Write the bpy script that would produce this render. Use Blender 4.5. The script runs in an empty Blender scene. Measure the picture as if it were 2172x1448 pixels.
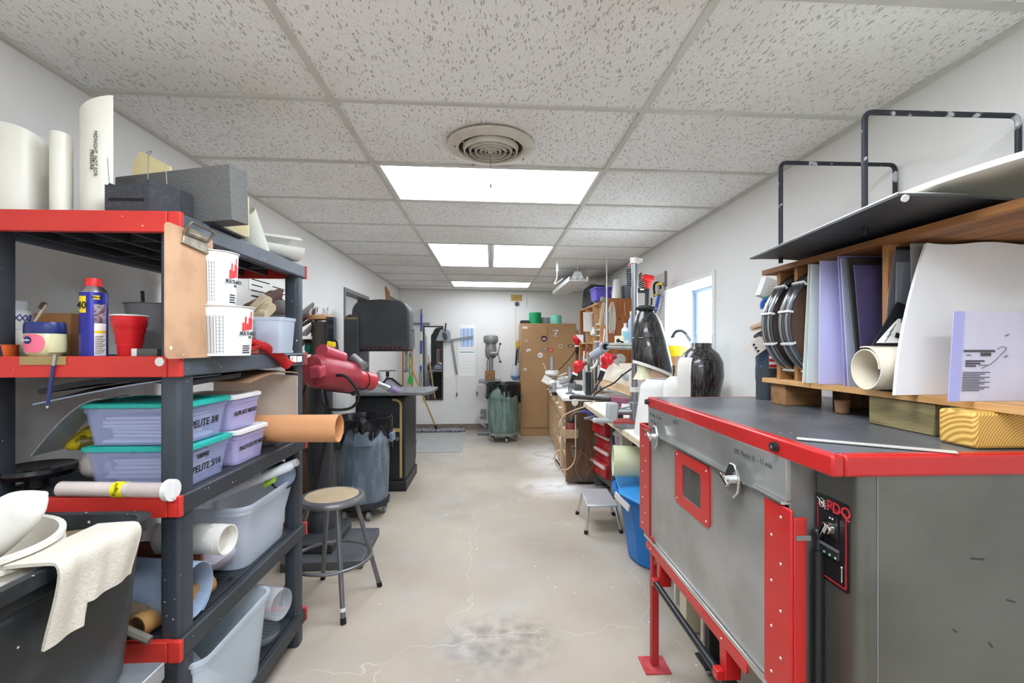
import bpy, bmesh, math, random
from mathutils import Vector, Matrix, Euler, noise as mnoise
random.seed(7)
S = bpy.context.scene
COL = S.collection
PI = math.pi
# ------------------------------------------------------------ camera, world, exposure
FPX, YAW, HORIZON, EYE = 976.0, 0.045, 735.6, 1.38      # px focal length at 2172 wide, yaw, horizon row, eye height
cd = bpy.data.cameras.new('camera'); cam = bpy.data.objects.new('camera', cd); COL.objects.link(cam)
cd.sensor_width = 36; cd.lens = FPX / 2172 * 36; cd.shift_y = (HORIZON - 724) / 2172
cd.clip_start = 0.02; cd.clip_end = 100
cam.location = (0, 0, EYE); cam.rotation_euler = (PI / 2, 0, -YAW)
S.camera = cam
S.view_settings.view_transform = 'Standard'; S.view_settings.look = 'None'
S.view_settings.gamma = 1; S.view_settings.use_curve_mapping = False
S.view_settings.exposure = 1.0
w = bpy.data.worlds.new('world'); S.world = w; w.use_nodes = True
bgn = w.node_tree.nodes['Background']; bgn.inputs[0].default_value = (0.82, 0.91, 1.0, 1); bgn.inputs[1].default_value = 8.0
S.cycles.max_bounces = 9; S.cycles.diffuse_bounces = 6; S.cycles.transparent_max_bounces = 16
S.cycles.sample_clamp_indirect = 6; S.cycles.caustics_reflective = False; S.cycles.caustics_refractive = False
PANEL_POWER = 7.0

def ray(px, py):
    a = (px - 1086) / FPX; c, s = math.cos(YAW), math.sin(YAW)
    return Vector((a * c + s, -a * s + c, (HORIZON - py) / FPX))
def at(px, py, Y):
    r = ray(px, py); r = r * (Y / r.y); return Vector((r.x, r.y, r.z + EYE))
def onx(px, py, X):
    r = ray(px, py); r = r * (X / r.x); return Vector((r.x, r.y, r.z + EYE))
def onz(px, py, z=0.0):
    r = ray(px, py); r = r * ((z - EYE) / r.z); return Vector((r.x, r.y, r.z + EYE))
def disc(p0, p1, Y):
    t0 = math.atan((p0 - 1086) / FPX) + YAW; t1 = math.atan((p1 - 1086) / FPX) + YAW
    m = (t0 + t1) / 2
    return Y * math.tan(m), Y / math.cos(m) * math.sin((t1 - t0) / 2)
def zat(py, Y, X=0.0):
    return EYE + (HORIZON - py) / FPX * (Y * math.cos(YAW) + X * math.sin(YAW))

# ------------------------------------------------------------ materials
def lin(h):
    if isinstance(h, str):
        h = h.lstrip('#'); v = [int(h[i:i + 2], 16) / 255 for i in (0, 2, 4)]
    else: v = h
    return tuple((c / 12.92 if c <= 0.04045 else ((c + 0.055) / 1.055) ** 2.4) for c in v) + (1,)
MATS = {}
def N(nt, t, **kw):
    n = nt.nodes.new(t)
    for k, v in kw.items(): setattr(n, k, v)
    return n
def mat(name, col, rough=0.6, metal=0.0, col2=None, scale=4.0, amt=0.5, lo=0.45, hi=0.65, bump=0.0, bscale=60.0, spots=None,
        spot_scale=40.0, spot_size=0.12, alpha=1.0, trans=0.0, emit=None, estr=0.0, stretch=None, coat=0.0, ior=1.45, spec=0.5, detail=6.0):
    if name in MATS: return MATS[name]
    m = bpy.data.materials.new(name); MATS[name] = m; m.use_nodes = True
    nt = m.node_tree; b = nt.nodes['Principled BSDF']
    b.inputs['Base Color'].default_value = lin(col); b.inputs['Roughness'].default_value = rough
    b.inputs['Metallic'].default_value = metal; b.inputs['Alpha'].default_value = alpha
    b.inputs['Transmission Weight'].default_value = trans; b.inputs['IOR'].default_value = ior
    b.inputs['Coat Weight'].default_value = coat; b.inputs['Specular IOR Level'].default_value = spec
    L = nt.links.new
    tc = N(nt, 'ShaderNodeTexCoord'); mp = N(nt, 'ShaderNodeMapping'); L(tc.outputs['Object'], mp.inputs[0])
    if stretch: mp.inputs['Scale'].default_value = stretch
    cur = None
    if col2 is not None:
        n = N(nt, 'ShaderNodeTexNoise'); n.inputs['Scale'].default_value = scale; n.inputs['Detail'].default_value = detail
        L(mp.outputs[0], n.inputs[0])
        mr = N(nt, 'ShaderNodeMapRange'); mr.inputs[1].default_value = lo; mr.inputs[2].default_value = hi; mr.inputs[4].default_value = amt
        L(n.outputs[0], mr.inputs[0])
        mx = N(nt, 'ShaderNodeMix', data_type='RGBA'); mx.inputs[6].default_value = lin(col); mx.inputs[7].default_value = lin(col2)
        L(mr.outputs[0], mx.inputs[0]); cur = mx.outputs[2]
    if spots:
        v = N(nt, 'ShaderNodeTexVoronoi'); v.inputs['Scale'].default_value = spot_scale; L(tc.outputs['Object'], v.inputs[0])
        n2 = N(nt, 'ShaderNodeTexNoise'); n2.inputs['Scale'].default_value = spot_scale * 0.23; L(tc.outputs['Object'], n2.inputs[0])
        mr = N(nt, 'ShaderNodeMath', operation='LESS_THAN'); L(v.outputs[0], mr.inputs[0])
        ml = N(nt, 'ShaderNodeMapRange'); ml.inputs[1].default_value = 0.5; ml.inputs[2].default_value = 0.75; ml.inputs[4].default_value = spot_size * 2.2
        L(n2.outputs[0], ml.inputs[0]); L(ml.outputs[0], mr.inputs[1])
        mx = N(nt, 'ShaderNodeMix', data_type='RGBA'); mx.inputs[6].default_value = lin(col); mx.inputs[7].default_value = lin(spots)
        if cur: L(cur, mx.inputs[6])
        L(mr.outputs[0], mx.inputs[0]); cur = mx.outputs[2]
    if cur: L(cur, b.inputs['Base Color'])
    if bump:
        n = N(nt, 'ShaderNodeTexNoise'); n.inputs['Scale'].default_value = bscale; n.inputs['Detail'].default_value = 4; L(mp.outputs[0], n.inputs[0])
        bp = N(nt, 'ShaderNodeBump'); bp.inputs['Strength'].default_value = bump; bp.inputs['Distance'].default_value = 0.01
        L(n.outputs[0], bp.inputs['Height']); L(bp.outputs[0], b.inputs['Normal'])
    if emit:
        b.inputs['Emission Color'].default_value = lin(emit); b.inputs['Emission Strength'].default_value = estr
    return m
def wood(name, c1, c2, scale=3.0, stretch=(1, 8, 8), rough=0.65):
    return mat(name, c1, rough, col2=c2, scale=scale, stretch=stretch, amt=1.0, lo=0.35, hi=0.7, bump=0.15, bscale=25)

M_wall = mat('wall_paint', '#E2E1DE', 0.85, col2='#D2CEC6', scale=1.3, amt=0.45, lo=0.5, hi=0.8, bump=0.12, bscale=70)
M_slate = mat('slate_plastic', '#4B535D', 0.5, col2='#59616B', scale=6, spots='#C8C8C4', spot_scale=55, spot_size=0.1, bump=0.1, bscale=120)
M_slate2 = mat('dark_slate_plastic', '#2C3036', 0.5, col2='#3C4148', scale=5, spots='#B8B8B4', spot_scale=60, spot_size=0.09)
M_redp = mat('red_plastic', '#C9342C', 0.45, col2='#B42A24', scale=5, spots='#F0D8D0', spot_scale=45, spot_size=0.08, bump=0.08, bscale=90)
M_redm = mat('red_paint_metal', '#B81D1C', 0.38, col2='#981717', scale=3, coat=0.3)
M_white = mat('white_plastic', '#DDDEDC', 0.4)
M_whited = mat('dusty_white', '#DCDAD4', 0.6, col2='#CFCBC2', scale=7, lo=0.4, hi=0.75)
M_pvc = mat('pvc_ivory', '#E6E4D8', 0.35, col2='#D6D2C0', scale=2)
M_black = mat('black_plastic', '#1B1C1F', 0.42)
M_blackd = mat('dusty_black', '#232428', 0.6, col2='#3A3B3E', scale=6, spots='#A8A8A4', spot_scale=60, spot_size=0.07)
M_rubber = mat('black_rubber', '#17181A', 0.7)
M_steel = mat('steel', '#B9BABB', 0.32, 1.0, col2='#8F9092', scale=6)
M_chrome = mat('chrome', '#D8D8D8', 0.14, 1.0)
M_gray = mat('gray_metal', '#84868A', 0.42, 0.6, col2='#9A9A9A', scale=8)
M_graypl = mat('gray_plastic', '#8C9095', 0.5)
M_ssteel = mat('stainless_panel', '#B2B2B0', 0.33, 0.55, col2='#84857F', scale=3.0, lo=0.38, hi=0.66, amt=0.9, bump=0.03, bscale=6)
M_clear = mat('clear_plastic', '#E6EAF0', 0.12, alpha=0.28)
M_frost = mat('frosted_plastic', '#D5DEE8', 0.4, alpha=0.62)
M_frostb = mat('frosted_blue_plastic', '#B4BEEA', 0.25, alpha=0.34)
M_glass = mat('window_glass', '#EEF6FF', 0.02, alpha=0.12)
M_teal = mat('teal_plastic', '#1FA79C', 0.4)
M_plast = mat('plaster_white', '#D9D8D4', 0.8, col2='#C9C6BE', scale=9)
M_oak = wood('oak_brown', '#B9855A', '#8E5A36')
M_pine = wood('pine_pale', '#D2A66E', '#A97A45')
M_pinex = wood('pine_x', '#D2A66E', '#A97A45', stretch=(8, 1, 8))
M_dwood = wood('weathered_wood', '#7D5F45', '#5B412D', stretch=(8, 8, 1))
M_card = mat('cardboard', '#A9794B', 0.8, col2='#8C6039', scale=4)
M_paper = mat('paper', '#F0EFEA', 0.85)
M_ink = mat('black_ink', '#141414', 0.7)
M_redink = mat('red_ink', '#C5262B', 0.6)
M_carbon = mat('carbon_fibre', '#1A1B1C', 0.27, col2='#5A5955', scale=110, stretch=(1, 1, 0.12), lo=0.47, hi=0.6, coat=0.5)
M_blue = mat('blue_plastic', '#1673C4', 0.38, col2='#0F5FA8', scale=4)
M_green = mat('green_plastic', '#169A63', 0.4)
M_mint = mat('mint_plastic', '#7CD6BE', 0.45)
M_yellow = mat('yellow_plastic', '#F0D31C', 0.4)
M_tan = mat('tan_leather', '#D6A277', 0.55, col2='#C08A5C', scale=3)
M_cream = mat('cream_sheet', '#E4DCC8', 0.6, col2='#D6CBB2', scale=3)
M_foam = mat('gray_foam', '#6A6A68', 0.95, col2='#5A5A58', scale=120, bump=0.4, bscale=220)
M_dfoam = mat('dark_foam', '#3A3B3F', 0.95, col2='#4A4B50', scale=60, bump=0.4, bscale=200)
M_cloth = mat('offwhite_cloth', '#CBC5B8', 0.95, col2='#C4BCAA', scale=9, bump=0.3, bscale=160)
M_redcloth = mat('red_cloth', '#B81F1E', 0.9, col2='#8E1717', scale=14, bump=0.3, bscale=90)
M_liner = mat('black_liner', '#121316', 0.22, col2='#2A2C30', scale=12, bump=0.7, bscale=16)
M_purple = mat('purple_plastic', '#5F55B8', 0.45)
M_brass = mat('brass_dull', '#B08A4A', 0.45, 0.6)
M_cabinet = mat('tan_enamel', '#B08A60', 0.5, col2='#A27C54', scale=3)
M_dark = mat('dark_gap', '#0E0E10', 0.9)

# ------------------------------------------------------------ geometry helpers
class G:
    def __init__(s): s.bm = bmesh.new()
    def _fill(s, vs, faces):
        v = [s.bm.verts.new(p) for p in vs]
        for f in faces:
            try: s.bm.faces.new([v[i] for i in f])
            except ValueError: pass
        return v
    def box(s, x0, x1, y0, y1, z0, z1, mtx=None):
        vs = [Vector((x, y, z)) for z in (z0, z1) for y in (y0, y1) for x in (x0, x1)]
        if mtx is not None: vs = [mtx @ v for v in vs]
        s._fill(vs, [(0, 2, 3, 1), (4, 5, 7, 6), (0, 1, 5, 4), (2, 6, 7, 3), (0, 4, 6, 2), (1, 3, 7, 5)]); return s
    def obox(s, c, sz, rot=(0, 0, 0)):
        m = Matrix.Translation(Vector(c)) @ Euler(rot).to_matrix().to_4x4()
        return s.box(-sz[0] / 2, sz[0] / 2, -sz[1] / 2, sz[1] / 2, -sz[2] / 2, sz[2] / 2, m)
    def beam(s, p0, p1, wd, ht, up=(0, 0, 1)):
        p0, p1 = Vector(p0), Vector(p1); d = (p1 - p0); L = d.length; d.normalize()
        u = Vector(up); sd = d.cross(u).normalized(); u = sd.cross(d)
        m = Matrix((( d.x, sd.x, u.x, p0.x), (d.y, sd.y, u.y, p0.y), (d.z, sd.z, u.z, p0.z), (0, 0, 0, 1)))
        return s.box(0, L, -wd / 2, wd / 2, -ht / 2, ht / 2, m)
    def rings(s, rs, closed=True, cap0=False, cap1=False, loop=False):
        vr = [[s.bm.verts.new(p) for p in r] for r in rs]; n = len(vr[0])
        seq = list(zip(vr, vr[1:])) + ([(vr[-1], vr[0])] if loop else [])
        for a, b in seq:
            for i in range(n if closed else n - 1):
                j = (i + 1) % n
                try: s.bm.faces.new((a[i], a[j], b[j], b[i]))
                except ValueError: pass
        if cap0: s.bm.faces.new(vr[0][::-1])
        if cap1: s.bm.faces.new(vr[-1])
        return s
    def cyl(s, p0, p1, r0, r1=None, n=24, cap=True, ry=None):
        p0, p1 = Vector(p0), Vector(p1); r1 = r0 if r1 is None else r1
        d = (p1 - p0).normalized(); u = Vector((0, 0, 1)) if abs(d.z) < 0.9 else Vector((1, 0, 0))
        a = d.cross(u).normalized(); b = d.cross(a).normalized()
        f = lambda p, r: [p + (a * math.cos(t) + b * math.sin(t) * (ry or 1)) * r for t in [2 * PI * i / n for i in range(n)]]
        return s.rings([f(p0, r0), f(p1, r1)], True, cap, cap)
    def pipe(s, p0, p1, r, th, n=28, arc=(0, 2 * PI), skew0=0, skew1=0, r2=None):
        """hollow tube / part shell with wall thickness"""
        p0, p1 = Vector(p0), Vector(p1); d = (p1 - p0).normalized(); r2 = r if r2 is None else r2
        u = Vector((0, 0, 1)) if abs(d.z) < 0.9 else Vector((1, 0, 0)); a = d.cross(u).normalized(); b = d.cross(a).normalized()
        full = arc[1] - arc[0] > 2 * PI - 1e-3; m = n if full else n + 1
        A = [arc[0] + (arc[1] - arc[0]) * i / n for i in range(m)]
        def ring(p, rr, sk): return [p + (a * math.cos(t) + b * math.sin(t)) * rr + d * (sk * math.cos(t)) for t in A]
        R = [ring(p0, r, skew0), ring(p1, r2, skew1), ring(p1, r2 - th, skew1), ring(p0, r - th, skew0)]
        if full: return s.rings(R, True, loop=True)
        R2 = list(map(list, zip(*R))); return s.rings(R2, True, True, True)
    def tube(s, pts, r, n=8, closed=False, flat=1.0):
        P = [Vector(p) for p in pts]; k = len(P); R = []
        prev = None
        for i, p in enumerate(P):
            if closed: d = P[(i + 1) % k] - P[i - 1]
            else: d = P[min(i + 1, k - 1)] - P[max(i - 1, 0)]
            d.normalize()
            if prev is None:
                u = Vector((0, 0, 1)) if abs(d.z) < 0.9 else Vector((0, 1, 0)); a = d.cross(u).normalized()
            else:
                a = prev - d * prev.dot(d)
                a = a.normalized() if a.length > 1e-6 else d.orthogonal().normalized()
            prev = a; b = d.cross(a); rr = r[i] if isinstance(r, (list, tuple)) else r
            R.append([p + (a * math.cos(t) + b * math.sin(t) * flat) * rr for t in [2 * PI * j / n for j in range(n)]])
        return s.rings(R, True, not closed, not closed, loop=closed)
    def lathe(s, prof, c=(0, 0, 0), n=32, mtx=None, cap0=False, cap1=False, sx=1, sy=1):
        c = Vector(c); R = []
        for r, z in prof:
            ring = [Vector((r * sx * math.cos(t), r * sy * math.sin(t), z)) for t in [2 * PI * i / n for i in range(n)]]
            if mtx is not None: ring = [mtx @ v for v in ring]
            R.append([v + c for v in ring])
        return s.rings(R, True, cap0, cap1)
    def prism(s, poly, vec):
        poly = [Vector(p) for p in poly]; vec = Vector(vec)
        return s.rings([poly, [p + vec for p in poly]], True, True, True)
    def sheet(s, f, nu, nv, th=0.003):
        P = [[Vector(f(i / nu, j / nv)) for j in range(nv + 1)] for i in range(nu + 1)]
        def nor(i, j):
            a = P[min(i + 1, nu)][j] - P[max(i - 1, 0)][j]; b = P[i][min(j + 1, nv)] - P[i][max(j - 1, 0)]
            c = a.cross(b); return c.normalized() if c.length > 1e-9 else Vector((0, 0, 1))
        T = [[s.bm.verts.new(P[i][j]) for j in range(nv + 1)] for i in range(nu + 1)]
        B = [[s.bm.verts.new(P[i][j] - nor(i, j) * th) for j in range(nv + 1)] for i in range(nu + 1)]
        for i in range(nu):
            for j in range(nv):
                s.bm.faces.new((T[i][j], T[i + 1][j], T[i + 1][j + 1], T[i][j + 1]))
                s.bm.faces.new((B[i][j], B[i][j + 1], B[i + 1][j + 1], B[i + 1][j]))
        for i in range(nu):
            s.bm.faces.new((T[i][0], B[i][0], B[i + 1][0], T[i + 1][0])); s.bm.faces.new((T[i][nv], T[i + 1][nv], B[i + 1][nv], B[i][nv]))
        for j in range(nv):
            s.bm.faces.new((T[0][j], T[0][j + 1], B[0][j + 1], B[0][j])); s.bm.faces.new((T[nu][j], B[nu][j], B[nu][j + 1], T[nu][j + 1]))
        return s
    def ball(s, c, r, n=16, sc=(1, 1, 1)):
        m = Matrix.Translation(Vector(c)) @ Matrix.Diagonal((r * sc[0], r * sc[1], r * sc[2], 1))
        bmesh.ops.create_uvsphere(s.bm, u_segments=n, v_segments=max(6, n // 2), radius=1, matrix=m); return s
    def text(s, txt, size, origin, xd=(1, 0, 0), yd=(0, 0, 1), ext=0.0006, bold=0.0, center=False):
        cu = bpy.data.curves.new('t', 'FONT'); cu.body = txt; cu.size = size; cu.extrude = ext; cu.offset = bold
        cu.resolution_u = 3
        if center: cu.align_x = 'CENTER'
        o = bpy.data.objects.new('t', cu); COL.objects.link(o)
        dg = bpy.context.evaluated_depsgraph_get(); me = bpy.data.meshes.new_from_object(o.evaluated_get(dg))
        bpy.data.objects.remove(o); bpy.data.curves.remove(cu)
        x = Vector(xd).normalized(); y = Vector(yd); y = (y - x * y.dot(x)).normalized(); z = x.cross(y); O = Vector(origin)
        me.transform(Matrix(((x.x, y.x, z.x, O.x), (x.y, y.y, z.y, O.y), (x.z, y.z, z.z, O.z), (0, 0, 0, 1))))
        s.bm.from_mesh(me); bpy.data.meshes.remove(me); return s
    def xform(s, m): bmesh.ops.transform(s.bm, matrix=m, verts=s.bm.verts); return s
    def jitter(s, amp, sc=8.0, seed=0.0):
        for v in s.bm.verts:
            v.co += mnoise.noise_vector(v.co * sc + Vector((seed, seed * 2, 0))) * amp
        return s
WLOC = {}
def finish(g, name, m, loc, bevel=0, smooth=35, ssub=0):
    me = bpy.data.meshes.new(name)
    bmesh.ops.recalc_face_normals(g.bm, faces=g.bm.faces)
    g.bm.to_mesh(me); g.bm.free()
    me.transform(Matrix.Translation(-Vector(loc)))
    me.materials.append(m)
    if smooth:
        for p in me.polygons: p.use_smooth = True
        me.set_sharp_from_angle(angle=math.radians(smooth))
    o = bpy.data.objects.new(name, me); COL.objects.link(o)
    if bevel:
        b = o.modifiers.new('bevel', 'BEVEL'); b.width = bevel; b.segments = 2; b.limit_method = 'ANGLE'; b.angle_limit = math.radians(40)
    return o
def thing(name, label, cat, loc, group=None):
    o = bpy.data.objects.new(name, None); COL.objects.link(o); o.location = loc; o.empty_display_size = 0.05
    o['label'] = label; o['category'] = cat
    if group: o['group'] = group
    WLOC[o.name] = Vector(loc); return o
def part(parent, name, g, m, bevel=0, smooth=35, label=None):
    """world-authored mesh as a child of a thing (or of a part)"""
    L = WLOC[parent.name]; o = finish(g, name, m, L, bevel, smooth)
    o.parent = parent; WLOC[o.name] = L
    if label: o['label'] = label
    return o
def solo(name, g, m, label, cat, group=None, bevel=0, smooth=35, kind=None):
    co = [v.co for v in g.bm.verts]
    lo = Vector((min(c.x for c in co), min(c.y for c in co), min(c.z for c in co))); hi = Vector((max(c.x for c in co), max(c.y for c in co), max(c.z for c in co)))
    L = Vector(((lo.x + hi.x) / 2, (lo.y + hi.y) / 2, lo.z))
    o = finish(g, name, m, L, bevel, smooth); o.location = L; WLOC[o.name] = L
    o['label'] = label; o['category'] = cat
    if group: o['group'] = group
    if kind: o['kind'] = kind
    return o
def struct(name, g, m, parent=None, bevel=0, smooth=0):
    o = finish(g, name, m, (0, 0, 0), bevel, smooth); WLOC[o.name] = Vector((0, 0, 0))
    if parent: o.parent = parent
    else: o['kind'] = 'structure'
    return o
def dup(root, loc, rotz=0.0, label=None, group=None, scale=None):
    r = root.copy(); COL.objects.link(r); r.location = loc; r.rotation_euler = (0, 0, rotz)
    if label: r['label'] = label
    if group: r['group'] = group
    if scale: r.scale = scale
    for ch in list(root.children):
        c = ch.copy(); COL.objects.link(c); c.parent = r
        for gch in list(ch.children):
            d = gch.copy(); COL.objects.link(d); d.parent = c
    return r
def bez(p0, p1, p2, p3, n=14):
    P = [Vector(p) for p in (p0, p1, p2, p3)]; out = []
    for i in range(n + 1):
        t = i / n; u = 1 - t
        out.append(P[0] * u ** 3 + P[1] * 3 * u * u * t + P[2] * 3 * u * t * t + P[3] * t ** 3)
    return out
def smooth_path(pts, k=5):
    P = [Vector(p) for p in pts]; P = [P[0] * 2 - P[1]] + P + [P[-1] * 2 - P[-2]]; out = []
    for i in range(1, len(P) - 2):
        for j in range(k):
            t = j / k; a, b, c, d = P[i - 1:i + 3]
            out.append(0.5 * ((2 * b) + (c - a) * t + (2 * a - 5 * b + 4 * c - d) * t * t + (3 * b - a - 3 * c + d) * t ** 3))
    out.append(P[-2]); return out
def rrect(w, h, r, n=4):
    out = []
    for cx, cy, a0 in ((w / 2 - r, h / 2 - r, 0), (-w / 2 + r, h / 2 - r, PI / 2), (-w / 2 + r, -h / 2 + r, PI), (w / 2 - r, -h / 2 + r, 1.5 * PI)):
        for i in range(n + 1):
            a = a0 + PI / 2 * i / n; out.append((cx + r * math.cos(a), cy + r * math.sin(a)))
    return out

# ------------------------------------------------------------ room shell
XL, XR, YB, YF = -1.53, 1.53, 7.70, -1.6
HC = EYE + 0.942                     # ceiling height at x = 0
TILT = 0.012                         # the grid sags towards the window wall
def zc(x): return HC - TILT * x
# floor: concrete with stains, dust and cracks
fm = mat('concrete_floor', '#B4A999', 0.5, spec=0.35); nt = fm.node_tree; L = nt.links.new; b = nt.nodes['Principled BSDF']
tc = N(nt, 'ShaderNodeTexCoord')
def nz(scale, detail=6, dist=0.0, vec=None):
    n = N(nt, 'ShaderNodeTexNoise'); n.inputs['Scale'].default_value = scale; n.inputs['Detail'].default_value = detail; n.inputs['Distortion'].default_value = dist
    L(vec or tc.outputs['Object'], n.inputs[0]); return n.outputs[0]
def rng(v, a, b_, lo=0.0, hi=1.0):
    n = N(nt, 'ShaderNodeMapRange'); n.inputs[1].default_value = a; n.inputs[2].default_value = b_; n.inputs[3].default_value = lo; n.inputs[4].default_value = hi
    L(v, n.inputs[0]); return n.outputs[0]
def mixc(f, a, b_):
    n = N(nt, 'ShaderNodeMix', data_type='RGBA')
    for s_, v in ((6, a), (7, b_)):
        if isinstance(v, str): n.inputs[s_].default_value = lin(v)
        else: L(v, n.inputs[s_])
    if isinstance(f, float): n.inputs[0].default_value = f
    else: L(f, n.inputs[0])
    return n.outputs[2]
def mth(op, a, b_=None):
    n = N(nt, 'ShaderNodeMath', operation=op)
    for i, v in ((0, a), (1, b_)):
        if v is None: continue
        if isinstance(v, (int, float)): n.inputs[i].default_value = v
        else: L(v, n.inputs[i])
    return n.outputs[0]
def blob(cx, cy, rx, ry):
    mp = N(nt, 'ShaderNodeMapping'); mp.vector_type = 'TEXTURE'; mp.inputs['Location'].default_value = (cx, cy, 0); mp.inputs['Scale'].default_value = (rx, ry, 1)
    L(tc.outputs['Object'], mp.inputs[0]); vl = N(nt, 'ShaderNodeVectorMath', operation='LENGTH'); L(mp.outputs[0], vl.inputs[0]); return vl.outputs[1]
c = mixc(rng(nz(0.9, 8), 0.4, 0.65), '#B8AD9C', '#A3988A')
c = mixc(rng(nz(3.2, 8), 0.5, 0.75, 0, 0.55), c, '#ADADAB')
c = mixc(mth('MULTIPLY', rng(nz(14, 6), 0.35, 0.7), rng(blob(0.04, 2.15, 0.34, 0.28), 0.3, 1.0, 0.75, 0.0)), c, '#5E5A57')      # dark stain
dust = mth('MULTIPLY', rng(nz(5, 9, 0.6), 0.28, 0.5), mth('MAXIMUM', rng(blob(0.75, 4.55, 0.5, 0.42), 0.2, 1.1, 1.0, 0.0), rng(blob(0.75, 5.7, 0.42, 1.0), 0.2, 1.1, 0.85, 0.0)))
c = mixc(dust, c, '#ECEBE8')
c = mixc(mth('MULTIPLY', rng(blob(-0.6, 6.6, 0.9, 1.4), 0.3, 1.1, 0.7, 0.0), rng(nz(4, 7), 0.3, 0.7)), c, '#B5B5B2')
vo = N(nt, 'ShaderNodeTexVoronoi'); vo.inputs['Scale'].default_value = 9; L(tc.outputs['Object'], vo.inputs[0])
c = mixc(mth('MULTIPLY', mth('LESS_THAN', vo.outputs[0], 0.055), rng(nz(2.0), 0.4, 0.6)), c, '#EDE9E0')
cr = N(nt, 'ShaderNodeTexVoronoi', feature='DISTANCE_TO_EDGE'); cr.inputs['Scale'].default_value = 0.75
wob = N(nt, 'ShaderNodeVectorMath', operation='ADD'); nzc = N(nt, 'ShaderNodeTexNoise'); nzc.inputs['Scale'].default_value = 4; L(tc.outputs['Object'], nzc.inputs[0])
sc_ = N(nt, 'ShaderNodeVectorMath', operation='SCALE'); sc_.inputs[3].default_value = 0.35; L(nzc.outputs[1], sc_.inputs[0]); L(tc.outputs['Object'], wob.inputs[0]); L(sc_.outputs[0], wob.inputs[1]); L(wob.outputs[0], cr.inputs[0])
c = mixc(mth('MULTIPLY', mth('LESS_THAN', cr.outputs[0], 0.0018), 0.4), c, '#DCD4C6')
L(c, b.inputs['Base Color']); L(rng(nz(2.5), 0.35, 0.65, 0.32, 0.6), b.inputs['Roughness'])
bp = N(nt, 'ShaderNodeBump'); bp.inputs['Strength'].default_value = 0.05; L(nz(30), bp.inputs['Height']); L(bp.outputs[0], b.inputs['Normal'])
struct('floor', G().box(XL - 2.2, XR + 0.4, YF, YB + 0.2, -0.1, 0), fm)

# ceiling: fissured mineral tiles and a metal grid
cm = mat('ceiling_tile', '#D6D2C8', 0.9); nt = cm.node_tree; L = nt.links.new; b = nt.nodes['Principled BSDF']; tc = N(nt, 'ShaderNodeTexCoord')
def fiss(sx, sy, scale, thr, rot):
    mp = N(nt, 'ShaderNodeMapping'); mp.inputs['Rotation'].default_value = (0, 0, rot); mp.inputs['Scale'].default_value = (sx, sy, 1)
    nn = N(nt, 'ShaderNodeTexNoise'); nn.inputs['Scale'].default_value = 40; L(tc.outputs['Object'], nn.inputs[0])
    ad = N(nt, 'ShaderNodeVectorMath', operation='MULTIPLY_ADD'); L(nn.outputs[1], ad.inputs[0]); ad.inputs[1].default_value = (0.02, 0.02, 0); L(tc.outputs['Object'], ad.inputs[2])
    L(ad.outputs[0], mp.inputs[0])
    v = N(nt, 'ShaderNodeTexVoronoi', feature='F1'); v.inputs['Scale'].default_value = scale; v.inputs['Randomness'].default_value = 1; L(mp.outputs[0], v.inputs[0])
    sp = N(nt, 'ShaderNodeSeparateColor'); L(v.outputs[1], sp.inputs[0])
    t = mth('MULTIPLY', rng(sp.outputs[0], 0.05, 0.9, 0.0, 1.0), thr)
    return mth('LESS_THAN', v.outputs[0], t)
f1 = fiss(1.0, 0.24, 150, 0.40, 0.12); f2 = fiss(1.0, 0.7, 300, 0.40, 0.5)
base = mixc(rng(nz(1.6, 5), 0.45, 0.75), '#ECECEA', '#DEDBD4')
stain = mth('MAXIMUM', rng(blob(0.02, 2.2, 0.42, 0.36), 0.55, 1.25, 0.55, 0.0), rng(blob(-1.0, 1.2, 0.5, 0.7), 0.2, 1.1, 0.3, 0.0))
base = mixc(mth('MULTIPLY', stain, rng(nz(9), 0.3, 0.6)), base, '#A69D8C')
c = mixc(mth('MULTIPLY', f2, 0.42), base, '#98928A'); c = mixc(mth('MULTIPLY', f1, 0.62), c, '#7C776C')
L(c, b.inputs['Base Color'])
bp = N(nt, 'ShaderNodeBump'); bp.inputs['Strength'].default_value = 0.3; bp.inputs['Distance'].default_value = 0.004; bp.invert = True; L(f1, bp.inputs['Height']); L(bp.outputs[0], b.inputs['Normal'])
Y0 = 1.8036; C0, C1 = -0.6134, 0.6058
def row(k): return Y0 + 0.6096 * k
cg = G()
holes = {(0, 1): 1, (0, 4): 1, (0, 5): 1, (0, 8): 1, (0, -2): 1, (0, -5): 1}    # (column, row) cells taken by lights
cols = [(XL - 0.02, C0), (C0, C1), (C1, XR + 0.02)]
def cbox(g, x0, x1, y0, y1, a, b_):       # box whose top/bottom follow the tilted ceiling
    vs = [Vector((x, y, zc(x) + dz)) for dz in (a, b_) for y in (y0, y1) for x in (x0, x1)]
    g._fill(vs, [(0, 2, 3, 1), (4, 5, 7, 6), (0, 1, 5, 4), (2, 6, 7, 3), (0, 4, 6, 2), (1, 3, 7, 5)])
for k in range(-6, 10):
    for ci, (a, b_) in enumerate(cols):
        if ci == 1 and (0, k) in holes: continue
        y1 = min(row(k + 1), YB + 0.02) - 0.012
        cbox(cg, a + 0.011, b_ - 0.011, row(k) + 0.012, y1, 0.006 + random.uniform(0, 0.003), 0.03)
ceil = struct('ceiling', cg, cm)
gm = mat('grid_enamel', '#C9C8C2', 0.5, col2='#B7B5AC', scale=5)
gg = G()
for x in (C0, C1): cbox(gg, x - 0.012, x + 0.012, YF, YB, 0, 0.04)
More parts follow.
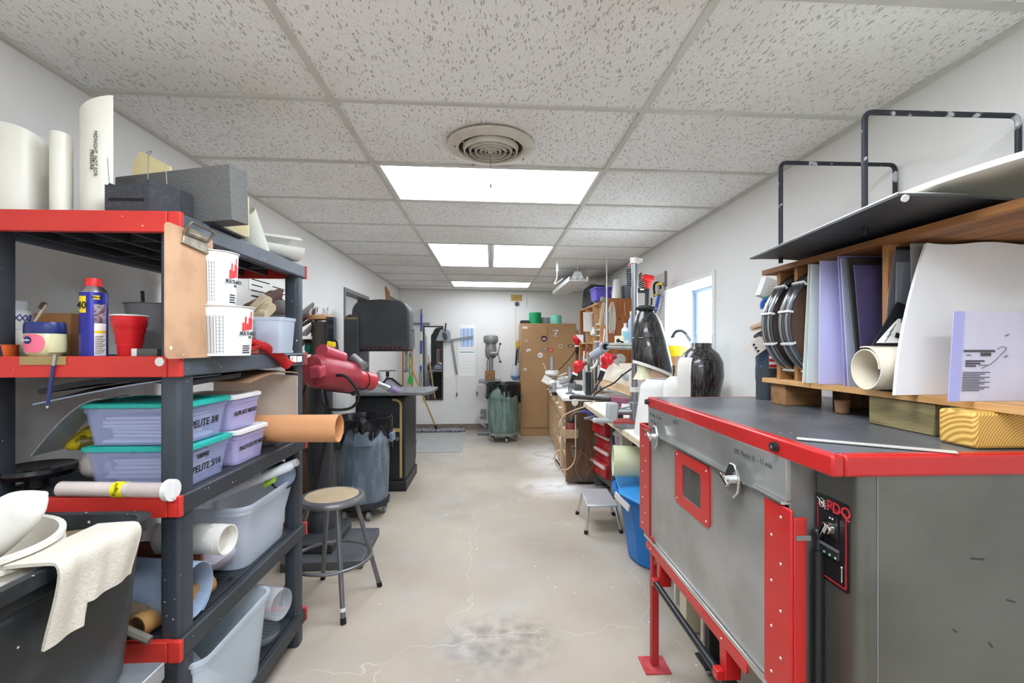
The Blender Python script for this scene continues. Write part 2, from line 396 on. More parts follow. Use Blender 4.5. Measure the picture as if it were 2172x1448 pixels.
for k in range(-5, 10):
    cbox(gg, XL, C0 - 0.012, row(k) - 0.012, row(k) + 0.012, 0, 0.03); cbox(gg, C1 + 0.012, XR, row(k) - 0.012, row(k) + 0.012, 0, 0.03)
    if k not in (5, -4): cbox(gg, C0 + 0.012, C1 - 0.012, row(k) - 0.012, row(k) + 0.012, 0, 0.03)
cbox(gg, -0.016, 0.008, row(4), row(6), 0, 0.03)
for x0 in (XL, XR - 0.022): cbox(gg, x0, x0 + 0.022, YF, YB, -0.004, 0.03)
cbox(gg, XL, XR, YB - 0.022, YB, -0.004, 0.03)
struct('ceiling_grid', gg, gm, parent=ceil)
struct('ceiling_plenum', G().box(XL - 0.1, XR + 0.1, YF, YB + 0.1, HC + 0.08, HC + 0.12), mat('plenum', '#8A8880', 0.9), parent=ceil)

# walls
DY0, DY1, DZ = 4.86, 5.80, 1.99            # doorway in the left wall
wl = G(); T = 0.12
wl.box(XL - T, XL, YF, DY0, 0, 2.6).box(XL - T, XL, DY1, YB, 0, 2.6).box(XL - T, XL, DY0, DY1, DZ, 2.6)
struct('wall_left', wl, M_wall)
WY0, WY1, WZ0, WZ1 = 3.11, 3.97, 1.22, 1.872   # window in the right wall
wr = G(); T2 = 0.30
wr.box(XR, XR + T2, YF, WY0, 0, 2.6).box(XR, XR + T2, WY1, YB, 0, 2.6).box(XR, XR + T2, WY0, WY1, 0, WZ0).box(XR, XR + T2, WY0, WY1, WZ1, 2.6)
struct('wall_right', wr, M_wall)
struct('wall_back', G().box(XL - T, XR + T2, YB, YB + 0.12, 0, 2.6), M_wall)
struct('wall_rear', G().box(XL - T, XR + T2, YF - 0.12, YF, 0, 2.6), M_wall)
bb = mat('brown_vinyl', '#7B6D64', 0.6, col2='#93867C', scale=8)
struct('baseboard_back', G().box(XL, 0.45, YB - 0.008, YB, 0, 0.10), bb, smooth=0)
# room beyond the doorway
hl = G().box(-3.6, -3.5, 3.5, 7.6, 0, 2.6).box(-3.6, XL - T, 7.5, 7.62, 0, 2.6).box(-3.6, XL - T, 3.4, 3.52, 0, 2.6)
struct('wall_hall', hl, M_wall)
struct('ceiling_hall', G().box(-3.6, XL - T, 3.4, 7.62, 2.32, 2.4), mat('hall_ceiling', '#A9AAA8', 0.9))
dr = G(); dm = mat('door_frame_gray', '#6C6D6C', 0.45)
dr.box(XL - T - 0.005, XL + 0.012, DY0 - 0.012, DY0 + 0.03, 0, DZ + 0.012).box(XL - T - 0.005, XL + 0.012, DY1 - 0.03, DY1 + 0.012, 0, DZ + 0.012).box(XL - T - 0.005, XL + 0.012, DY0 + 0.03, DY1 - 0.03, DZ - 0.03, DZ + 0.012)
struct('door_1', dr, dm, bevel=0.003)
# window: frame set deep in the wall, pane, casing strip
wf = G(); wm = mat('window_frame_blue', '#8FA9C4', 0.35, 0.3); XG = XR + 0.26
wf.box(XG - 0.02, XG + 0.02, WY0, WY0 + 0.03, WZ0, WZ1).box(XG - 0.02, XG + 0.02, WY1 - 0.03, WY1, WZ0, WZ1).box(XG - 0.02, XG + 0.02, WY0 + 0.03, WY1 - 0.03, WZ1 - 0.03, WZ1).box(XG - 0.02, XG + 0.02, WY0 + 0.03, WY1 - 0.03, WZ0, WZ0 + 0.03)
win = struct('window_1', wf, wm, bevel=0.003)
struct('window_sash', G().box(XG - 0.012, XG + 0.012, WY1 - 0.075, WY1 - 0.035, WZ0 + 0.03, WZ1 - 0.03).box(XG - 0.03, XG + 0.005, 3.5, 3.535, WZ0 + 0.03, WZ1 - 0.03), wm, parent=win)
struct('window_pane', G().box(XG - 0.002, XG + 0.002, WY0 + 0.03, WY1 - 0.03, WZ0 + 0.03, WZ1 - 0.03), M_glass, parent=win)
ct = G().box(XR - 0.012, XR, WY0 - 0.035, WY0, WZ0 - 0.03, WZ1 + 0.035).box(XR - 0.012, XR, WY1, WY1 + 0.03, WZ0 - 0.03, WZ1 + 0.03).box(XR - 0.012, XR, WY0, WY1, WZ1, WZ1 + 0.03)
struct('trim_1', ct, mat('casing_white', '#E4E4E2', 0.5), bevel=0.003)

# ceiling lights
def em(name, s):
    return mat(name, '#F4F6F8', 0.6, emit='#EEF5FF', estr=s)
def light_panel(label, x0, x1, y0, y1, group='fluorescent panels in the ceiling grid', p=PANEL_POWER, nm='diffuser_light'):
    t = thing('ceiling_light', label, 'ceiling light', ((x0 + x1) / 2, (y0 + y1) / 2, zc((x0 + x1) / 2)), group)
    g = G(); f = 0.018
    cbox(g, x0, x1, y0, y0 + f, 0.002, 0.03); cbox(g, x0, x1, y1 - f, y1, 0.002, 0.03); cbox(g, x0, x0 + f, y0 + f, y1 - f, 0.002, 0.03); cbox(g, x1 - f, x1, y0 + f, y1 - f, 0.002, 0.03)
    part(t, 'frame', g, mat('light_frame', '#D8D8D6', 0.4))
    g = G(); cbox(g, x0 + f, x1 - f, y0 + f, y1 - f, 0.006, 0.012); part(t, 'diffuser', g, em(nm, p))
    return t
gx = 0.013
light_panel('glowing fluorescent panel in the ceiling just beyond the round vent', C0 + gx, C1 - gx, row(1) + gx, row(2) - gx)
light_panel('square glowing ceiling panel on the door side of the middle pair', C0 + gx, -0.017, row(4) + gx, row(6) - gx, p=6.0, nm='diffuser_light_mid')
light_panel('square glowing ceiling panel on the window side of the middle pair', 0.009, C1 - gx, row(4) + gx, row(6) - gx, p=6.0, nm='diffuser_light_mid')
light_panel('narrow-looking glowing ceiling panel next to the far wall', C0 + gx, C1 - gx, row(8) + gx, row(9) - gx, p=4.5, nm='diffuser_light_dim')
light_panel('unseen fill panel added in the ceiling above the camera position', C0 + gx, C1 - gx, row(-2) + gx, row(-1) - gx, p=9.5, nm='diffuser_fill_near')  # out of view, added as fill for the near room; stronger than the visible panels
light_panel('unseen fill panel added in the ceiling by the rear wall behind the camera', C0 + gx, C1 - gx, row(-5) + gx, row(-4) - gx, p=13, nm='diffuser_fill_rear')  # second unseen panel, added to brighten surfaces facing the camera
t = thing('ceiling_light', 'strip light on the ceiling of the room beyond the doorway', 'ceiling light', (-2.4, 5.6, 2.3))
part(t, 'diffuser', G().box(-3.0, -1.9, 6.2, 6.5, 2.29, 2.318), em('hall_light', 7.0))
# ------------------------------------------------------------ ceiling fan grille, hooks, hanging lamp
vx, vy = -0.003, 2.16; vz = zc(0)
t = thing('ceiling_vent', 'round ivory ceiling fan grille with dusty concentric rings and a pull chain', 'vent', (vx, vy, vz))
mv = mat('vent_ivory', '#C9C4B6', 0.5, col2='#A79F8E', scale=9)
part(t, 'rim', G().lathe([(0.205, 0), (0.203, -0.010), (0.188, -0.018), (0.156, -0.020), (0.150, -0.016), (0.150, 0.0)], (vx, vy, vz), 56), mv)
g = G()
for r in (0.124, 0.098, 0.073, 0.048, 0.027): g.lathe([(r + 0.007, -0.008), (r, -0.030), (r - 0.0045, -0.030), (r + 0.001, -0.008)], (vx, vy, vz - 0.002), 48)
for k in range(3): g.obox((vx, vy, vz - 0.008), (0.28, 0.004, 0.006), (0, 0, k * PI / 3 + 0.4))
part(t, 'louvre_rings', g, mv)
part(t, 'centre_cap', G().lathe([(0.0005, -0.036), (0.010, -0.034), (0.013, -0.028), (0.013, -0.006)], (vx, vy, vz), 24, cap0=True), mv)
part(t, 'dark_backing', G().cyl((vx, vy, vz - 0.003), (vx, vy, vz + 0.001), 0.149, n=40), mat('vent_dark', '#2B2A28', 0.9))
g = G()
for i in range(22): g.ball((vx, vy, vz - 0.04 - i * 0.0065), 0.0022, 6)
g.cyl((vx, vy, vz - 0.195), (vx, vy, vz - 0.18), 0.004, n=8)
part(t, 'pull_chain', g, mat('chain_dark', '#4A463E', 0.4, 0.7))
g = G()
for a in (0.4, 2.1, 3.5, 5.2): g.ball((vx + 0.172 * math.cos(a), vy + 0.172 * math.sin(a), vz - 0.032), 0.005, 8)
part(t, 'screw', g, M_gray)

def wl_rod(p0, p1, r): return G().cyl(p0, p1, r, n=10)
P = at(1287, 549, 4.6)
solo('hanging_conduit', G().cyl((P.x, 4.6, zc(P.x) + 0.01), (P.x, 4.6, zat(722, 4.6, P.x)), 0.007, n=10).lathe([(0.012, 0), (0.012, 0.05), (0.018, 0.06)], (P.x, 4.6, zat(722, 4.6, P.x) - 0.02), 12), M_whited,
     'thin white air line hanging straight down from the ceiling over the workbench', 'air line')
t = thing('hanging_lamp', 'white box-shaped fluorescent lamp hanging below the ceiling near the wall of tools', 'lamp', (0.95, 5.9, 2.1))
g = G(); A = at(1207, 592, 5.2); B = at(1248, 592, 5.2); C_ = at(1172, 622, 6.55)
wv = Vector((B.x - A.x, 0, 0)); zb = A.z - 0.02
poly = [Vector((A.x, 5.2, zb)), Vector((B.x, 5.2, zb)), Vector((B.x, 5.2, zb + 0.05)), Vector((B.x - 0.012, 5.2, zb + 0.05)), Vector((B.x - 0.012, 5.2, zb + 0.014)), Vector((A.x + 0.012, 5.2, zb + 0.014)), Vector((A.x + 0.012, 5.2, zb + 0.05)), Vector((A.x, 5.2, zb + 0.05))]
g.prism(poly, (C_.x - A.x, 1.35, 0))
part(t, 'housing', g, M_white, label='white trough-shaped housing')
g = G()
for s in (0.35, 0.65): g.cyl((A.x + wv.x * s, 5.24, zb + 0.045), (C_.x + wv.x * s, 6.5, zb + 0.045), 0.016, n=12)
part(t, 'tube', g, mat('lamp_tube', '#F2F2F2', 0.3))
for k, y in enumerate((5.26, 6.45)):
    xm = A.x + wv.x / 2 + (C_.x - A.x) * (y - 5.2) / 1.35
    g = G().prism([(xm - 0.09, y, zb + 0.015), (xm + 0.09, y, zb + 0.015), (xm + 0.035, y, zb + 0.12), (xm - 0.035, y, zb + 0.12)], (0, 0.015, 0)).cyl((xm, y, zb + 0.11), (xm, y, zc(xm) + 0.004), 0.004, n=8)
    part(t, 'hanger_bracket', g, M_white)
P = at(1182, 560, 4.9); pz = zc(P.x)
g = G().tube([(P.x, 4.9, pz), (P.x, 4.9, pz - 0.05)], 0.004).obox((P.x, 4.9, pz - 0.08), (0.02, 0.03, 0.07)).ball((P.x + 0.005, 4.9, pz - 0.115), 0.018)
g.tube(smooth_path([(P.x, 4.9, pz - 0.13), (P.x - 0.005, 4.9, pz - 0.2), (P.x - 0.03, 4.9, pz - 0.26), (P.x + 0.03, 4.9, pz - 0.225), (P.x + 0.06, 4.9, pz - 0.20)], 4), 0.006, 8)
solo('ceiling_hook', g, M_white, 'white clip with a bent hook dangling from the ceiling grid', 'hook')

# ------------------------------------------------------------ shelving unit
SX0, SX1, SY0, SY1 = -1.46, -0.878, 1.335, 2.235
TZ = [1.760, 1.352, 0.957, 0.547, 0.142]
t = thing('shelving_unit', 'tall five-tier plastic shelving unit in dark slate with red end beams', 'shelving unit', ((SX0 + SX1) / 2, (SY0 + SY1) / 2, 0))
H = 0.057
for i, z in enumerate(TZ):
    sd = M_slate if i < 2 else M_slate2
    for x0, x1 in ((SX0, SX0 + 0.03), (SX1 - 0.03, SX1)):
        g = G().box(x0, x1, SY0 + 0.018, SY1 - 0.012, z - H, z)
        part(t, 'side_beam', g, sd, bevel=0.006)
    for y0, y1 in ((SY0, SY0 + 0.02), (SY1 - 0.014, SY1)):
        g = G().box(SX0, SX1 - 0.034, y0, y1, z - H, z + 0.002).box(SX1 - 0.030, SX1 + 0.003, y0, y0 + 0.017 if y0 == SY0 else y1, z - H, z + 0.002).box(SX1 - 0.036, SX1 - 0.028, y0 + 0.004, y1, z - H + 0.001, z + 0.001)
        part(t, 'end_beam', g, M_redp, bevel=0.002, label='red end beam')
    g = G()
    if i == 0: g.box(SX0 + 0.03, SX1 - 0.03, SY0 + 0.02, SY1 - 0.012, z - 0.008, z - 0.002)
    else:
        y = SY0 + 0.03
        while y < SY1 - 0.03:
            g.box(SX0 + 0.03, SX1 - 0.03, y, y + 0.015, z - 0.010, z - 0.003); y += 0.024
        if i >= 3:      # wide outer flange with slots
            pass
    for k in range(5):
        xx = SX0 + 0.07 + k * (SX1 - SX0 - 0.14) / 4; g.box(xx - 0.006, xx + 0.006, SY0 + 0.02, SY1 - 0.012, z - 0.045, z - 0.009)
    for k in range(3): yy = SY0 + 0.2 + k * 0.25; g.box(SX0 + 0.03, SX1 - 0.03, yy, yy + 0.01, z - 0.04, z - 0.008)
    part(t, 'deck', g, M_slate2, smooth=0)
    if i >= 2:          # flat border with drain slots along the aisle edge
        xa, xb = SX1 - 0.085, SX1 - 0.03; g = G(); y = SY0 + 0.05; n = 5; st = (SY1 - SY0 - 0.1) / n
        for k in range(n):
            ya = y + k * st; g.box(xa, xb, ya, ya + st - 0.03, z - 0.008, z).box(xa, xa + 0.02, ya + st - 0.03, ya + st, z - 0.008, z).box(xb - 0.02, xb, ya + st - 0.03, ya + st, z - 0.008, z)
        part(t, 'deck_border', g, M_slate2, smooth=0)
for x, y in ((SX0 + 0.035, SY0 + 0.055), (SX1 - 0.04, SY0 + 0.055), (SX0 + 0.035, SY1 - 0.05), (SX1 - 0.04, SY1 - 0.05)):
    g = G()
    zs = [0.0] + TZ[::-1]
    for k in range(5):
        a = zs[k] - (H * 0 if k else 0); b_ = zs[k + 1] - H
        if k == 0: a = 0
        pl = [(x + px_, y + py_) for px_, py_ in rrect(0.062, 0.066, 0.016)]
        g.rings([[Vector((p[0], p[1], a)) for p in pl], [Vector((p[0], p[1], b_)) for p in pl]], True, True, True)
    part(t, 'post', g, M_slate2 if x < -1 else mat('post_slate', '#343A42', 0.45, col2='#454C55', scale=4, spots='#D8D8D2', spot_scale=48, spot_size=0.1))
z2 = TZ[1]
part(t, 'cable_button', G().cyl(at(338, 767, SY0 - 0.002), at(338, 767, SY0 - 0.002) + Vector((0, 0.004, 0)), 0.0125, n=20), M_white, label='round white sticker button')
g = G(); a = onx(613, 764, SX1 + 0.003); b_ = onx(643, 764, SX1 + 0.003)
g.box(SX1, SX1 + 0.003, a.y, b_.y, z2 - 0.045, z2 - 0.008); part(t, 'label_holder', g, M_black)
g = G().box(SX1 + 0.003, SX1 + 0.004, a.y + 0.01, a.y + (b_.y - a.y) * .5, z2 - 0.042, z2 - 0.012).box(SX1 + 0.003, SX1 + 0.004, a.y + (b_.y - a.y) * .55, b_.y - 0.015, z2 - 0.04, z2 - 0.014)
part(t, 'paper_label', g, M_paper)
g = G()
for k in range(3): g.box(SX1 + 0.004, SX1 + 0.0045, a.y + 0.015, a.y + 0.045 - k * .006, z2 - 0.022 - k * .007, z2 - 0.020 - k * .007)
part(t, 'lettering', g, M_ink)

def cup(x, y, z, h, rb, rt, th=0.0015, n=36, lip=0.002):
    return G().lathe([(0.001, z + 0.002), (rb, z + 0.002), (rb, z), (rb + 0.0006, z), (rt, z + h - 0.003), (rt + lip, z + h - 0.002), (rt + lip, z + h), (rt - th, z + h), (rb - th, z + 0.004), (0.001, z + 0.004)], (x, y, 0), n)

# --- top tier
z1 = TZ[0]
x, r = disc(-22, 102, 1.47); g = G().pipe((x, 1.47, z1), (x, 1.47, zat(292, 1.47, x)), r * 1.05, 0.005, 36, arc=(0.0, 2 * PI), skew1=-0.02)
solo('pvc_pipe', g, M_pvc, 'wide ivory plastic pipe section standing on the top shelf at its end', 'pipe')
x, r = disc(104, 156, 1.44)
solo('pvc_pipe', G().pipe((x, 1.44, z1), (x, 1.44, zat(287, 1.44, x)), r, 0.004, 32, skew1=-0.004), M_pvc, 'slim ivory plastic pipe standing between two wider pipe pieces', 'pipe')
# slanted half shell with printing
xa = at(157, 445, 1.42).x; xb = at(241, 445, 1.42).x; zl = zat(236, 1.42, xa); zh = zat(203, 1.42, xb)
t = thing('pvc_pipe', 'tall ivory pipe cut lengthwise with a slanted top and black printing', 'pipe', (xa + 0.06, 1.42, z1))
rr = (xb - xa) / 1.72; cx = xa + rr
def shell(u, v):
    a = PI * 0.9 + u * PI * 0.85; xx = cx + rr * 1.03 * math.cos(a); yy = 1.46 + rr * 0.9 * math.sin(a)
    top = zl + (zh - zl) * min(1.0, max(0.0, (xx - xa) / (xb - xa)))
    return (xx, yy, z1 + (top - z1) * v)
part(t, 'shell', G().sheet(shell, 28, 6, 0.006), M_pvc)
g = G(); xt = at(200, 300, 1.395).x
g.text('MIDNIGHT  NOT FOR', 0.0135, (xt - 0.003, 1.3965, zat(278, 1.4, xt)), (0, 0, -1), (1, 0.1, 0), 0.0004)
g.text('PRESSURE', 0.0135, (xt - 0.014, 1.3975, zat(318, 1.4, xt)), (0, 0, -1), (1, 0.1, 0), 0.0004)
part(t, 'lettering', g, M_ink)
# pale yellow foam sheets behind
def cur(u, v): return (-1.30 + 0.42 * u, 1.66 + 0.05 * u, z1 + 0.02 + v * 0.17 + 0.03 * math.sin(u * 5) * v)
solo('foam_sheet', G().sheet(cur, 12, 4, 0.006), mat('yellow_foam', '#EFE3B4', 0.8), 'pale yellow foam sheet standing at the wall behind the gray foam block', 'foam sheet')
a = at(280, 347, 1.62); b_ = at(297, 320, 1.62); c_ = at(360, 352, 1.62)
solo('foam_offcut', G().prism([a, b_, c_, c_ - Vector((0, 0, 0.06)), a - Vector((0, 0, .05))], (0.0, 0.01, 0)), mat('yellow_foam_dark', '#E2D4A0', 0.8), 'pointed pale yellow foam offcut sticking up behind the gray foam block', 'foam sheet')
# gray foam block
p0 = Vector((-1.24, 1.575, 0)); p1 = Vector((-0.790, 1.440, 0)); d = (p1 - p0).normalized(); nrm = Vector((-d.y, d.x, 0))
zb0, zt0, zt1 = z1 + 0.008, zat(374, 1.57, -1.24), zat(347, 1.44, -.79)
q = nrm * 0.065
g = G()
g._fill([p0 + Vector((0, 0, zb0)), p1 + Vector((0, 0, zb0)), p1 + q + Vector((0, 0, zb0)), p0 + q + Vector((0, 0, zb0)),
         p0 + Vector((0, 0, zt0)), p1 + Vector((-.006, 0, zt1)), p1 + q + Vector((-.006, 0, zt1)), p0 + q + Vector((0, 0, zt0))],
        [(0, 3, 2, 1), (4, 5, 6, 7), (0, 1, 5, 4), (1, 2, 6, 5), (2, 3, 7, 6), (3, 0, 4, 7)])
solo('foam_block', g, M_foam, 'large gray foam block lying across the top shelf corner', 'foam block', bevel=0.002)
g = G().box(-1.22, -0.865, 1.475, 1.66, z1 + 0.001, z1 + 0.0078)
solo('foam_pad', g, M_dfoam, 'thin black foam sheet under the gray foam block', 'foam sheet')
# black notched foam
t = thing('notched_foam', 'small black foam cradle with a notched top and three wires stuck in it', 'foam cradle', (-1.06, 1.39, z1))
yf = 1.355; bx0 = at(222, 440, yf).x; bx1 = at(317, 440, yf).x; zt = zat(392, yf, bx0)
pl = [(bx0, z1 + 0.001), (bx1, z1 + 0.001), (bx1, zt + 0.018), (bx1 - .03, zt + 0.014)]
k = 5
for j in range(k):
    xx = bx1 - 0.03 - (bx1 - 0.03 - bx0) * (j + 0.5) / k; pl += [(xx + 0.004, zt + 0.006 - 0.004 * (j % 2)), (xx - 0.003, zt + 0.0)]
pl += [(bx0, zt + 0.002)]
g = G().prism([(a[0], yf, a[1]) for a in pl], (0.03, 0.13, 0))
g.prism([(bx1, yf, z1 + 0.001), (bx1 + 0.045, yf + 0.06, z1 + .001), (bx1 + 0.045, yf + 0.06, zt + 0.012), (bx1, yf, zt + 0.018)], (0.0, 0.06, 0))
part(t, 'cradle', g, M_dfoam)
g = G().box(bx0 + 0.012, bx1 - 0.014, yf - 0.001, yf + 0.003, z1 + 0.035, z1 + 0.043)
part(t, 'slot', g, M_dark)
for (px, pt) in ((232, 335), (313, 330), (354, 338)):
    bse = at(px, 390, yf + 0.03); top = at(px - 4 + (6 if px == 313 else 0), pt, yf + 0.03)
    pts = [bse, top] if px != 313 else [bse, top, top + Vector((0.004, 0, 0.006)), top + Vector((0.010, 0, 0.013)), top + Vector((0.002, 0, 0.012)), top + Vector((-0.006, 0, 0.006))]
    part(t, 'wire', G().tube(pts, 0.0013, 6), M_gray)
# crumpled clear plastic moulds
def crumple(cx, cy, z, rx, ry, h, seed, th=0.002):
    def f(u, v):
        a = u * 1.55 * PI + 0.3; r = 1 + 0.35 * mnoise.noise(Vector((math.cos(a) * 1.6, math.sin(a) * 1.6 + seed, v * 1.8 + seed)))
        zz = z + h * v * (0.75 + 0.45 * math.sin(a * 2 + seed))
        rr_ = (1 - 0.25 * v) * r
        return (cx + rx * rr_ * math.cos(a), cy + ry * rr_ * math.sin(a), max(zz, z + 0.002))
    return G().sheet(f, 40, 10, th)
mp1 = mat('milky_plastic', '#DDE0D2', 0.3, alpha=0.8)
solo('crumpled_mould', G().pipe((-1.0, 1.72, z1 + .004), (-.955, 1.66, z1 + .165), .052, .002, 30, arc=(.4, 5.3), r2=.04).jitter(.016, 14, 1), mp1, 'crumpled milky plastic mould standing behind the gray foam block', 'plastic mould')
solo('crumpled_mould', G().pipe((-.955, 1.90, z1 + .01), (-.935, 1.80, z1 + .135), .055, .002, 30, arc=(0, 5.0), r2=.035).jitter(.018, 13, 5), mp1, 'twisted milky plastic mould with torn edges in the middle of the top shelf', 'plastic mould')
# curved white trough
def tr(u, v):
    a = -0.25 + v * 2.9; cy = 1.90 + u * 0.15; cx = -0.98 + 0.12 * u; r = 0.055 + 0.012 * u * u
    return (cx + 0.95 * r * math.cos(a + 2.2), cy + 0.3 * r * math.sin(a), z1 + 0.062 + r * math.sin(a + 2.2) * 0.9 + 0.015 * u * u)
solo('plastic_trough', G().pipe((-.985, 1.93, z1 + .052), (-.885, 2.13, z1 + .062), .044, .003, 30, arc=(0, 5.6), r2=.056), mat('trough_white', '#DCDDD6', 0.3, alpha=0.95), 'curved white plastic trough lying near the far end of the top shelf', 'plastic mould')
solo('plastic_strip', G().box(-0.99, -0.91, 2.08, 2.17, z1, z1 + 0.02), M_white, 'small white plastic block at the far end of the top shelf', 'plastic block', bevel=0.003)

# --- clipboard on the aisle side
ya, yb = onx(348, 600, -0.868).y, onx(449, 600, -0.868).y; xc = SX1 + 0.010
zt, zb = 1.715, z2 - 0.004
t = thing('clipboard', 'worn brown hardboard clipboard hanging on the corner of the shelving', 'clipboard', (xc, (ya + yb) / 2, zb))
pl = [(xc, (ya + yb) / 2 + p[0], (zt + zb) / 2 + p[1]) for p in rrect(yb - ya, zt - zb, 0.014)]
part(t, 'board', G().prism(pl, (0.004, 0, 0)), mat('hardboard', '#C49C7A', 0.7, col2='#8C6A50', scale=9, lo=0.42, hi=0.68, spots='#E8DCCB', spot_scale=30, spot_size=0.14))
yc = (ya + yb) / 2 + 0.012
g = G().prism([(xc + 0.005, yc - 0.06, zt - 0.045), (xc + 0.005, yc + 0.068, zt - 0.055), (xc + 0.005, yc + 0.06, zt - 0.03), (xc + 0.005, yc + 0.035, zt + 0.004), (xc + 0.005, yc - 0.035, zt + 0.01), (xc + 0.005, yc - 0.05, zt - 0.02)], (0.006, 0, 0))
g.cyl((xc + 0.012, yc - 0.05, zt - 0.012), (xc + 0.012, yc + 0.05, zt - 0.014), 0.008, n=12)
part(t, 'clip', g, mat('tarnished_metal', '#8A8272', 0.5, 0.6, col2='#B8AF9A', scale=30), bevel=0.002)
g = G().tube(smooth_path([(xc + 0.015, yc - 0.05, zt - 0.02), (xc + 0.03, yc - 0.055, zt + 0.012), (xc + 0.02, yc - 0.02, zt + 0.018), (xc + 0.03, yc + 0.03, zt + 0.012), (xc + 0.03, yc + 0.05, zt + 0.006), (xc + 0.015, yc + 0.045, zt - 0.02)], 4), 0.004, 8)
part(t, 'spring_lever', g, mat('tarnished_metal2', '#7A7466', 0.45, 0.7))

# --- second tier
z = z2 + 0.0005
def dpx(p0_, p1_, Y): return disc(p0_, p1_, Y)
x, r = disc(-4, 72, 1.46)
t0x, t0r = x, r
solo('plastic_cup', cup(x - .02, 1.47, z + 0.118, 0.05, r * 0.8, r * 0.95), M_clear, 'clear plastic cup resting on top of the stacked paper cups', 'cup')
t = thing('paper_cup', 'white paper cup with a blue diamond band stacked in a plain cup', 'cup', (x, 1.47, z + 0.072))
x2, r2 = disc(-22, 67, 1.47)
part(t, 'body', cup(x2, 1.47, z + 0.084, 0.053, r2 * 0.82, r2), M_paper)
g = G()
for k in range(18):
    a0 = k * 2 * PI / 18; zz0, zz1 = (z + 0.106, z + 0.126) if k % 2 else (z + 0.126, z + 0.106)
    pr = lambda a, zz: Vector((x2 + (r2 * (0.82 + 0.18 * (zz - z - 0.084) / 0.053) + 0.0012) * math.cos(a), 1.47 + (r2 * (0.82 + 0.18 * (zz - z - 0.084) / 0.053) + 0.0012) * math.sin(a), zz))
    g.tube([pr(a0 + (2 * PI / 18) * q_ / 4, zz0 + (zz1 - zz0) * q_ / 4) for q_ in range(5)], 0.0014, 5)
    g.tube([pr(a0 + (2 * PI / 18) * q_ / 4, zz1 + (zz0 - zz1) * q_ / 4) for q_ in range(5)], 0.0014, 5)
part(t, 'diamond_band', g, mat('cup_blue', '#4A4E9E', 0.6))
x2, r2 = disc(-30, 84, 1.47)
solo('plain_cup', cup(x2, 1.47, z, 0.083, r2 * 0.66, r2 * 0.95), mat('cup_ivory', '#ECEAE0', 0.6), 'plain ivory paper cup under the blue diamond cup', 'cup')
x2, r2 = disc(-45, 42, 1.40)
t = thing('striped_cup', 'paper cup with orange and purple swirls lying low at the shelf end', 'cup', (x2, 1.40, z))
part(t, 'body', cup(x2, 1.40, z, 0.034, r2 * 0.9, r2), mat('cup_orange', '#E0642C', 0.5))
g = G()
for k in range(3):
    g.tube([(x2 + (r2 * 0.96 + .002) * math.cos(a / 14), 1.40 + (r2 * 0.96 + .002) * math.sin(a / 14), z + 0.008 + k * 0.009 + 0.003 * math.sin(a / 5)) for a in range(-60, -8, 2)], 0.002, 5)
part(t, 'purple_swirl', g, mat('cup_purple', '#3A2C78', 0.5))
# toothbrush in the plain cup
p0 = at(62, 700, 1.45); p1 = at(98, 645, 1.45)
t = thing('toothbrush', 'worn toothbrush with dark bristles leaning out of the paper cup', 'toothbrush', p0)
part(t, 'handle', G().tube([p0, p0.lerp(p1, .6), p1], [0.003, 0.004, 0.003], 8), mat('brush_handle', '#C9B79C', 0.4))
d = (p1 - p0).normalized(); a = p0.lerp(p1, 0.78)
part(t, 'bristles', G().beam(a + Vector((-.004, 0, .004)), p1 + Vector((-.004, 0, .004)), 0.009, 0.012), mat('bristle_brown', '#4A382C', 0.9))
g = G().box(at(72, 700, 1.52).x, at(150, 700, 1.52).x, 1.52, 1.60, z, zat(664, 1.52, -1.2))
solo('cardboard_box', g, M_card, 'small brown cardboard box behind the petroleum jelly jar', 'box', bevel=0.001)
# petroleum jelly jar
x, r = disc(43, 147, 1.395)
t = thing('jelly_jar', 'petroleum jelly jar with a dark blue lid and pink oval label', 'jar', (x, 1.395, z))
part(t, 'jar', G().lathe([(0.001, z), (r * 0.75, z), (r * 0.97, z + 0.012), (r, z + 0.035), (r * 0.97, z + 0.066), (r * 0.9, z + 0.075), (0.001, z + 0.075)], (x, 1.395, 0), 36, sy=0.8), mat('jelly', '#D8D6A8', 0.15, col2='#C9C38C', scale=30))
part(t, 'lid', G().lathe([(r * 0.99, z + 0.066), (r * 1.01, z + 0.068), (r * 0.99, z + 0.092), (r * 0.93, z + 0.099), (0.001, z + 0.1)], (x, 1.395, 0), 36, sy=0.8), mat('navy_lid', '#23306E', 0.35))
g = G()
def lab(u, v):
    a = -PI * 0.72 + u * PI * 0.42; hh = 0.5 * 0.052 * (1 - abs(2 * u - 1) ** 3) ** 0.5 if 0 < u < 1 else 0.0005
    return (x + (r * 1.012) * math.cos(a), 1.395 + 0.8 * (r * 1.012) * math.sin(a), z + 0.038 + (v - .5) * 2 * hh)
part(t, 'label', g.sheet(lab, 20, 2, 0.0008), mat('pink_label', '#E8708C', 0.5))
g = G()
def lab2(u, v):
    a = -PI * 0.67 + u * PI * 0.17; hh = 0.011 * (1 - abs(2 * u - 1) ** 2.2) ** 0.5 if 0 < u < 1 else 0.0005
    return (x + (r * 1.03) * math.cos(a), 1.395 + 0.8 * (r * 1.03) * math.sin(a), z + 0.047 + (v - .5) * 2 * hh)
part(t, 'brand_oval', g.sheet(lab2, 12, 2, 0.0008), mat('navy_oval', '#1F2A60', 0.5))
aa = -PI * 0.585; g = G().text('Vaseline', 0.0085, (x + r * 1.04 * math.cos(aa) , 1.395 + 0.84 * r * math.sin(aa) - 0.003, z + 0.0445), (-math.sin(aa), 0.8 * math.cos(aa), 0), (0, 0, 1), 0.0003, center=True)
part(t, 'lettering', g, M_paper)
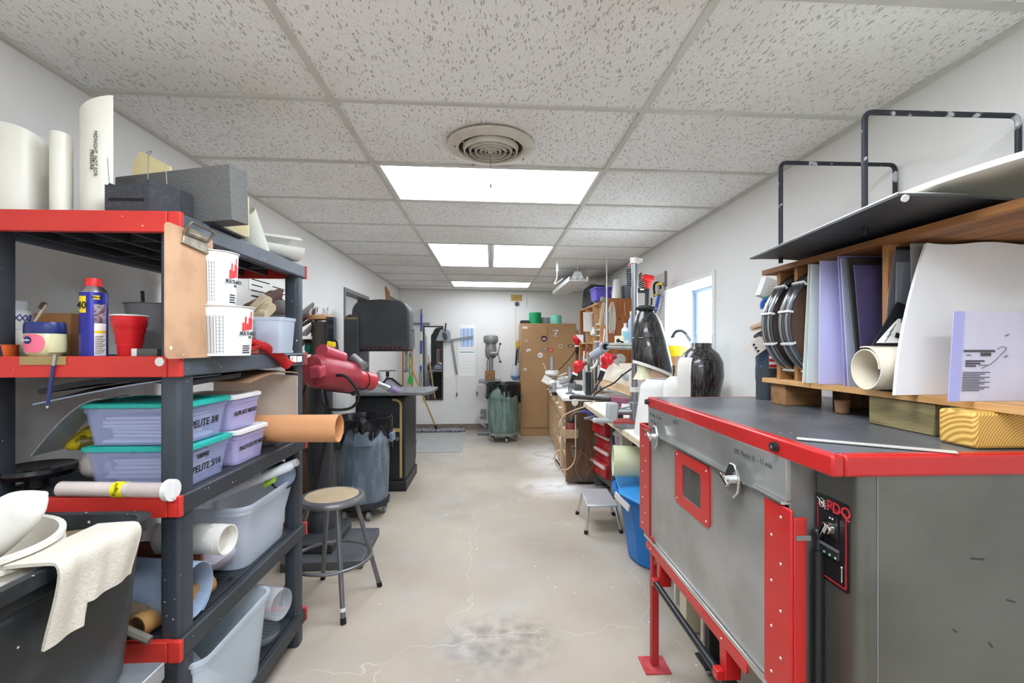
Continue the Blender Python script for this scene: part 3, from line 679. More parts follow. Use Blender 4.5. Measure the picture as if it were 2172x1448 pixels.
# spray can
x, r = disc(167, 230, 1.405)
t = thing('spray_can', 'blue and yellow lubricant spray can with a red cap', 'spray can', (x, 1.405, z)); Y = 1.405
zt = zat(590, Y, x); hcan = zt - z
part(t, 'can', G().lathe([(0.001, z), (r, z), (r, z + hcan * 0.80), (r * 0.985, z + hcan * 0.81)], (x, Y, 0), 40, cap1=True), mat('can_blue', '#2B2C8E', 0.3, 0.3))
part(t, 'shoulder', G().lathe([(r * 0.985, z + hcan * 0.81), (r, z + hcan * .815), (r * 0.95, z + hcan * 0.83), (r * .62, z + hcan * 0.895), (r * .6, z + hcan * .9)], (x, Y, 0), 40, cap1=True), M_steel)
part(t, 'cap', G().lathe([(r * .64, z + hcan * .885), (r * .62, z + hcan * .95), (r * .56, z + hcan * .995), (r * .3, z + hcan), (r * .28, z + hcan * .97), (.001, z + hcan * .97)], (x, Y, 0), 32), mat('cap_red', '#D62828', 0.35))
fa = math.atan2(-Y, -x)     # direction from the can to the camera
def patch(a0, a1, za, zb_, off=0.0006):
    def f(u, v):
        a = fa + a0 + (a1 - a0) * u; return (x + (r + off) * math.cos(a), Y + (r + off) * math.sin(a), za + (zb_ - za) * v)
    return f
g = G().sheet(patch(-1.25, -0.55, z + hcan * .55, z + hcan * .76), 8, 1, 0.0004); part(t, 'yellow_shield', g, M_yellow)
g = G().sheet(patch(-0.05, 0.42, z + hcan * .72, z + hcan * .77), 6, 1, 0.0004); part(t, 'yellow_badge', g, M_yellow)
g = G().sheet(patch(0.0, 0.95, z + hcan * .43, z + hcan * .66), 8, 1, 0.0004); part(t, 'picture_patch', g, mat('can_picture', '#6B4A56', 0.4, col2='#C7C3CC', scale=90, lo=0.45, hi=0.55))
g = G().sheet(patch(0.02, 0.95, z + hcan * .01, z + hcan * .42), 8, 1, 0.0004); part(t, 'text_panel', g, M_paper)
g = G().sheet(patch(0.04, 0.93, z + hcan * .295, z + hcan * .325, 0.0012), 8, 1, 0.0004); part(t, 'yellow_band', g, M_yellow)
g = G()
for k in range(11): g.sheet(patch(0.08, 0.6 + 0.3 * ((k * 7) % 3) / 3, z + hcan * (.03 + k * .022), z + hcan * (.038 + k * .022), 0.0012), 6, 1, 0.0003)
def ctext(s, size, a, zz, off=0.0012): return g.text(s, size, (x + (r + off) * math.cos(fa + a), Y + (r + off) * math.sin(fa + a), zz), (-math.sin(fa + a), math.cos(fa + a), 0), (0, 0, 1), 0.0003, 0.0003, center=True)
ctext('WD-40', 0.0075, 0.18, z + hcan * .735); ctext('40', 0.03, -0.85, z + hcan * .60, 0.003)
part(t, 'lettering', g, M_ink)
# red cup
x, r = disc(231, 317, 1.40); h = zat(668, 1.4, x) - z
t = thing('red_cup', 'red plastic party cup with a white rim at the shelf edge', 'cup', (x, 1.40, z))
part(t, 'cup', G().lathe([(.001, z + .003), (r * .62, z), (r * .68, z + h * .28), (r * .72, z + h * .3), (r * .78, z + h * .55), (r * .84, z + h * .58), (r * .86, z + h * .7), (r * .93, z + h * .72), (r * .97, z + h * .97), (r * .93, z + h * .97), (r * .6, z + .006), (.001, z + .006)], (x, 1.4, 0), 14), mat('cup_red', '#D41F26', 0.3), smooth=50)
part(t, 'rim', G().lathe([(r * .95, z + h * .965), (r, z + h * .97), (r, z + h), (r * .94, z + h)], (x, 1.4, 0), 36), M_white)
# gray tub behind it
x, r = disc(263, 385, 1.62); h = zat(645, 1.62, x) - z
solo('gray_tub', cup(x, 1.62, z, h, r * .85, r, lip=0.006), mat('tub_gray', '#7B7C7E', 0.5, col2='#8E8F90', scale=8), 'gray dusty plastic tub behind the red cup', 'tub')
p = at(302, 650, 1.62)
solo('mixing_stick', G().tube([(p.x + 0.01, 1.62, z + 0.01), (p.x, 1.62, zat(617, 1.62, p.x))], 0.006, 6), M_black, 'black stick standing in the gray tub', 'stick')
g = G().box(at(278, 745, 1.365).x, at(290, 745, 1.365).x, 1.365, 1.38, z, zat(739, 1.36, -1)); 
solo('chalk_piece', g, M_white, 'small white chalky block beside the red cup', 'block', bevel=0.001)
solo('clear_case', G().box(at(291, 745, 1.365).x, at(334, 745, 1.365).x, 1.362, 1.39, z, zat(739, 1.36, -1)), mat('case_dark', '#5A5F58', 0.2, alpha=0.8), 'little dark see-through case on the shelf edge near the clipboard', 'case', bevel=0.002)
# measuring pails
def pail(px0, px1, Y, zb_, ztop, label, hdr=True):
    x, r = disc(px0, px1, Y); h = ztop - zb_
    t = thing('measuring_pail', label, 'pail', (x, Y, zb_), 'white mixing pails on the second shelf')
    part(t, 'pail', cup(x, Y, zb_, h, r * .86, r * .97, th=.002, lip=.004), M_white)
    fa = math.atan2(-Y, -x)
    def P(u0, u1, v0, v1, off=.0012):
        def f(u, v):
            a = fa + u0 + (u1 - u0) * u; vv = v0 + (v1 - v0) * v; q = r * (.86 + .11 * vv) + off
            return (x + q * math.cos(a), Y + q * math.sin(a), zb_ + h * vv)
        return f
    g = G()
    for k in range(22):
        g.sheet(P(-.52, -.30, .06 + k * .033, .064 + k * .033), 3, 1, .0003)
        if k % 2: g.sheet(P(-.22, .0, .06 + k * .033, .064 + k * .033), 3, 1, .0003)
    for uu in (-.52, -.41, -.30, -.22, -.11, .0): g.sheet(P(uu, uu + .012, .05, .80), 1, 6, .0003)
    for k in range(4): g.sheet(P(.72, 1.15 - .06 * (k % 2), .05 + k * .045, .075 + k * .045), 3, 1, .0003)
    def T(s, size, a, vv):
        q = r * (.86 + .11 * vv) + .0015
        g.text(s, size, (x + q * math.cos(fa + a), Y + q * math.sin(fa + a), zb_ + h * vv), (-math.sin(fa + a), math.cos(fa + a), 0), (0, 0, 1), .0003, .0004, center=True)
    T('MULTI-MIX', .016, .95, .42); T('PAIL', .008, 1.1, .36)
    part(t, 'printing', g, mat('gray_print', '#3A3C44', .6))
    g = G()
    for k in range(6):
        u0 = .66 + k * .1; g.sheet(P(u0, u0 + .085, .50 + .01 * k, .57 + .10 * (1 + math.sin(k * 2.1)) + .035 * k), 2, 1, .0003)
    part(t, 'red_logo', g, mat('logo_red', '#D8353A', .5))
    return t
zp = zat(648, 1.50, -1.0)
pail(400, 541, 1.52, z, zp - .002, 'white measuring pail with red print, lower of the stacked two')
pail(398, 508, 1.50, zp, zat(536, 1.50, -1.0), 'white measuring pail with red print, upper of the stacked two')
# clear tub with wooden bits
x0 = at(537, 700, 1.85).x; x1 = at(603, 700, 1.85).x; zt = zat(672, 1.85, -.9)
t = thing('clear_tub', 'clear square tub with white things inside at the far part of the second shelf', 'tub', ((x0 + x1) / 2, 1.9, z))
g = G(); cxx = (x0 + x1) / 2; hw = (x1 - x0) / 2
def sq(s, zz): return [Vector((cxx + p[0] * s, 1.90 + p[1] * s, zz)) for p in rrect(hw * 2, .14, .015)]
g.rings([sq(.82, z + .003), sq(.95, zt - .012), sq(1.0, zt - .012), sq(1.0, zt), sq(.95, zt), sq(.80, z + .006)], True, True, True)
part(t, 'tub', g, mat('tub_clear', '#CAD6E4', .25, alpha=.5))
part(t, 'contents', G().ball((cxx - .015, 1.90, z + .05), .04, 12, (1, .8, 1.2)), mat('tub_grey_item', '#8A959C', .6))
# red cloth draped
def redf(u, v):
    px = 532 + 75 * u; xx = onx(px, 740, SX1 + .012 + .012 * math.sin(u * 7)).y
    yy = 1.60 + .46 * u
    zz = z + .055 * (1 - u) * (1 - v) + .012 * math.sin(u * 9 + v * 4) + .02
    xo = -.96 + .10 * v
    if u > .5:
        k = (u - .5) * 2; zz -= .055 * k * v * 1.3; xo += .012 * k
    return (xo + .01 * math.sin(u * 11), yy, zz)
g = G().sheet(redf, 26, 12, .006)
a = onx(575, 745, SX1); 
g.tube(smooth_path([(-.90, 1.70, z + .055), (-.885, 1.78, z + .04), (-.868, 1.86, z + .012), (-.858, 1.93, z - .022), (-.856, 1.965, z - .045)], 5), [.012 + .012 * k / 20 for k in range(21)], 12)
g.jitter(.006, 30)
solo('red_rag', g, M_redcloth, 'crumpled red rag drooping over the edge of the second shelf', 'rag', smooth=80)
g = G().box(-.92, -.885, 1.71, 1.80, z + .001, z + .028)
solo('leather_scrap', g, mat('brick_leather', '#B5604F', .8), 'brick-coloured leather scrap tucked beside the red rag', 'leather scrap', bevel=.004)
g = G().box(at(592, 750, 2.1).x, at(612, 750, 2.1).x, 2.08, 2.16, z, z + .012); solo('cyan_sponge', g, mat('cyan', '#8FD6E0', .7), 'flat light blue sponge near the far end of the second shelf', 'sponge', bevel=.002)
# tape and blue brush hanging over the red beam
a = at(42, 757, SY0 - .002); b_ = at(140, 757, SY0 - .002)
solo('masking_tape', G().box(a.x, b_.x, SY0 - .003, SY0 - .0015, z - .022, z + .001), mat('tape_tan', '#A08A5A', .8), 'strip of tan masking tape stuck to the red shelf beam', 'tape')
p0 = at(117, 752, SY0 - .006); p1 = at(100, 866, SY0 - .006)
t = thing('pencil_brush', 'dark blue artist brush hanging handle down from tape on the red beam', 'brush', p1)
part(t, 'handle', G().cyl(p0.lerp(p1, .2), p1.lerp(p0, .05), .0042, n=10), mat('navy_lacquer', '#26346C', .35))
part(t, 'ferrule', G().cyl(p0, p0.lerp(p1, .2), .0045, n=10), M_steel)
part(t, 'tip', G().cyl(p1.lerp(p0, .05), p1, .0042, .001, n=10), M_cream)

# --- third tier
z3 = TZ[2] + .0005
def lidbox(nm, label, x0, x1, y0, y1, zb_, h, mbody, mlid, group, text=None, fill=True, tz=.5, tsize=.05, fillm=None):
    cx, cy, w, d_ = (x0 + x1) / 2, (y0 + y1) / 2, x1 - x0, y1 - y0
    t = thing(nm, label, 'storage box', (cx, cy, zb_), group); g = G()
    def ring(s, zz, e=0): return [Vector((cx + p[0], cy + p[1], zz)) for p in rrect(w * s + e, d_ * s + e, .02)]
    g.rings([ring(.86, zb_ + .001), ring(.95, zb_ + h - .03), ring(.975, zb_ + h - .03), ring(.975, zb_ + h - .014), ring(.93, zb_ + h - .014), ring(.84, zb_ + .004)], True, True, True)
    part(t, 'box', g, mbody)
    g = G().rings([ring(.99, zb_ + h - .016), ring(1.03, zb_ + h - .014), ring(1.03, zb_ + h - .003), ring(.98, zb_ + h), ring(.9, zb_ + h), ring(.88, zb_ + h - .005)], True, True, True)
    part(t, 'lid', g, mlid)
    if fill:
        g = G(); rn = random.Random(len(label))
        n = 7
        for k in range(n):
            zz = zb_ + .006 + k * (h - .05) / n; e = rn.uniform(.0, .03)
            g.box(cx - w * .37 + e * rn.random(), cx + w * .37 - e, cy - d_ * .36 + e, cy + d_ * .36 - e * .5, zz, zz + (h - .05) / n * .7)
        g.jitter(.004, 18)
        part(t, 'contents', g, fillm or mat('pelite_white', '#E6E4EC', .8))
    if text:
        g = G()
        for (s, off_y, zz, sz) in text:
            g.text(s, sz, (cx + w / 2 * (.86 + .09 * (zz - zb_) / (h - .03)) + .0015, y0 + off_y, zz), (0, 1, .02), (w * .045 / (h - .03), 0, 1), .0004, .0004)
        part(t, 'lettering', g, M_ink)
    return t
bx0, bx1, by0, by1 = -1.205, -.893, 1.405, 1.635
zb_ = z3; h1 = .128
lidbox('storage_box', 'teal-lidded clear box lettered PELITE 5/16, lower of the two stacked', bx0, bx1, by0, by1, zb_, h1, M_frostb, M_teal, 'teal-lidded boxes on the middle shelf', [("'180042", .045, zb_ + .078, .02), ('PELITE 5/16', .035, zb_ + .035, .03)])
lidbox('storage_box', 'teal-lidded clear box lettered PELITE 3/8, upper of the two stacked', bx0 - .005, bx1 - .004, by0 - .002, by1 - .003, zb_ + h1 + .001, h1, M_frostb, M_teal, 'teal-lidded boxes on the middle shelf', [('PELITE 3/8', .035, zb_ + h1 + .045, .032)])
b2x0, b2x1, b2y0, b2y1 = -1.12, -.89, 1.665, 1.88
mwb = mat('frosted_violet_plastic', '#C4BEEE', .3, alpha=.38)
lidbox('storage_box', 'white-lidded clear box lettered PLASTAZOTE MIXED on the shelf deck', b2x0, b2x1, b2y0, b2y1, zb_, .125, mwb, M_white, 'white-lidded boxes on the middle shelf', [('PIASTOZOTE MIXED', .022, zb_ + .05, .021)])
lidbox('storage_box', 'white-lidded clear box lettered ALIPLAST MIXED, on top of its twin', b2x0, b2x1 - .01, b2y0 - .02, b2y1 - .03, zb_ + .127, .125, mwb, M_white, 'white-lidded boxes on the middle shelf', [('ALIPLAST MIXED', .025, zb_ + .127 + .05, .021)])
# thick curved sheets lying over the boxes
def sh1(u, v):
    px = 120 + 330 * u; xx = -1.31 + .40 * u; yy = 1.375 + .22 * v
    return (xx, yy, z3 + .272 + .04 * math.sin(u * PI * .55) - .012 * (1 - u) + .03 * v * (1 - u) + .02 * u * u)
solo('plastic_sheet', G().sheet(sh1, 18, 6, .004), mat('sheet_bluegray', '#8E99A8', .4), 'bluish gray plastic sheet arched over the teal-lidded boxes', 'plastic sheet')
def sh2(u, v):
    xx = -1.32 + .42 * u; yy = 1.40 + .3 * v
    return (xx, yy, z3 + .30 + .035 * math.sin(u * PI * .8) + .01 * v)
solo('dark_sheet', G().sheet(sh2, 18, 6, .016), mat('sheet_dark', '#26282B', .6), 'dark foam sheet piled above the teal-lidded boxes', 'foam sheet')
def sh3(u, v):
    return (-1.33 + .20 * u, 1.39 + .1 * v, z3 + .105 + .165 * math.sin(u * PI * .5) + .003)
solo('clear_strip', G().sheet(sh3, 14, 3, .003), mat('sheet_clear_gray', '#8C9294', .25, alpha=.7), 'narrow clear plastic sheet curving down at the end of the middle shelf', 'plastic sheet')
# big beige sheet behind, curved
def sh4(u, v):
    a = u * 1.9; yy = 1.93 + .16 * math.sin(a); xx = -1.13 + .27 * u
    top = z3 + .315 - .02 * u; bot = z3 + .003 + (.0 if u < .6 else .09 * ((u - .6) / .4))
    return (xx, yy, bot + (top - bot) * v)
solo('beige_sheet', G().sheet(sh4, 20, 10, .004), mat('beige_plastic', '#BDB4A6', .5, col2='#ABA193', scale=4), 'large curved beige plastic sheet standing behind the white-lidded boxes', 'plastic sheet')
def sh5(u, v): return (-1.10 + .22 * u, 1.72 + .42 * v, z3 + .285 + .05 * math.sin(v * 2.2 + .3) * (1 - .3 * u) - .0 * u)
solo('tan_sheet', G().sheet(sh5, 8, 12, .004), mat('tan_sheet', '#A88466', .5), 'thin tan sheet lying arched over the white-lidded boxes', 'plastic sheet')
# rolled tan sheet poking into the aisle
P0 = Vector((-1.02, 2.0, z3 + .075)); P1 = Vector((-.635, 1.955, zat(909, 1.95, -.64)))
def roll(u, v):
    a = -.6 + u * 2 * PI * 1.25; rr_ = .060 - .006 * u; d = (P1 - P0); p = P0 + d * (v * (1 - .25 * (u > .82) * (u - .82) / .18 * v))
    return (p.x, p.y + rr_ * math.cos(a), p.z + rr_ * math.sin(a))
solo('rolled_sheet', G().sheet(roll, 44, 6, .0025), mat('orange_tan_sheet', '#D89F70', .45, col2='#C68B5C', scale=3), 'rolled orange-tan plastic sheet poking out of the shelving into the aisle', 'rolled sheet')
# left end of third tier: dark ring stack, printed bag, yellow bag, blue bit
x, r = disc(-70, 132, 1.40)
t = thing('reel', 'glossy black round reel lying flat at the end of the middle shelf', 'reel', (x, 1.42, z3))
part(t, 'disc', G().lathe([(r * .3, z3 + .03), (r * .9, z3 + .035), (r, z3 + .05), (r * .97, z3 + .062), (r * .86, z3 + .058), (r * .3, z3 + .052)], (x, 1.46, 0), 48), mat('gloss_black', '#141418', .18))
part(t, 'hub', G().cyl((x, 1.46, z3), (x, 1.46, z3 + .055), r * .32, n=24), M_black)
def bagf(cx, cy, z0, rx, ry, h, seed):
    g = G().ball((cx, cy, z0 + h / 2), 1, 24, (rx, ry, h / 2)); g.jitter(.03, 9, seed)
    for v in g.bm.verts: v.co.z = max(v.co.z, z0 + .002)
    return g
t = thing('printed_bag', 'crumpled white bag with red and black print beside the black reel', 'bag', (-1.22, 1.56, z3))
part(t, 'bag', bagf(-1.225, 1.56, z3, .085, .09, .13, 3.0), mat('bag_white', '#C9C2BE', .45, col2='#8E5A54', scale=12, lo=.56, hi=.6, amt=.8), smooth=60)
solo('yellow_bag', bagf(-1.29, 1.55, z3 + .10, .065, .07, .06, 8.0), mat('bag_yellow', '#C9B41E', .4, col2='#4A4416', scale=18, lo=.5, hi=.55, amt=.9), 'crumpled yellow and black plastic bag at the shelf end', 'bag', smooth=60)
p = Vector((-1.33, 1.50, z3 + .165)); solo('blue_scrap', G().obox(p, (.045, .03, .028), (.2, .3, .4)), mat('scrap_blue', '#4C93C2', .6), 'small light blue plastic scrap above the yellow bag', 'scrap', bevel=.002)
# clear tube with yellow band on the corner
p0 = at(92, 1066, 1.30); p1 = at(345, 1066, 1.30); p0.z = p1.z = TZ[2] + .024; p0.y, p1.y = 1.352, 1.325
t = thing('mailing_tube', 'clear tube holding rolled white paper with a yellow band', 'tube', (p0 + p1) / 2)
part(t, 'tube', G().pipe(p0, p1, .021, .0015, 28), mat('tube_clear', '#E8DAD4', .15, alpha=.4))
part(t, 'paper_roll', G().pipe(p0, p0.lerp(p1, .64), .0185, .002, 24), M_paper)
part(t, 'yellow_band', G().pipe(p0.lerp(p1, .51), p0.lerp(p1, .61), .0216, .001, 28), mat('band_yellow', '#F0E214', .5))
d = (p1 - p0).normalized()
part(t, 'end_cap', G().cyl(p1 - d * .004, p1 + d * .012, .030, n=28).obox(p1 + d * .014, (.004, .006, .045), (0, 0, -.07)), M_white)
part(t, 'lettering', G().text('Fragile', .014, p0.lerp(p1, .55) + Vector((.004, -.0225, -.012)), (.2, 0, 1), (-1, 0, .2), .0003), M_ink)

# --- things between tier three and tier four
z4 = TZ[3] + .0005
def tote(nm, label, cx, cy, w, d_, zb_, h, m, group=None, taper=.86, rot=0.0, cat='storage tote'):
    t = thing(nm, label, cat, (cx, cy, zb_), group); g = G(); R = Matrix.Rotation(rot, 3, 'Z')
    def ring(s, zz, e=0.0, r_=.05): return [Vector((cx, cy, zz)) + R @ Vector((p[0], p[1], 0)) for p in rrect(w * s + e, d_ * s + e, r_, 6)]
    hs = [ring(taper, zb_ + .001, 0), ring(taper + .02, zb_ + .012), ring(taper + .07, zb_ + h * .5), ring(.95, zb_ + h - .035), ring(.97, zb_ + h - .03), ring(.975, zb_ + h - .012), ring(1.0, zb_ + h - .01), ring(1.0, zb_ + h), ring(.955, zb_ + h), ring(.94, zb_ + h - .02), ring(taper + .06, zb_ + h * .5, -.004), ring(taper, zb_ + .005, -.006)]
    g.rings(hs, True, True, True); part(t, 'tub', g, m); return t
m_t = mat('tote_frost', '#D6E0EE', .3, alpha=.55)
t = tote('storage_tote', 'large frosted clear tote on the fourth shelf near the aisle', -1.045, 1.93, .32, .44, z4, .245, m_t, taper=.78)
part(t, 'contents', G().ball((-1.04, 1.8, z4 + .07), .1, 16, (1, 1.7, .6)).jitter(.02, 12), mat('tote_contents', '#C8C4D8', .8))
p0 = at(500, 1040, 1.75); p1 = Vector((-.845, 1.93, zat(1000, 1.93, -.845)))
for k, (dz, dy) in enumerate(((0, 0), (.015, .03))):
    a = Vector((-1.06, 1.74 + dy * 2, z4 + .262 + dz * .2)); b_ = Vector((-.85, 2.0 + dy * 2, z3 - .085 + dz * .2))
    solo('clear_tube', G().pipe(a, b_, .017, .0015, 20), M_clear, ('upper' if k else 'lower') + ' clear acrylic tube resting slantwise on the frosted tote', 'tube', 'clear tubes on the frosted tote')
p = at(613, 1007, 2.05)
t = thing('round_jar', 'round clear jar with a black ring lying on its side above the tote', 'jar', p - Vector((0, 0, .06)))
q0 = Vector((-.97, 2.10, p.z)); q1 = Vector((-.875, 2.02, p.z))
part(t, 'body', G().cyl(q0, q0.lerp(q1, .7), .055, n=32), mat('jar_black', '#1E2226', .3))
part(t, 'face', G().cyl(q0.lerp(q1, .7), q0.lerp(q1, .74), .054, n=32), mat('jar_face', '#7E8CA0', .12, col2='#9FB0C4', scale=20))
part(t, 'ring', G().pipe(q0.lerp(q1, .66), q0.lerp(q1, .80), .0585, .005, 32), M_black)
solo('green_clip', G().obox(Vector((-.93, 1.98, z4 + .272)), (.05, .07, .018), (.1, -.5, .3)), mat('lime', '#9ACB3C', .4), 'lime green plastic clip at the tote rim', 'clip', bevel=.003)
# brown board, clear bag roll, tubes on tier four
solo('brown_board', G().box(-1.33, -.98, 1.60, 1.612, z4, z4 + .175), mat('brown_board', '#8A5A40', .7, col2='#6E4632', scale=5), 'brown board standing across the fourth shelf behind the rolled clear sheet', 'board')
def rollc(u, v):
    a = -1.2 + u * 2 * PI * 1.1; rr_ = .085 - .010 * u; P0 = Vector((-1.30, 1.52, z4 + .088)); P1 = Vector((-.90, 1.45, z4 + .088)); p = P0.lerp(P1, v)
    return (p.x, p.y + rr_ * math.cos(a), p.z + rr_ * math.sin(a))
solo('rolled_clear_sheet', G().sheet(rollc, 40, 6, .002), mat('roll_blue', '#A9BED8', .25, alpha=.75), 'rolled bluish clear sheet lying across the fourth shelf', 'rolled sheet')
t = thing('bagged_bundle', 'milky plastic bag bundle with an open white end beside the shelf post', 'bag', (-.93, 1.60, z4))
g = G().cyl((-1.10, 1.58, z4 + .20), (-.90, 1.57, z4 + .195), .048, n=20).jitter(.012, 25, 2)
part(t, 'bag', g, mat('bag_milky', '#E2E0DA', .25, alpha=.7), smooth=60)
part(t, 'open_end', G().pipe((-.93, 1.573, z4 + .195), (-.87, 1.565, z4 + .195), .048, .004, 28), M_whited)
part(t, 'lining', G().cyl((-.905, 1.571, z4 + .195), (-.90, 1.571, z4 + .195), .046, n=24), mat('cream_in', '#E6DFD0', .6))
a = Vector((-1.30, 1.42, z4 + .046)); b_ = Vector((-1.0, 1.42, z4 + .046))
solo('cardboard_tube', G().pipe(a, b_, .045, .004, 32), mat('tube_brown', '#7A6650', .7), 'dark brown cardboard tube lying behind the shelf post', 'tube')
a = Vector((-1.01, 1.355, z4 + .034)); b_ = Vector((-.955, 1.60, z4 + .034))
solo('cardboard_tube', G().pipe(a, b_, .033, .004, 32), mat('tube_tan', '#A9824C', .5), 'short shiny tan tube pointing at the camera on the fourth shelf', 'tube')
a = at(256, 1336, 1.33); b_ = at(318, 1362, 1.33); a.z = z4 + .05; b_.z = z4 + .013
solo('gray_stick', G().tube([a, b_.lerp(a, .3), b_], .012, 8), mat('stick_gray', '#807A70', .9, col2='#5E5850', scale=30), 'rough gray stick lying at the red corner of the fourth shelf', 'stick')
# bottom tier
z5 = TZ[4] + .0005
t = tote('storage_tote', 'big open frosted tote on the lowest shelf', -1.06, 1.62, .42, .46, z5, .30, mat('tote_clear2', '#D9E6F0', .25, alpha=.45), taper=.84)
def wavy(u, v): return (-1.15 + .20 * u, 1.5 + .2 * v, z5 + .12 + .06 * math.sin(u * 4 + v))
part(t, 'contents', G().sheet(wavy, 10, 6, .004), mat('tote_inner', '#D8E2EC', .4))
a = Vector((-1.04, 2.02, z5 + .25)); b_ = Vector((-.875, 1.94, z5 + .215))
p = at(603, 1285, 2.02); b_ = Vector((-.885, 1.985, z5 + .066)); a = Vector((-1.12, 2.06, z5 + .066))
solo('acrylic_cylinder', G().pipe(a + Vector((0, 0, .085)), b_ + Vector((0, 0, .085)), .062, .002, 36), M_clear, 'wide clear acrylic cylinder lying on the lowest shelf by the stool', 'cylinder')
def bowlf(r0): return [(r0, 0), (r0 * .98, .012), (r0 * .7, .04), (r0 * .3, .055), (.001, .057)]
solo('glass_dish', G().lathe([(p_[0], .058 - p_[1]) for p_ in bowlf(.075)][::-1], (-.96, 1.96, z5), 32), mat('dish_glass', '#8A949A', .1, alpha=.45), 'clear glass dish under the acrylic cylinder', 'dish')
# ------------------------------------------------------------ near corner: platform, black tub, bucket, towel
zp = .545
t = thing('metal_platform', 'aluminium platform on square legs carrying the big black tub', 'platform', (-1.1, 1.0, 0))
part(t, 'deck', G().box(-1.42, -.865, .62, 1.262, zp - .045, zp), mat('aluminium', '#B9BCC2', .38, .7, col2='#8F9398', scale=9), bevel=.004)
for x, y in ((-.905, 1.225), (-.905, .66), (-1.38, 1.225), (-1.38, .66)):
    part(t, 'leg', G().box(x - .035, x + .035, y - .035, y + .035, 0, zp - .045), mat('platform_leg', '#A9ABAE', .5, .3, col2='#E3E1DC', scale=16, lo=.55, hi=.62), bevel=.004)
t = thing('black_tub', 'large dusty black plastic tub with plaster splashes on the aluminium platform', 'tub', (-1.13, .98, zp))
ZR = .942
def tring(s, zz, r_=.07):
    return [Vector((-1.135 + p[0] * s, .975 + p[1] * s, zz)) for p in rrect(.52, .60, r_, 6)]
g = G().rings([tring(.80, zp + .001), tring(.84, zp + .02), tring(.93, ZR - .06), tring(.95, ZR - .055), tring(.95, ZR - .03), tring(1.0, ZR - .028), tring(1.0, ZR), tring(.92, ZR), tring(.90, ZR - .06), tring(.81, zp + .02), tring(.79, zp + .01)], True, True, True)
part(t, 'tub', g, mat('tub_black', '#1E2225', .45, col2='#616A70', scale=5, lo=.45, hi=.68, spots='#D8D4CA', spot_scale=30, spot_size=.16, bump=.1, bscale=8))
for k in range(4):       # ribs on the aisle side
    y = .76 + k * .13
    g = G().prism([(-.905, y - .02, ZR - .06), (-.905, y + .02, ZR - .06), (-.93, y + .018, zp + .05), (-.93, y - .018, zp + .05)], (.012, 0, 0)); part(t, 'rib', g, mat('tub_black_rib', '#2B3135', .5, col2='#474E53', scale=9), bevel=.006)
part(t, 'contents', G().sheet(lambda u, v: (-1.36 + .44 * u, .72 + .52 * v, ZR - .035 + .03 * mnoise.noise(Vector((u * 3, v * 3, 1)))), 14, 14, .01), mat('sawdust', '#A08A6C', .95, col2='#2C2C2C', scale=9, lo=.45, hi=.55))
# white bucket with white ribs, tilted
t = thing('white_bucket', 'dusty white plastic bucket standing in the black tub', 'bucket', (-1.12, .87, ZR - .08))
x, r = -1.088, .15; bx, by, bz = x, 1.0, ZR - .125
R = Matrix.Translation((bx, by, bz)) @ Matrix.Rotation(.05, 4, 'Y') @ Matrix.Rotation(.03, 4, 'X')
prof = [(.001, 0), (r * .82, 0), (r * .9, .10), (r * .90, .105), (r * .98, .106), (r * .98, .112), (r * .91, .113), (r * .92, .128), (r, .129), (r, .136), (r * .93, .137), (r * .94, .150), (r * 1.0, .152), (r * 1.0, .162), (r * .92, .162), (r * .80, .01), (.001, .01)]
part(t, 'bucket', G().lathe(prof, (0, 0, 0), 44, mtx=R), mat('bucket_white', '#DEDCD2', .45, col2='#BDB7A6', scale=8))
g = G().tube([R @ Vector((r * 1.0 * math.cos(a), r * 1.0 * math.sin(a), .10)) for a in [(-.2 - k * .12) for k in range(6)]], .003, 6); part(t, 'handle', g, M_white)
# big pale tongue-shaped mould
def tong(u, v):
    a = u * 2 * PI; Lh = .34; s = v
    wd = (.030 + .052 * math.sin(PI * min(1, s * .86 + .12)) ** .8) * (1 if s < .98 else .5)
    c0 = Vector((-1.13, .80, ZR - .05)).lerp(Vector((-.965, 1.10, ZR + .085)), s)
    return (c0.x + wd * .95 * math.cos(a), c0.y + .028 * math.sin(a), c0.z + wd * .8 * math.cos(a + .9) + .01 * math.sin(a))
g = G(); c0, c1 = at(-60, 1175, .98), at(68, 1054, 1.02)
dd = (c1 - c0)
n = 30; rs = []
side = dd.cross(Vector((0, 1, 0))).normalized(); dep = Vector((0, 1, 0))
for i in range(n + 1):
    s = i / n; wd = .047 * (max(.0001, 1 - ((s - .35) / .66) ** 5)) ** .5 if s > .35 else .041 + .006 * s / .35
    p = c0 + dd * s; tw = [p + side * wd * math.cos(a) + dep * .035 * math.sin(a) for a in [2 * PI * k / 20 for k in range(20)]]
    rs.append(tw)
g.rings(rs, True, True, True)
solo('padded_mould', g, mat('padded_white', '#D9D7D0', .85, col2='#C4C1B8', scale=6, bump=.2, bscale=40), 'rounded tongue-shaped pale padded mould leaning in the white bucket', 'mould', smooth=70)
# towel over the rim
def towel(u, v):
    yy = .935 + .215 * u; xe = -1.135 + .26          # rim outer x
    s = v * .235
    if s < .075: x_, z_ = xe - .07 + s, ZR + .007
    elif s < .10:
        k = (s - .075) / .025; x_, z_ = xe + .006 + .010 * math.sin(k * PI / 2), ZR + .008 - .012 * (1 - math.cos(k * PI / 2))
    else:
        fall = (s - .10) * (1.05 if u < .42 else .72); x_, z_ = xe + .018 - fall * .05, ZR - .006 - fall
    fold = .0035 * math.sin(u * 18) + .003 * math.sin(u * 7 + v * 4)
    return (x_ + fold * (v > .25), yy + .012 * math.sin(v * 4), z_ + .0)
solo('hand_towel', G().sheet(towel, 40, 22, .007), M_cloth, 'off-white woven towel draped over the rim of the black tub', 'towel', smooth=70)

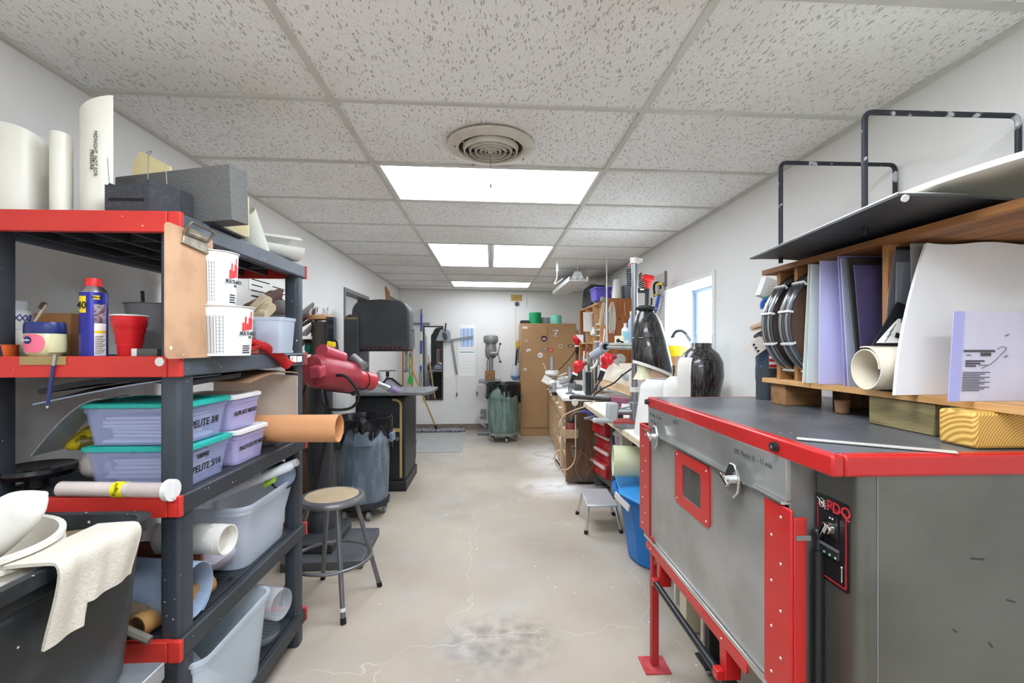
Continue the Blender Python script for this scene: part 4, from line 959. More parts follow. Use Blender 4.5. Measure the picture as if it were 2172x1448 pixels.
# ------------------------------------------------------------ stool
SXc, SYc = -.868, 2.555; zs = .575
t = thing('shop_stool', 'round gray metal stool with a tan hardboard seat and foot ring', 'stool', (SXc, SYc, 0))
M_sg = mat('stool_gray', '#6F7073', .35, .5, col2='#86878A', scale=6)
part(t, 'seat_rim', G().lathe([(.135, zs - .002), (.150, zs), (.168, zs - .006), (.174, zs - .018), (.170, zs - .032), (.158, zs - .036), (.156, zs - .02), (.12, zs - .012)], (SXc, SYc, 0), 48), M_sg)
part(t, 'seat', G().cyl((SXc, SYc, zs - .02), (SXc, SYc, zs - .001), .139, n=48), mat('stool_board', '#B5A284', .6, col2='#9D8A6D', scale=14, lo=.4, hi=.7))
ang0 = math.atan2(2.332 - SYc, -.738 - SXc)
for k in range(4):
    a = ang0 + k * PI / 2; f = Vector((SXc + .262 * math.cos(a), SYc + .262 * math.sin(a), 0)); tp = Vector((SXc + .118 * math.cos(a), SYc + .118 * math.sin(a), zs - .03))
    lg = part(t, 'leg', G().cyl(f.lerp(tp, .012), tp, .0125, n=14), M_sg)
    part(lg, 'foot_tip', G().cyl(f, f.lerp(tp, .05), .0145, n=14), M_rubber)
    if k == 0: part(lg, 'tape_wrap', G().cyl(f.lerp(tp, .10), f.lerp(tp, .13), .0155, n=12), M_white)
zr_ = .235; rr_ = .262 + (.118 - .262) * (zr_ / (zs - .03)) + .006
part(t, 'foot_ring', G().tube([(SXc + rr_ * math.cos(a), SYc + rr_ * math.sin(a), zr_) for a in [2 * PI * k / 48 for k in range(48)]], .009, 10, closed=True), M_sg)

# ------------------------------------------------------------ carving machine on its pedestal
PX, PY = -1.20, 3.28
t = thing('carving_machine', 'red motor carving machine on a tall black pipe pedestal', 'machine', (PX, PY, 0))
g = G().prism([(-1.29, 2.87, 0), (-.80, 2.90, 0), (-.82, 3.42, 0), (-1.40, 3.42, 0)], (0, 0, .055)); part(t, 'base_plate', g, mat('base_gray', '#4C4F52', .5, col2='#63666A', scale=6), bevel=.006)
part(t, 'base_step', G().box(-1.33, -1.02, 3.0, 3.42, .055, .115), mat('base_gray2', '#3F4245', .5), bevel=.008)
part(t, 'pedestal', G().cyl((PX, PY, .115), (PX, PY, 1.14), .085, n=32).lathe([(.10, .115), (.10, .20), (.088, .24)], (PX, PY, 0), 32), mat('pipe_black', '#26282B', .45, col2='#4B5158', scale=9, stretch=(1, 1, .2)))
part(t, 'upper_post', G().cyl((PX + .02, PY, 1.14), (PX + .02, PY, 1.555), .075, n=28), mat('post_olive', '#4A4640', .7, col2='#5C574E', scale=12, stretch=(1, 1, .2)))
x, r = disc(651, 709, 3.28)
zd = zat(678, 3.28, x)
part(t, 'wooden_disc', G().cyl((x, 3.28, zd), (x, 3.28, zd + .028), r, n=36), mat('disc_wood', '#C08F5F', .7, col2='#A87547', scale=9), bevel=.003)
for k in range(9):
    a = k * 2.3; rr2 = r * (.5 + .4 * ((k * 37) % 10) / 10); xx, yy = x + rr2 * math.cos(a), 3.28 + rr2 * math.sin(a) * .6
    part(t, 'bit', G().cyl((xx, yy, zd + .028), (xx + .003, yy, zd + .07 + .03 * ((k * 13) % 7) / 7), .0035 + .002 * (k % 2), n=8), M_steel if k % 2 else M_whited)
# power strip on the post
sx0, sx1 = at(692, 700, 3.18).x, at(710, 700, 3.18).x
part(t, 'power_strip', G().box(sx0, sx1, 3.17, 3.215, zat(745, 3.18, -1.1), zat(672, 3.18, -1.1)), mat('strip_blue', '#3A4450', .4, .3), bevel=.004)
for k, py in enumerate((683, 700, 712, 722)):
    c_ = at(702, py, 3.168); part(t, 'outlet', G().box(c_.x - .018, c_.x + .018, 3.165, 3.17, c_.z - .014, c_.z + .014), M_black)
# motor
A = at(668, 786, 2.72); B = at(742, 800, 2.98); Cc = at(766, 806, 3.05); D = at(782, 812, 3.10)
ax = (B - A).normalized()
part(t, 'motor_body', G().cyl(A, B, .098, n=40).cyl(A - ax * .03, A, .080, .098, n=40).cyl(A - ax * .04, A - ax * .03, .045, .080, n=40), mat('motor_red', '#8E2430', .42, col2='#A84450', scale=5), smooth=40)
part(t, 'motor_neck', G().cyl(B, B + ax * .05, .098, .062, n=40).cyl(B + ax * .05, B + ax * .21, .060, n=40).cyl(B + ax * .21, B + ax * .222, .060, .05, n=40), mat('neck_red', '#A8222C', .4, col2='#BC4A50', scale=6), smooth=40)
s0 = B + ax * .222; s1 = s0 + (at(829, 824, 3.30) - s0)
part(t, 'shaft', G().cyl(s0, s1, .017, n=20), M_steel)
sd = (s1 - s0).normalized()
part(t, 'sanding_cone', G().cyl(s1 - sd * .01, s1 + sd * .075, .026, .020, n=20), mat('sand_purple', '#8B7C9C', .9, col2='#6C5F80', scale=30))
part(t, 'capacitor_box', G().cyl(A + Vector((.03, .02, .115)), A.lerp(B, .75) + Vector((0, 0, .11)), .042, n=24), mat('motor_pink', '#A83A4A', .4))
side = ax.cross(Vector((0, 0, 1))).normalized()
g = G()
for k in range(3):
    for j in (-1, 1): g.obox(A - ax * .037 + side * (.025 * j) + Vector((0, 0, -.035 - .018 * k)), (.035, .012, .008), (0, .3 * j, -.4))
part(t, 'vent', g, M_black)
part(t, 'junction_box', G().obox(A + side * -.0 + Vector((.045, -.075, .0)), (.07, .06, .065), (.2, 0, -.3)), mat('motor_pink', '#A83A4A', .4), bevel=.01)
g = G().obox(A.lerp(B, .62) + Vector((.03, -.085, .045)), (.09, .004, .045), (-.5, 0, .65)); part(t, 'name_plate', g, M_steel)
cb = A.lerp(B, .5) + Vector((.02, -.095, 0))
part(t, 'cable', G().tube(smooth_path([cb, cb + Vector((.10, -.03, -.01)), cb + Vector((.16, 0, -.12)), cb + Vector((.10, .02, -.20)), cb + Vector((-.06, .05, -.19)), (PX + .06, PY - .10, 1.12), (PX + .09, PY - .06, .9), (PX + .05, PY - .09, .62), (PX - .03, PY - .1, .3)], 6), .009, 8), M_rubber)
part(t, 'cable', G().tube(smooth_path([(PX - .05, PY - .09, 1.15), (PX - .1, PY - .11, .95), (PX - .06, PY - .10, .75), (PX - .02, PY - .1, .5)], 6), .007, 8), M_rubber)
part(t, 'cradle_arm', G().obox((PX + .02, PY - .05, 1.13), (.12, .2, .07), (0, 0, .3)).cyl((PX + .02, PY - .1, 1.10), at(748, 832, 3.1), .012, n=10).ball(at(750, 833, 3.1), .02, 12), M_blackd, bevel=.004)
part(t, 'plug', G().obox(at(703, 730, 3.12), (.055, .03, .035), (0, .2, .1)), M_yellow, bevel=.006)
part(t, 'plug_cord', G().tube(smooth_path([at(695, 720, 3.13), at(712, 722, 3.12), at(716, 740, 3.12), at(712, 752, 3.12), at(718, 765, 3.12), at(712, 778, 3.1)], 5), .006, 8), M_rubber)
# clamp lamp on the neck
t = thing('clamp_lamp', 'small silver task light clamped on the red machine neck', 'lamp', at(757, 790, 3.0))
a, b_ = at(748, 756, 3.0), at(766, 772, 2.98)
part(t, 'head', G().cyl(a, b_, .026, n=20).cyl(b_, b_ + (b_ - a).normalized() * .03, .026, .036, n=20), M_gray, smooth=40)
part(t, 'clamp', G().tube(smooth_path([at(756, 768, 3.0), at(750, 778, 3.0), at(744, 783, 3.0), at(740, 790, 3.0)], 4), .007, 8).tube(smooth_path([at(742, 782, 3.0), at(752, 784, 3.0), at(762, 790, 3.0)], 4), .009, 8), M_steel)
g = G().tube([B + ax * .12 + (ax.cross(Vector((0, 0, 1))).normalized() * math.cos(q_) + Vector((0, 0, 1)) * math.sin(q_)) * .063 for q_ in [2 * PI * k / 24 for k in range(24)]], .003, 6, closed=True)
part(t, 'strap', g, M_black)

# ------------------------------------------------------------ left wall: notice, wall shelf with scraps, plank, panels
a, b_ = onx(527, 600, XL), onx(617, 600, XL)
t = thing('wall_notice', 'long white paper notice with printed lines on the wall behind the shelving', 'notice', (XL, a.y, 1.62))
zt_, zb_ = 1.86, onx(527, 613, XL).z
zb_ = onx(530, 613, XL).z
g = G().prism([(XL + .002, a.y, zb_), (XL + .002, b_.y, zb_ - .05), (XL + .002, b_.y, zt_), (XL + .002, a.y, zt_)], (.002, 0, 0)); part(t, 'paper', g, M_paper)
g = G()
for k in range(11):
    y0_ = a.y + .03 + .28 * (k % 2); zz = zt_ - .05 - (k // 2) * .035 - .012 * (k % 2)
    g.box(XL + .0045, XL + .005, y0_, y0_ + .24 - .05 * (k % 3), zz, zz + .007)
part(t, 'lettering', g, M_ink)
part(t, 'red_mark', G().prism([(XL + .0046, a.y + .27, 1.66), (XL + .0046, a.y + .29, 1.63), (XL + .0046, a.y + .31, 1.66), (XL + .0046, a.y + .29, 1.65)], (.0004, 0, 0)), M_redink)
zsh = 1.452
t = thing('wall_shelf', 'narrow white shelf board on the wall crowded with shoe forms and leather', 'wall shelf', (XL, 3.2, zsh - .02))
part(t, 'board', G().box(XL, -1.23, 2.55, 3.72, zsh - .02, zsh), M_whited, bevel=.002)
for y in (2.8, 3.5): part(t, 'bracket', G().prism([(XL, y, zsh - .02), (XL, y, zsh - .14), (XL + .2, y, zsh - .02)], (0, .008, 0)), M_gray)
def blade(nm, label, cat, p0, p1, w0, th, m, grp, tipr=.5, yv=None):
    """elongated rounded slab from p0 to p1"""
    p0, p1 = Vector(p0), Vector(p1); d = (p1 - p0); Ln = d.length; d.normalize(); yv = Vector(yv or (.3, -.2, 1)); s_ = (yv - d * yv.dot(d)).normalized(); n_ = d.cross(s_)
    out = []
    for i in range(9):
        a = -PI / 2 + PI * i / 8; out.append(p0 + d * (Ln - w0 * .5 + math.cos(a) * w0 * .5) + s_ * math.sin(a) * w0 / 2)
    for i in range(9):
        a = PI / 2 + PI * i / 8; out.append(p0 + d * (w0 * tipr + math.cos(a) * w0 * tipr) + s_ * math.sin(a) * w0 * .42)
    solo(nm, G().prism(out, n_ * th), m, label, cat, grp, bevel=min(.004, th * .3))
M_lea = mat('leather_brown', '#5E4A42', .6, col2='#77625A', scale=7); M_lea2 = mat('leather_maroon', '#5A3634', .55, col2='#6E4A46', scale=7)
M_last = mat('last_cream', '#CFC3A2', .6, col2='#B9AB88', scale=6); M_lump = mat('last_gray', '#7C7A78', .7, col2='#5F5D5C', scale=8)
q = lambda px, py, Y: at(px, py, Y)
blade('leather_strip', 'long brown leather blade, highest of the pile on the wall shelf', 'leather strip', q(512, 655, 2.75), q(596, 617, 3.05), .055, .006, M_lea, 'leather strips on the wall shelf')
blade('leather_strip', 'brown leather blade just beneath the highest one on the wall shelf', 'leather strip', q(520, 660, 2.8), q(599, 624, 3.1), .05, .006, M_lea2, 'leather strips on the wall shelf')
blade('leather_strip', 'gray-brown leather flap leaning at the notice', 'leather strip', q(545, 640, 3.05), q(592, 632, 3.25), .06, .006, M_lea, 'leather strips on the wall shelf')
blade('shoe_form', 'cream wooden shoe form pointing up, upper of the pair', 'shoe form', q(520, 668, 2.72), q(564, 627, 2.8), .062, .05, M_last, 'cream shoe forms above the clear tub')
blade('shoe_form', 'cream wooden shoe form pointing up, lower of the pair', 'shoe form', q(538, 676, 2.70), q(571, 641, 2.76), .062, .05, M_last, 'cream shoe forms above the clear tub')
blade('shoe_form', 'short cream form peeking over the rim of the clear tub', 'shoe form', q(543, 680, 2.66), q(553, 656, 2.68), .05, .04, M_last, 'cream shoe forms above the clear tub')
for k, (px, py, rx, lab_) in enumerate(((598, 650, .06, 'gray rounded shoe last at the top of the lump pile'), (585, 668, .055, 'gray shoe last lying low behind the clear tub'), (607, 662, .05, 'small gray last with a rivet next to the shelving post'), (575, 664, .045, 'brownish gray last wedged under the cream forms'))):
    c_ = q(px, py, 2.95 + .05 * k); g = G().ball(c_, rx, 18, (1.25, .8, .75)); g.jitter(.01, 12, k); solo('gray_last', g, M_lump, lab_, 'shoe last', 'gray lasts on the wall shelf', smooth=70)
def cuff(px, py, Y, r, ang, nm, lab_, m):
    c_ = q(px, py, Y); g = G().pipe((0, 0, -.05), (0, 0, .05), r, .006, 24, arc=(0, 4.6)); g.xform(Matrix.Translation(c_) @ Euler((1.1, .5, ang)).to_matrix().to_4x4()); solo(nm, g, m, lab_, 'leather cuff')
cuff(578, 640, 3.15, .06, .4, 'leather_cuff', 'curled brown leather cuff among the strips', M_lea)
cuff(590, 634, 3.3, .05, 1.2, 'leather_cuff', 'curled maroon leather cuff against the wall notice', M_lea2)
for k, (p0, p1, w_, m_, lab_) in enumerate((((604, 692), (664, 645), .05, M_lump, 'gray board tilted upwards beyond the shelving post'), ((604, 702), (672, 655), .045, M_lea2, 'dark maroon board tilted below the gray one'), ((606, 708), (676, 668), .03, M_lump, 'thin gray board tilted near the shelf edge'), ((640, 712), (682, 672), .07, M_lump, 'short gray metal board beside the black pedestal'))):
    blade('tilted_board', lab_, 'board', q(*p0, 3.1), q(*p1, 3.45), w_, .012, m_, 'boards tilted on the wall shelf', tipr=.2)
# dangling cables, knob, teal roller
solo('teal_roller', G().ball(q(656, 738, 3.3), .045, 16, (.7, .8, 1)), mat('teal_dark', '#12806A', .4), 'teal rounded handle sticking out beside the black pedestal', 'handle')
solo('brown_capped_stick', G().ball(q(655, 724, 3.3), .028, 12, (1.2, .8, .9)).cyl(q(655, 724, 3.3), q(664, 745, 3.3), .012, n=8), mat('knob_brown', '#3C2620', .5), 'dark brown knob on a gray rod by the black pedestal', 'knob')
t = thing('wall_outlet', 'white outlet plate on the wall beside the power strip', 'outlet', onx(714, 722, XL)); c_ = onx(712, 723, XL)
part(t, 'plate', G().box(XL, XL + .006, c_.y - .04, c_.y + .04, c_.z - .06, c_.z + .06), M_white, bevel=.002)
for dz in (-.025, .025): part(t, 'socket', G().box(XL + .006, XL + .008, c_.y - .015, c_.y + .015, c_.z + dz - .014, c_.z + dz + .014), M_whited)
# wood plank and panels leaning behind the pedestal
solo('wood_plank', G().prism([(-1.47, 3.42, 0), (-1.33, 3.42, 0), (-1.33, 3.42, 1.17), (-1.47, 3.42, 1.17)], (-.0, .03, 0)), M_dwood, 'weathered wooden plank standing behind the black pedestal', 'plank', bevel=.002)
solo('leaning_fibreboard', G().prism([(-1.50, 2.60, 0), (-1.50, 3.35, 0), (-1.52, 3.35, .78), (-1.52, 2.60, .78)], (.012, 0, 0)), M_whited, 'white panel leaning on the wall behind the stool', 'panel')
t = thing('gray_drum', 'light gray metal drum cabinet standing behind the red machine', 'drum', (-1.28, 3.95, 0))
part(t, 'drum', G().lathe([(.001, 0), (.16, 0), (.16, .98), (.15, 1.0), (.001, 1.01)], (-1.36, 4.11, 0), 36), mat('drum_gray', '#A9AAA6', .45, .2, col2='#8A8B88', scale=4))
t = thing('switch_box', 'small gray electric switch box on a conduit beside the bandsaw', 'switch', (-1.10, 4.2, 1.0)); c_ = at(739, 846, 4.2)
part(t, 'box', G().box(c_.x - .025, c_.x + .025, 4.18, 4.22, c_.z - .055, c_.z + .055), M_gray, bevel=.003)
part(t, 'conduit', G().cyl((c_.x - .01, 4.2, c_.z - .055), (c_.x - .01, 4.2, 0), .008, n=10), M_gray)
part(t, 'lever', G().cyl((c_.x, 4.18, c_.z - .01), (c_.x, 4.165, c_.z + .01), .005, n=8), M_steel)

# ------------------------------------------------------------ gray trash bin
def trashbin(x, y, r, zb_, zt_, m, lname, label, dolly_m, seed):
    t = thing('trash_bin', label, 'trash bin', (x, y, 0))
    h = zt_ - zb_
    prof = [(.001, zb_), (r * .84, zb_), (r * .86, zb_ + .02), (r * .90, zb_ + h * .45), (r * .915, zb_ + h * .68), (r * .955, zb_ + h * .70), (r * .96, zb_ + h * .78), (r * .93, zb_ + h * .80), (r * .955, zt_ - .03), (r, zt_ - .025), (r, zt_), (r * .94, zt_), (r * .82, zb_ + .02), (.001, zb_ + .02)]
    part(t, 'bin', G().lathe(prof, (x, y, 0), 48), m)
    for sgn in (-1, 1):
        part(t, 'handle', G().box(x - .055 + sgn * (r * .99), x + .055 + sgn * (r * .99) - sgn * .05, y - .06, y + .06, zb_ + h * .72, zb_ + h * .82) if 0 else G().obox((x + sgn * r * .98, y, zb_ + h * .76), (.05, .13, .075)), m, bevel=.01)
    fa = math.atan2(-y, -x)
    part(t, 'front_pad', G().sheet(lambda u, v: (x + (r * .975 + .006) * math.cos(fa - .32 + .64 * u), y + (r * .975 + .006) * math.sin(fa - .32 + .64 * u), zb_ + h * (.70 + .17 * v)), 10, 3, .012), m, bevel=.003)
    def lin_(u, v):
        a = 2 * PI * u; hang = .16 + .07 * math.sin(a * 2 + seed) + .05 * math.sin(a * 5 + seed) + .02 * math.sin(a * 11)
        if v < .25:                                     # inside, down
            k = v / .25; rr = r * .80 + (r * .93 - r * .80) * k; z_ = zt_ - .22 * (1 - k)
        elif v < .4:
            k = (v - .25) / .15; rr = r * .93 + (r * 1.02 - r * .93) * k; z_ = zt_ + .008 + .004 * math.sin(k * PI)
        else:
            k = (v - .4) / .6; rr = r * 1.022 - .006 * k + .012 * mnoise.noise(Vector((math.cos(a) * 5, math.sin(a) * 5, k * 3 + seed))) * k + .008 * math.sin(a * 23 + seed) * k; z_ = zt_ - hang * k
        return (x + rr * math.cos(a), y + rr * math.sin(a), z_)
    part(t, 'liner', G().sheet(lin_, 96, 18, .001), M_liner, smooth=60, label='crinkled black bin liner')
    part(t, 'bag_bottom', G().cyl((x, y, zt_ - .24), (x, y, zt_ - .235), r * .80, n=40), M_liner)
    dl = part(t, 'dolly', G().lathe([(.001, zb_ - .045), (r * .86, zb_ - .045), (r * .9, zb_ - .04), (r * .92, zb_ - .001), (r * .88, zb_ - .001), (.001, zb_ - .02)], (x, y, 0), 40), dolly_m)
    for k in range(5):
        a = fa + .25 + k * 2 * PI / 5; cx_, cy_ = x + r * .72 * math.cos(a), y + r * .72 * math.sin(a)
        cs = part(t, 'caster', G().cyl((cx_ - .013, cy_, .036), (cx_ + .013, cy_, .036), .036, n=18), M_graypl)
        part(cs, 'fork', G().box(cx_ - .02, cx_ + .02, cy_ - .014, cy_ + .014, .05, zb_ - .044), M_black)
    return t
x, r = disc(709, 832, 3.86)
trashbin(x, 3.86, r, .135, .80, mat('brute_gray', '#5B6875', .5, col2='#93A2B0', scale=6, stretch=(3, 3, .6), spots='#D5D8DA', spot_scale=30, spot_size=.09), '', 'large blue-gray round trash bin on casters with a black liner', M_blackd, 1.0)

# ------------------------------------------------------------ bandsaw
BX0, BX1, BY = -1.345, -.825, 4.45
t = thing('bandsaw', 'tall dark gray bandsaw with a rounded upper housing and wide table', 'bandsaw', ((BX0 + BX1) / 2, BY + .3, 0))
M_bs = mat('saw_dark', '#2E3033', .45, col2='#3D4043', scale=4, bump=.05, bscale=90); M_bs2 = mat('saw_cabinet', '#1E2023', .45, col2='#2E3135', scale=4, spots='#8E8C86', spot_scale=46, spot_size=.08)
ztb = zat(836, BY, -.9)
part(t, 'base_cabinet', G().box(BX0, BX1, BY, BY + .62, .10, ztb - .03), M_bs2, bevel=.012)
part(t, 'plinth', G().box(BX0 + .0, BX1 + .012, BY - .012, BY + .64, 0, .10), M_bs2, bevel=.004)
part(t, 'cabinet_knob', G().cyl(at(843, 930, BY), at(843, 930, BY) + Vector((0, -.02, 0)), .018, n=18), M_gray)
g = G(); xa = at(848, 900, BY).x
g.box(xa, xa + .022, BY - .003, BY - .0008, .13, ztb - .14).box(at(832, 900, BY).x, xa, BY - .003, BY - .0008, ztb - .36, ztb - .325)
pts = [(xa + .011, BY - .002, ztb - .14), (xa + .008, BY - .002, ztb - .09), (xa - .02, BY - .002, ztb - .06), (xa - .07, BY - .002, ztb - .05)]
g.tube(smooth_path(pts, 4), .011, 6, flat=.15); part(t, 'tape_stripe', g, mat('tape_yellow', '#B39A5C', .7))
# table
za = ztb; tx0 = at(750, 830, BY - .15).x; tx1 = at(907, 830, BY - .15).x
part(t, 'table', G().prism([(tx0 - .05, BY - .12, za), (tx1 - .03, BY - .12, za), (tx1 + .02, BY + .02, za), (tx1 + .02, BY + .50, za), (tx0 - .05, BY + .50, za)], (0, 0, .03)), mat('table_iron', '#7A7C7E', .4, .5, col2='#94969A', scale=6), bevel=.003)
part(t, 'table_insert', G().cyl((at(845, 828, BY).x, BY + .12, za + .0302), (at(845, 828, BY).x, BY + .12, za + .032), .035, n=24), M_steel)
part(t, 'rip_rail', G().cyl((tx1 - .06, BY - .13, za + .01), (tx1 - .06, BY + .5, za + .036), .006, n=8), M_gray)
# column and wheel housing
cx0, cx1 = at(730, 700, BY - .03).x, at(760, 700, BY - .03).x
zc0 = zat(668, BY + .05, -1.2)
g = G(); pl = [(cx0, za), (cx1, za), (cx1, zc0), (cx0 + .04, zc0), (cx0 + .012, zc0 - .02), (cx0, zc0 - .06)]
g.prism([(p[0], BY - .03, p[1]) for p in pl], (0, .28, 0)); part(t, 'column', g, M_bs, bevel=.006)
part(t, 'yellow_strip', G().box(cx0 + .02, cx1 - .012, BY - .033, BY - .0305, zc0 - .045, zc0 - .028), mat('dull_brass', '#8C7A48', .6))
hx0, hx1 = at(745, 700, BY).x, at(868, 700, BY).x; hz0, hz1 = zat(745, BY, -1), zat(634, BY, -1)
cxm, hw, hh = (hx0 + hx1) / 2, (hx1 - hx0) / 2, hz1 - hz0
out = [(hx1, hz0), (hx0 + .008, hz0), (hx0 - .0, hz0 + .05), (hx0, hz0 + hh * .62)]
for i in range(9):
    a = PI - PI / 2 * i / 8; out.append((hx0 + .11 + .11 * math.cos(a), hz1 - .13 + .12 * math.sin(a)))
out.append((cxm, hz1))
for i in range(9):
    a = PI / 2 - PI / 2 * i / 8; out.append((hx1 - .11 + .11 * math.cos(a), hz1 - .13 + .12 * math.sin(a)))
g = G().prism([(p[0], BY, p[1]) for p in out][::-1], (0, .26, 0)); part(t, 'wheel_housing', g, M_bs, bevel=.022)
g = G().box(at(768, 740, BY).x, at(856, 740, BY).x, BY - .003, BY + .001, hz0 + .015, hz0 + .045); part(t, 'badge', g, mat('badge_maroon', '#2A1E22', .4))
g = G()
for i, ch in enumerate('CRAFTSMAN'): g.text(ch, .026, (at(770 + i * 10.2, 740, BY).x, BY - .004, hz0 + .021), ext=.0006)
part(t, 'lettering', g, mat('letter_red', '#B0343E', .5))
gx_ = at(861, 760, BY + .1).x
part(t, 'blade_guide', G().box(gx_ - .012, gx_ + .012, BY + .1, BY + .14, za + .22, hz0).cyl((gx_ - .02, BY + .1, za + .22), (gx_ + .03, BY + .1, za + .235), .02, n=16).cyl((gx_ + .03, BY + .12, hz0 - .03), (gx_ + .055, BY + .12, hz0 - .03), .025, n=16), M_gray)
part(t, 'blade', G().box(gx_ - .006, gx_ - .003, BY + .115, BY + .125, za + .03, za + .23), M_steel)
part(t, 'tension_knob', G().cyl((hx1, BY + .13, zat(697, BY, -1)), (hx1 + .03, BY + .13, zat(697, BY, -1)), .014, n=12).cyl((hx1 + .025, BY + .13, zat(697, BY, -1)), (hx1 + .03, BY + .13, hz0 + .03), .007, n=10), M_gray)
# tool cart behind
t = thing('steel_stand', 'narrow steel stand with casters directly behind the bandsaw', 'stand', (-.93, 5.4, 0))
for x, y in ((-.95, 5.15), (-.95, 5.75), (-1.3, 5.15), (-1.3, 5.75)):
    part(t, 'leg', G().box(x - .018, x + .018, y - .018, y + .018, .07, .86), M_gray)
    part(t, 'caster', G().cyl((x - .015, y, .035), (x + .015, y, .035), .035, n=16), M_black)
part(t, 'top', G().box(-1.32, -.93, 5.12, 5.78, .86, .885), M_gray, bevel=.003)
part(t, 'lower_shelf', G().box(-1.32, -.93, 5.12, 5.78, .2, .22), M_blackd)
g = G().tube([(x_, 5.3, z_) for x_, z_ in ((-1.12, .90), (-1.15, .97), (-1.10, 1.03), (-1.02, 1.02), (-.93, .95), (-.90, .905))], .014, 8, closed=True)
c_ = at(832, 814, 5.35)
t = thing('face_shield', 'black-framed face shield lying on the stand beside the bandsaw table', 'face shield', (c_.x, 5.35, .886))
pl = [(c_.x - .11, .89), (c_.x - .10, .97), (c_.x - .06, 1.02), (c_.x, 1.015), (c_.x + .07, .96), (c_.x + .13, .905), (c_.x + .12, .89)]
part(t, 'frame', G().tube([(p[0], 5.35, p[1]) for p in pl], .012, 8, closed=True), M_black)
part(t, 'visor', G().prism([(p[0], 5.352, p[1]) for p in pl], (0, .004, 0)), mat('visor', '#C9CBD8', .2, alpha=.7))

# ------------------------------------------------------------ far end of the left wall
a = onx(820, 605, XL); b_ = onx(842, 640, XL)
t = thing('wall_plaque', 'brown carved wooden piece fixed high on the wall above the bandsaw', 'plaque', (XL, a.y, 1.95))
ya_, yb_ = onx(816, 600, XL).y, onx(826, 600, XL).y
part(t, 'carving', G().prism([(XL, ya_, 2.25), (XL, ya_ + .25, 2.2), (XL, ya_ + .3, 1.95), (XL, ya_ + .1, 2.02)], (.02, 0, 0)), M_oak, bevel=.004)
part(t, 'gray_panel', G().box(XL, XL + .006, ya_ + .28, ya_ + .85, 1.93, 2.15), mat('panel_gray', '#7E7C78', .6))

# ------------------------------------------------------------ back wall
BWY = YB
def bw(px, py, off=.0): return at(px, py, BWY - off)
def bwbox(px0, py0, px1, py1, t0, t1):
    a = bw(px0, py0, t1); b_ = bw(px1, py1, t1); return G().box(a.x, b_.x, BWY - t1, BWY - t0, b_.z, a.z)
# mirror
t = thing('wall_mirror', 'tall narrow mirror in a thin dark frame on the far wall', 'mirror', bw(921, 847))
a, b_ = bw(898, 691), bw(940, 848)
g = G(); f = .022
g.box(a.x, a.x + f, BWY - .02, BWY, b_.z, a.z).box(b_.x - f, b_.x, BWY - .02, BWY, b_.z, a.z).box(a.x + f, b_.x - f, BWY - .02, BWY, b_.z, b_.z + f).box(a.x + f, b_.x - f, BWY - .02, BWY, a.z - f, a.z)
part(t, 'frame', g, mat('mirror_frame', '#3A2C26', .5))
part(t, 'mirror_glass', G().box(a.x + f, b_.x - f, BWY - .012, BWY - .004, b_.z + f, a.z - f), mat('mirror_silver', '#E8EAEA', .02, 1.0))
# calendars
def cal(px0, py0, px1, py1, label, m2, cols_):
    t = thing('wall_calendar', label, 'calendar', bw((px0 + px1) / 2, py1), 'calendars on the far wall')
    part(t, 'sheet', bwbox(px0, py0, px1, py1, 0, .002), M_paper)
    a = bw(px0, py0, .003); b_ = bw(px1, py1, .003); g = G(); w_, h_ = b_.x - a.x, a.z - b_.z
    if cols_:
        for k in range(7): g.box(a.x + w_ * (.06 + k * .128), a.x + w_ * (.06 + k * .128 + (.09 if k % 2 else .06)), BWY - .0035, BWY - .002, b_.z + h_ * .06, a.z - h_ * .16)
    else:
        g.box(a.x + w_ * .05, b_.x - w_ * .05, BWY - .0035, BWY - .002, a.z - h_ * .1, a.z - h_ * .07)
    part(t, 'printed_blocks', g, m2)
    g = G()
    for k in range(6):
        zz = a.z - h_ * (.18 + k * .13); g.box(a.x + w_ * .05, b_.x - w_ * .05, BWY - .0040, BWY - .0036, zz - .001, zz + .001)
    for k in range(8):
        xx = a.x + w_ * (.05 + k * .9 / 7); g.box(xx - .001, xx + .001, BWY - .0045, BWY - .0041, a.z - h_ * .83, a.z - h_ * .18)
    part(t, 'grid_lines', g, mat('line_gray', '#B8BCC4', .7))
cal(975, 688, 1008, 739, 'wall calendar sheet with bold blue stripes, upper of two', mat('cal_blue', '#7FA8DE', .7), True)
cal(973, 742, 1007, 797, 'white month calendar with a thin teal header, lower of two', mat('cal_teal', '#3E8C98', .7), False)
# hanging dustpan, L-shaped square
t = thing('dustpan', 'gray dustpan with black hand brush hanging beside the mirror', 'dustpan', bw(938, 724))
c_ = bw(938, 710, .03)
part(t, 'pan', G().prism([bw(924, 722, .08), bw(956, 724, .08), bw(955, 704, .08), bw(950, 699, .08), bw(934, 699, .08)], (0, .05, 0)), mat('pan_gray', '#8E979C', .45), bevel=.006)
part(t, 'handle', G().tube([bw(944, 702, .09), bw(946, 685, .07)], .012, 8), M_black)
part(t, 'brush', G().prism([bw(938, 704, .10), bw(947, 707, .10), bw(949, 718, .10), bw(944, 721, .10), bw(940, 716, .1)], (0, .02, 0)), mat('brush_dark', '#3C4348', .8), bevel=.004)
t = thing('bevel_square', 'large gray steel square opened to an angle hanging on the far wall', 'square', bw(963, 795))
part(t, 'long_arm', G().beam(bw(958, 722, .02), bw(969, 794, .02), .035, .006, up=(0, 1, 0)), M_gray)
part(t, 'short_arm', G().beam(bw(955, 721, .03), bw(1004, 713, .03), .028, .006, up=(0, 1, 0)), M_gray)
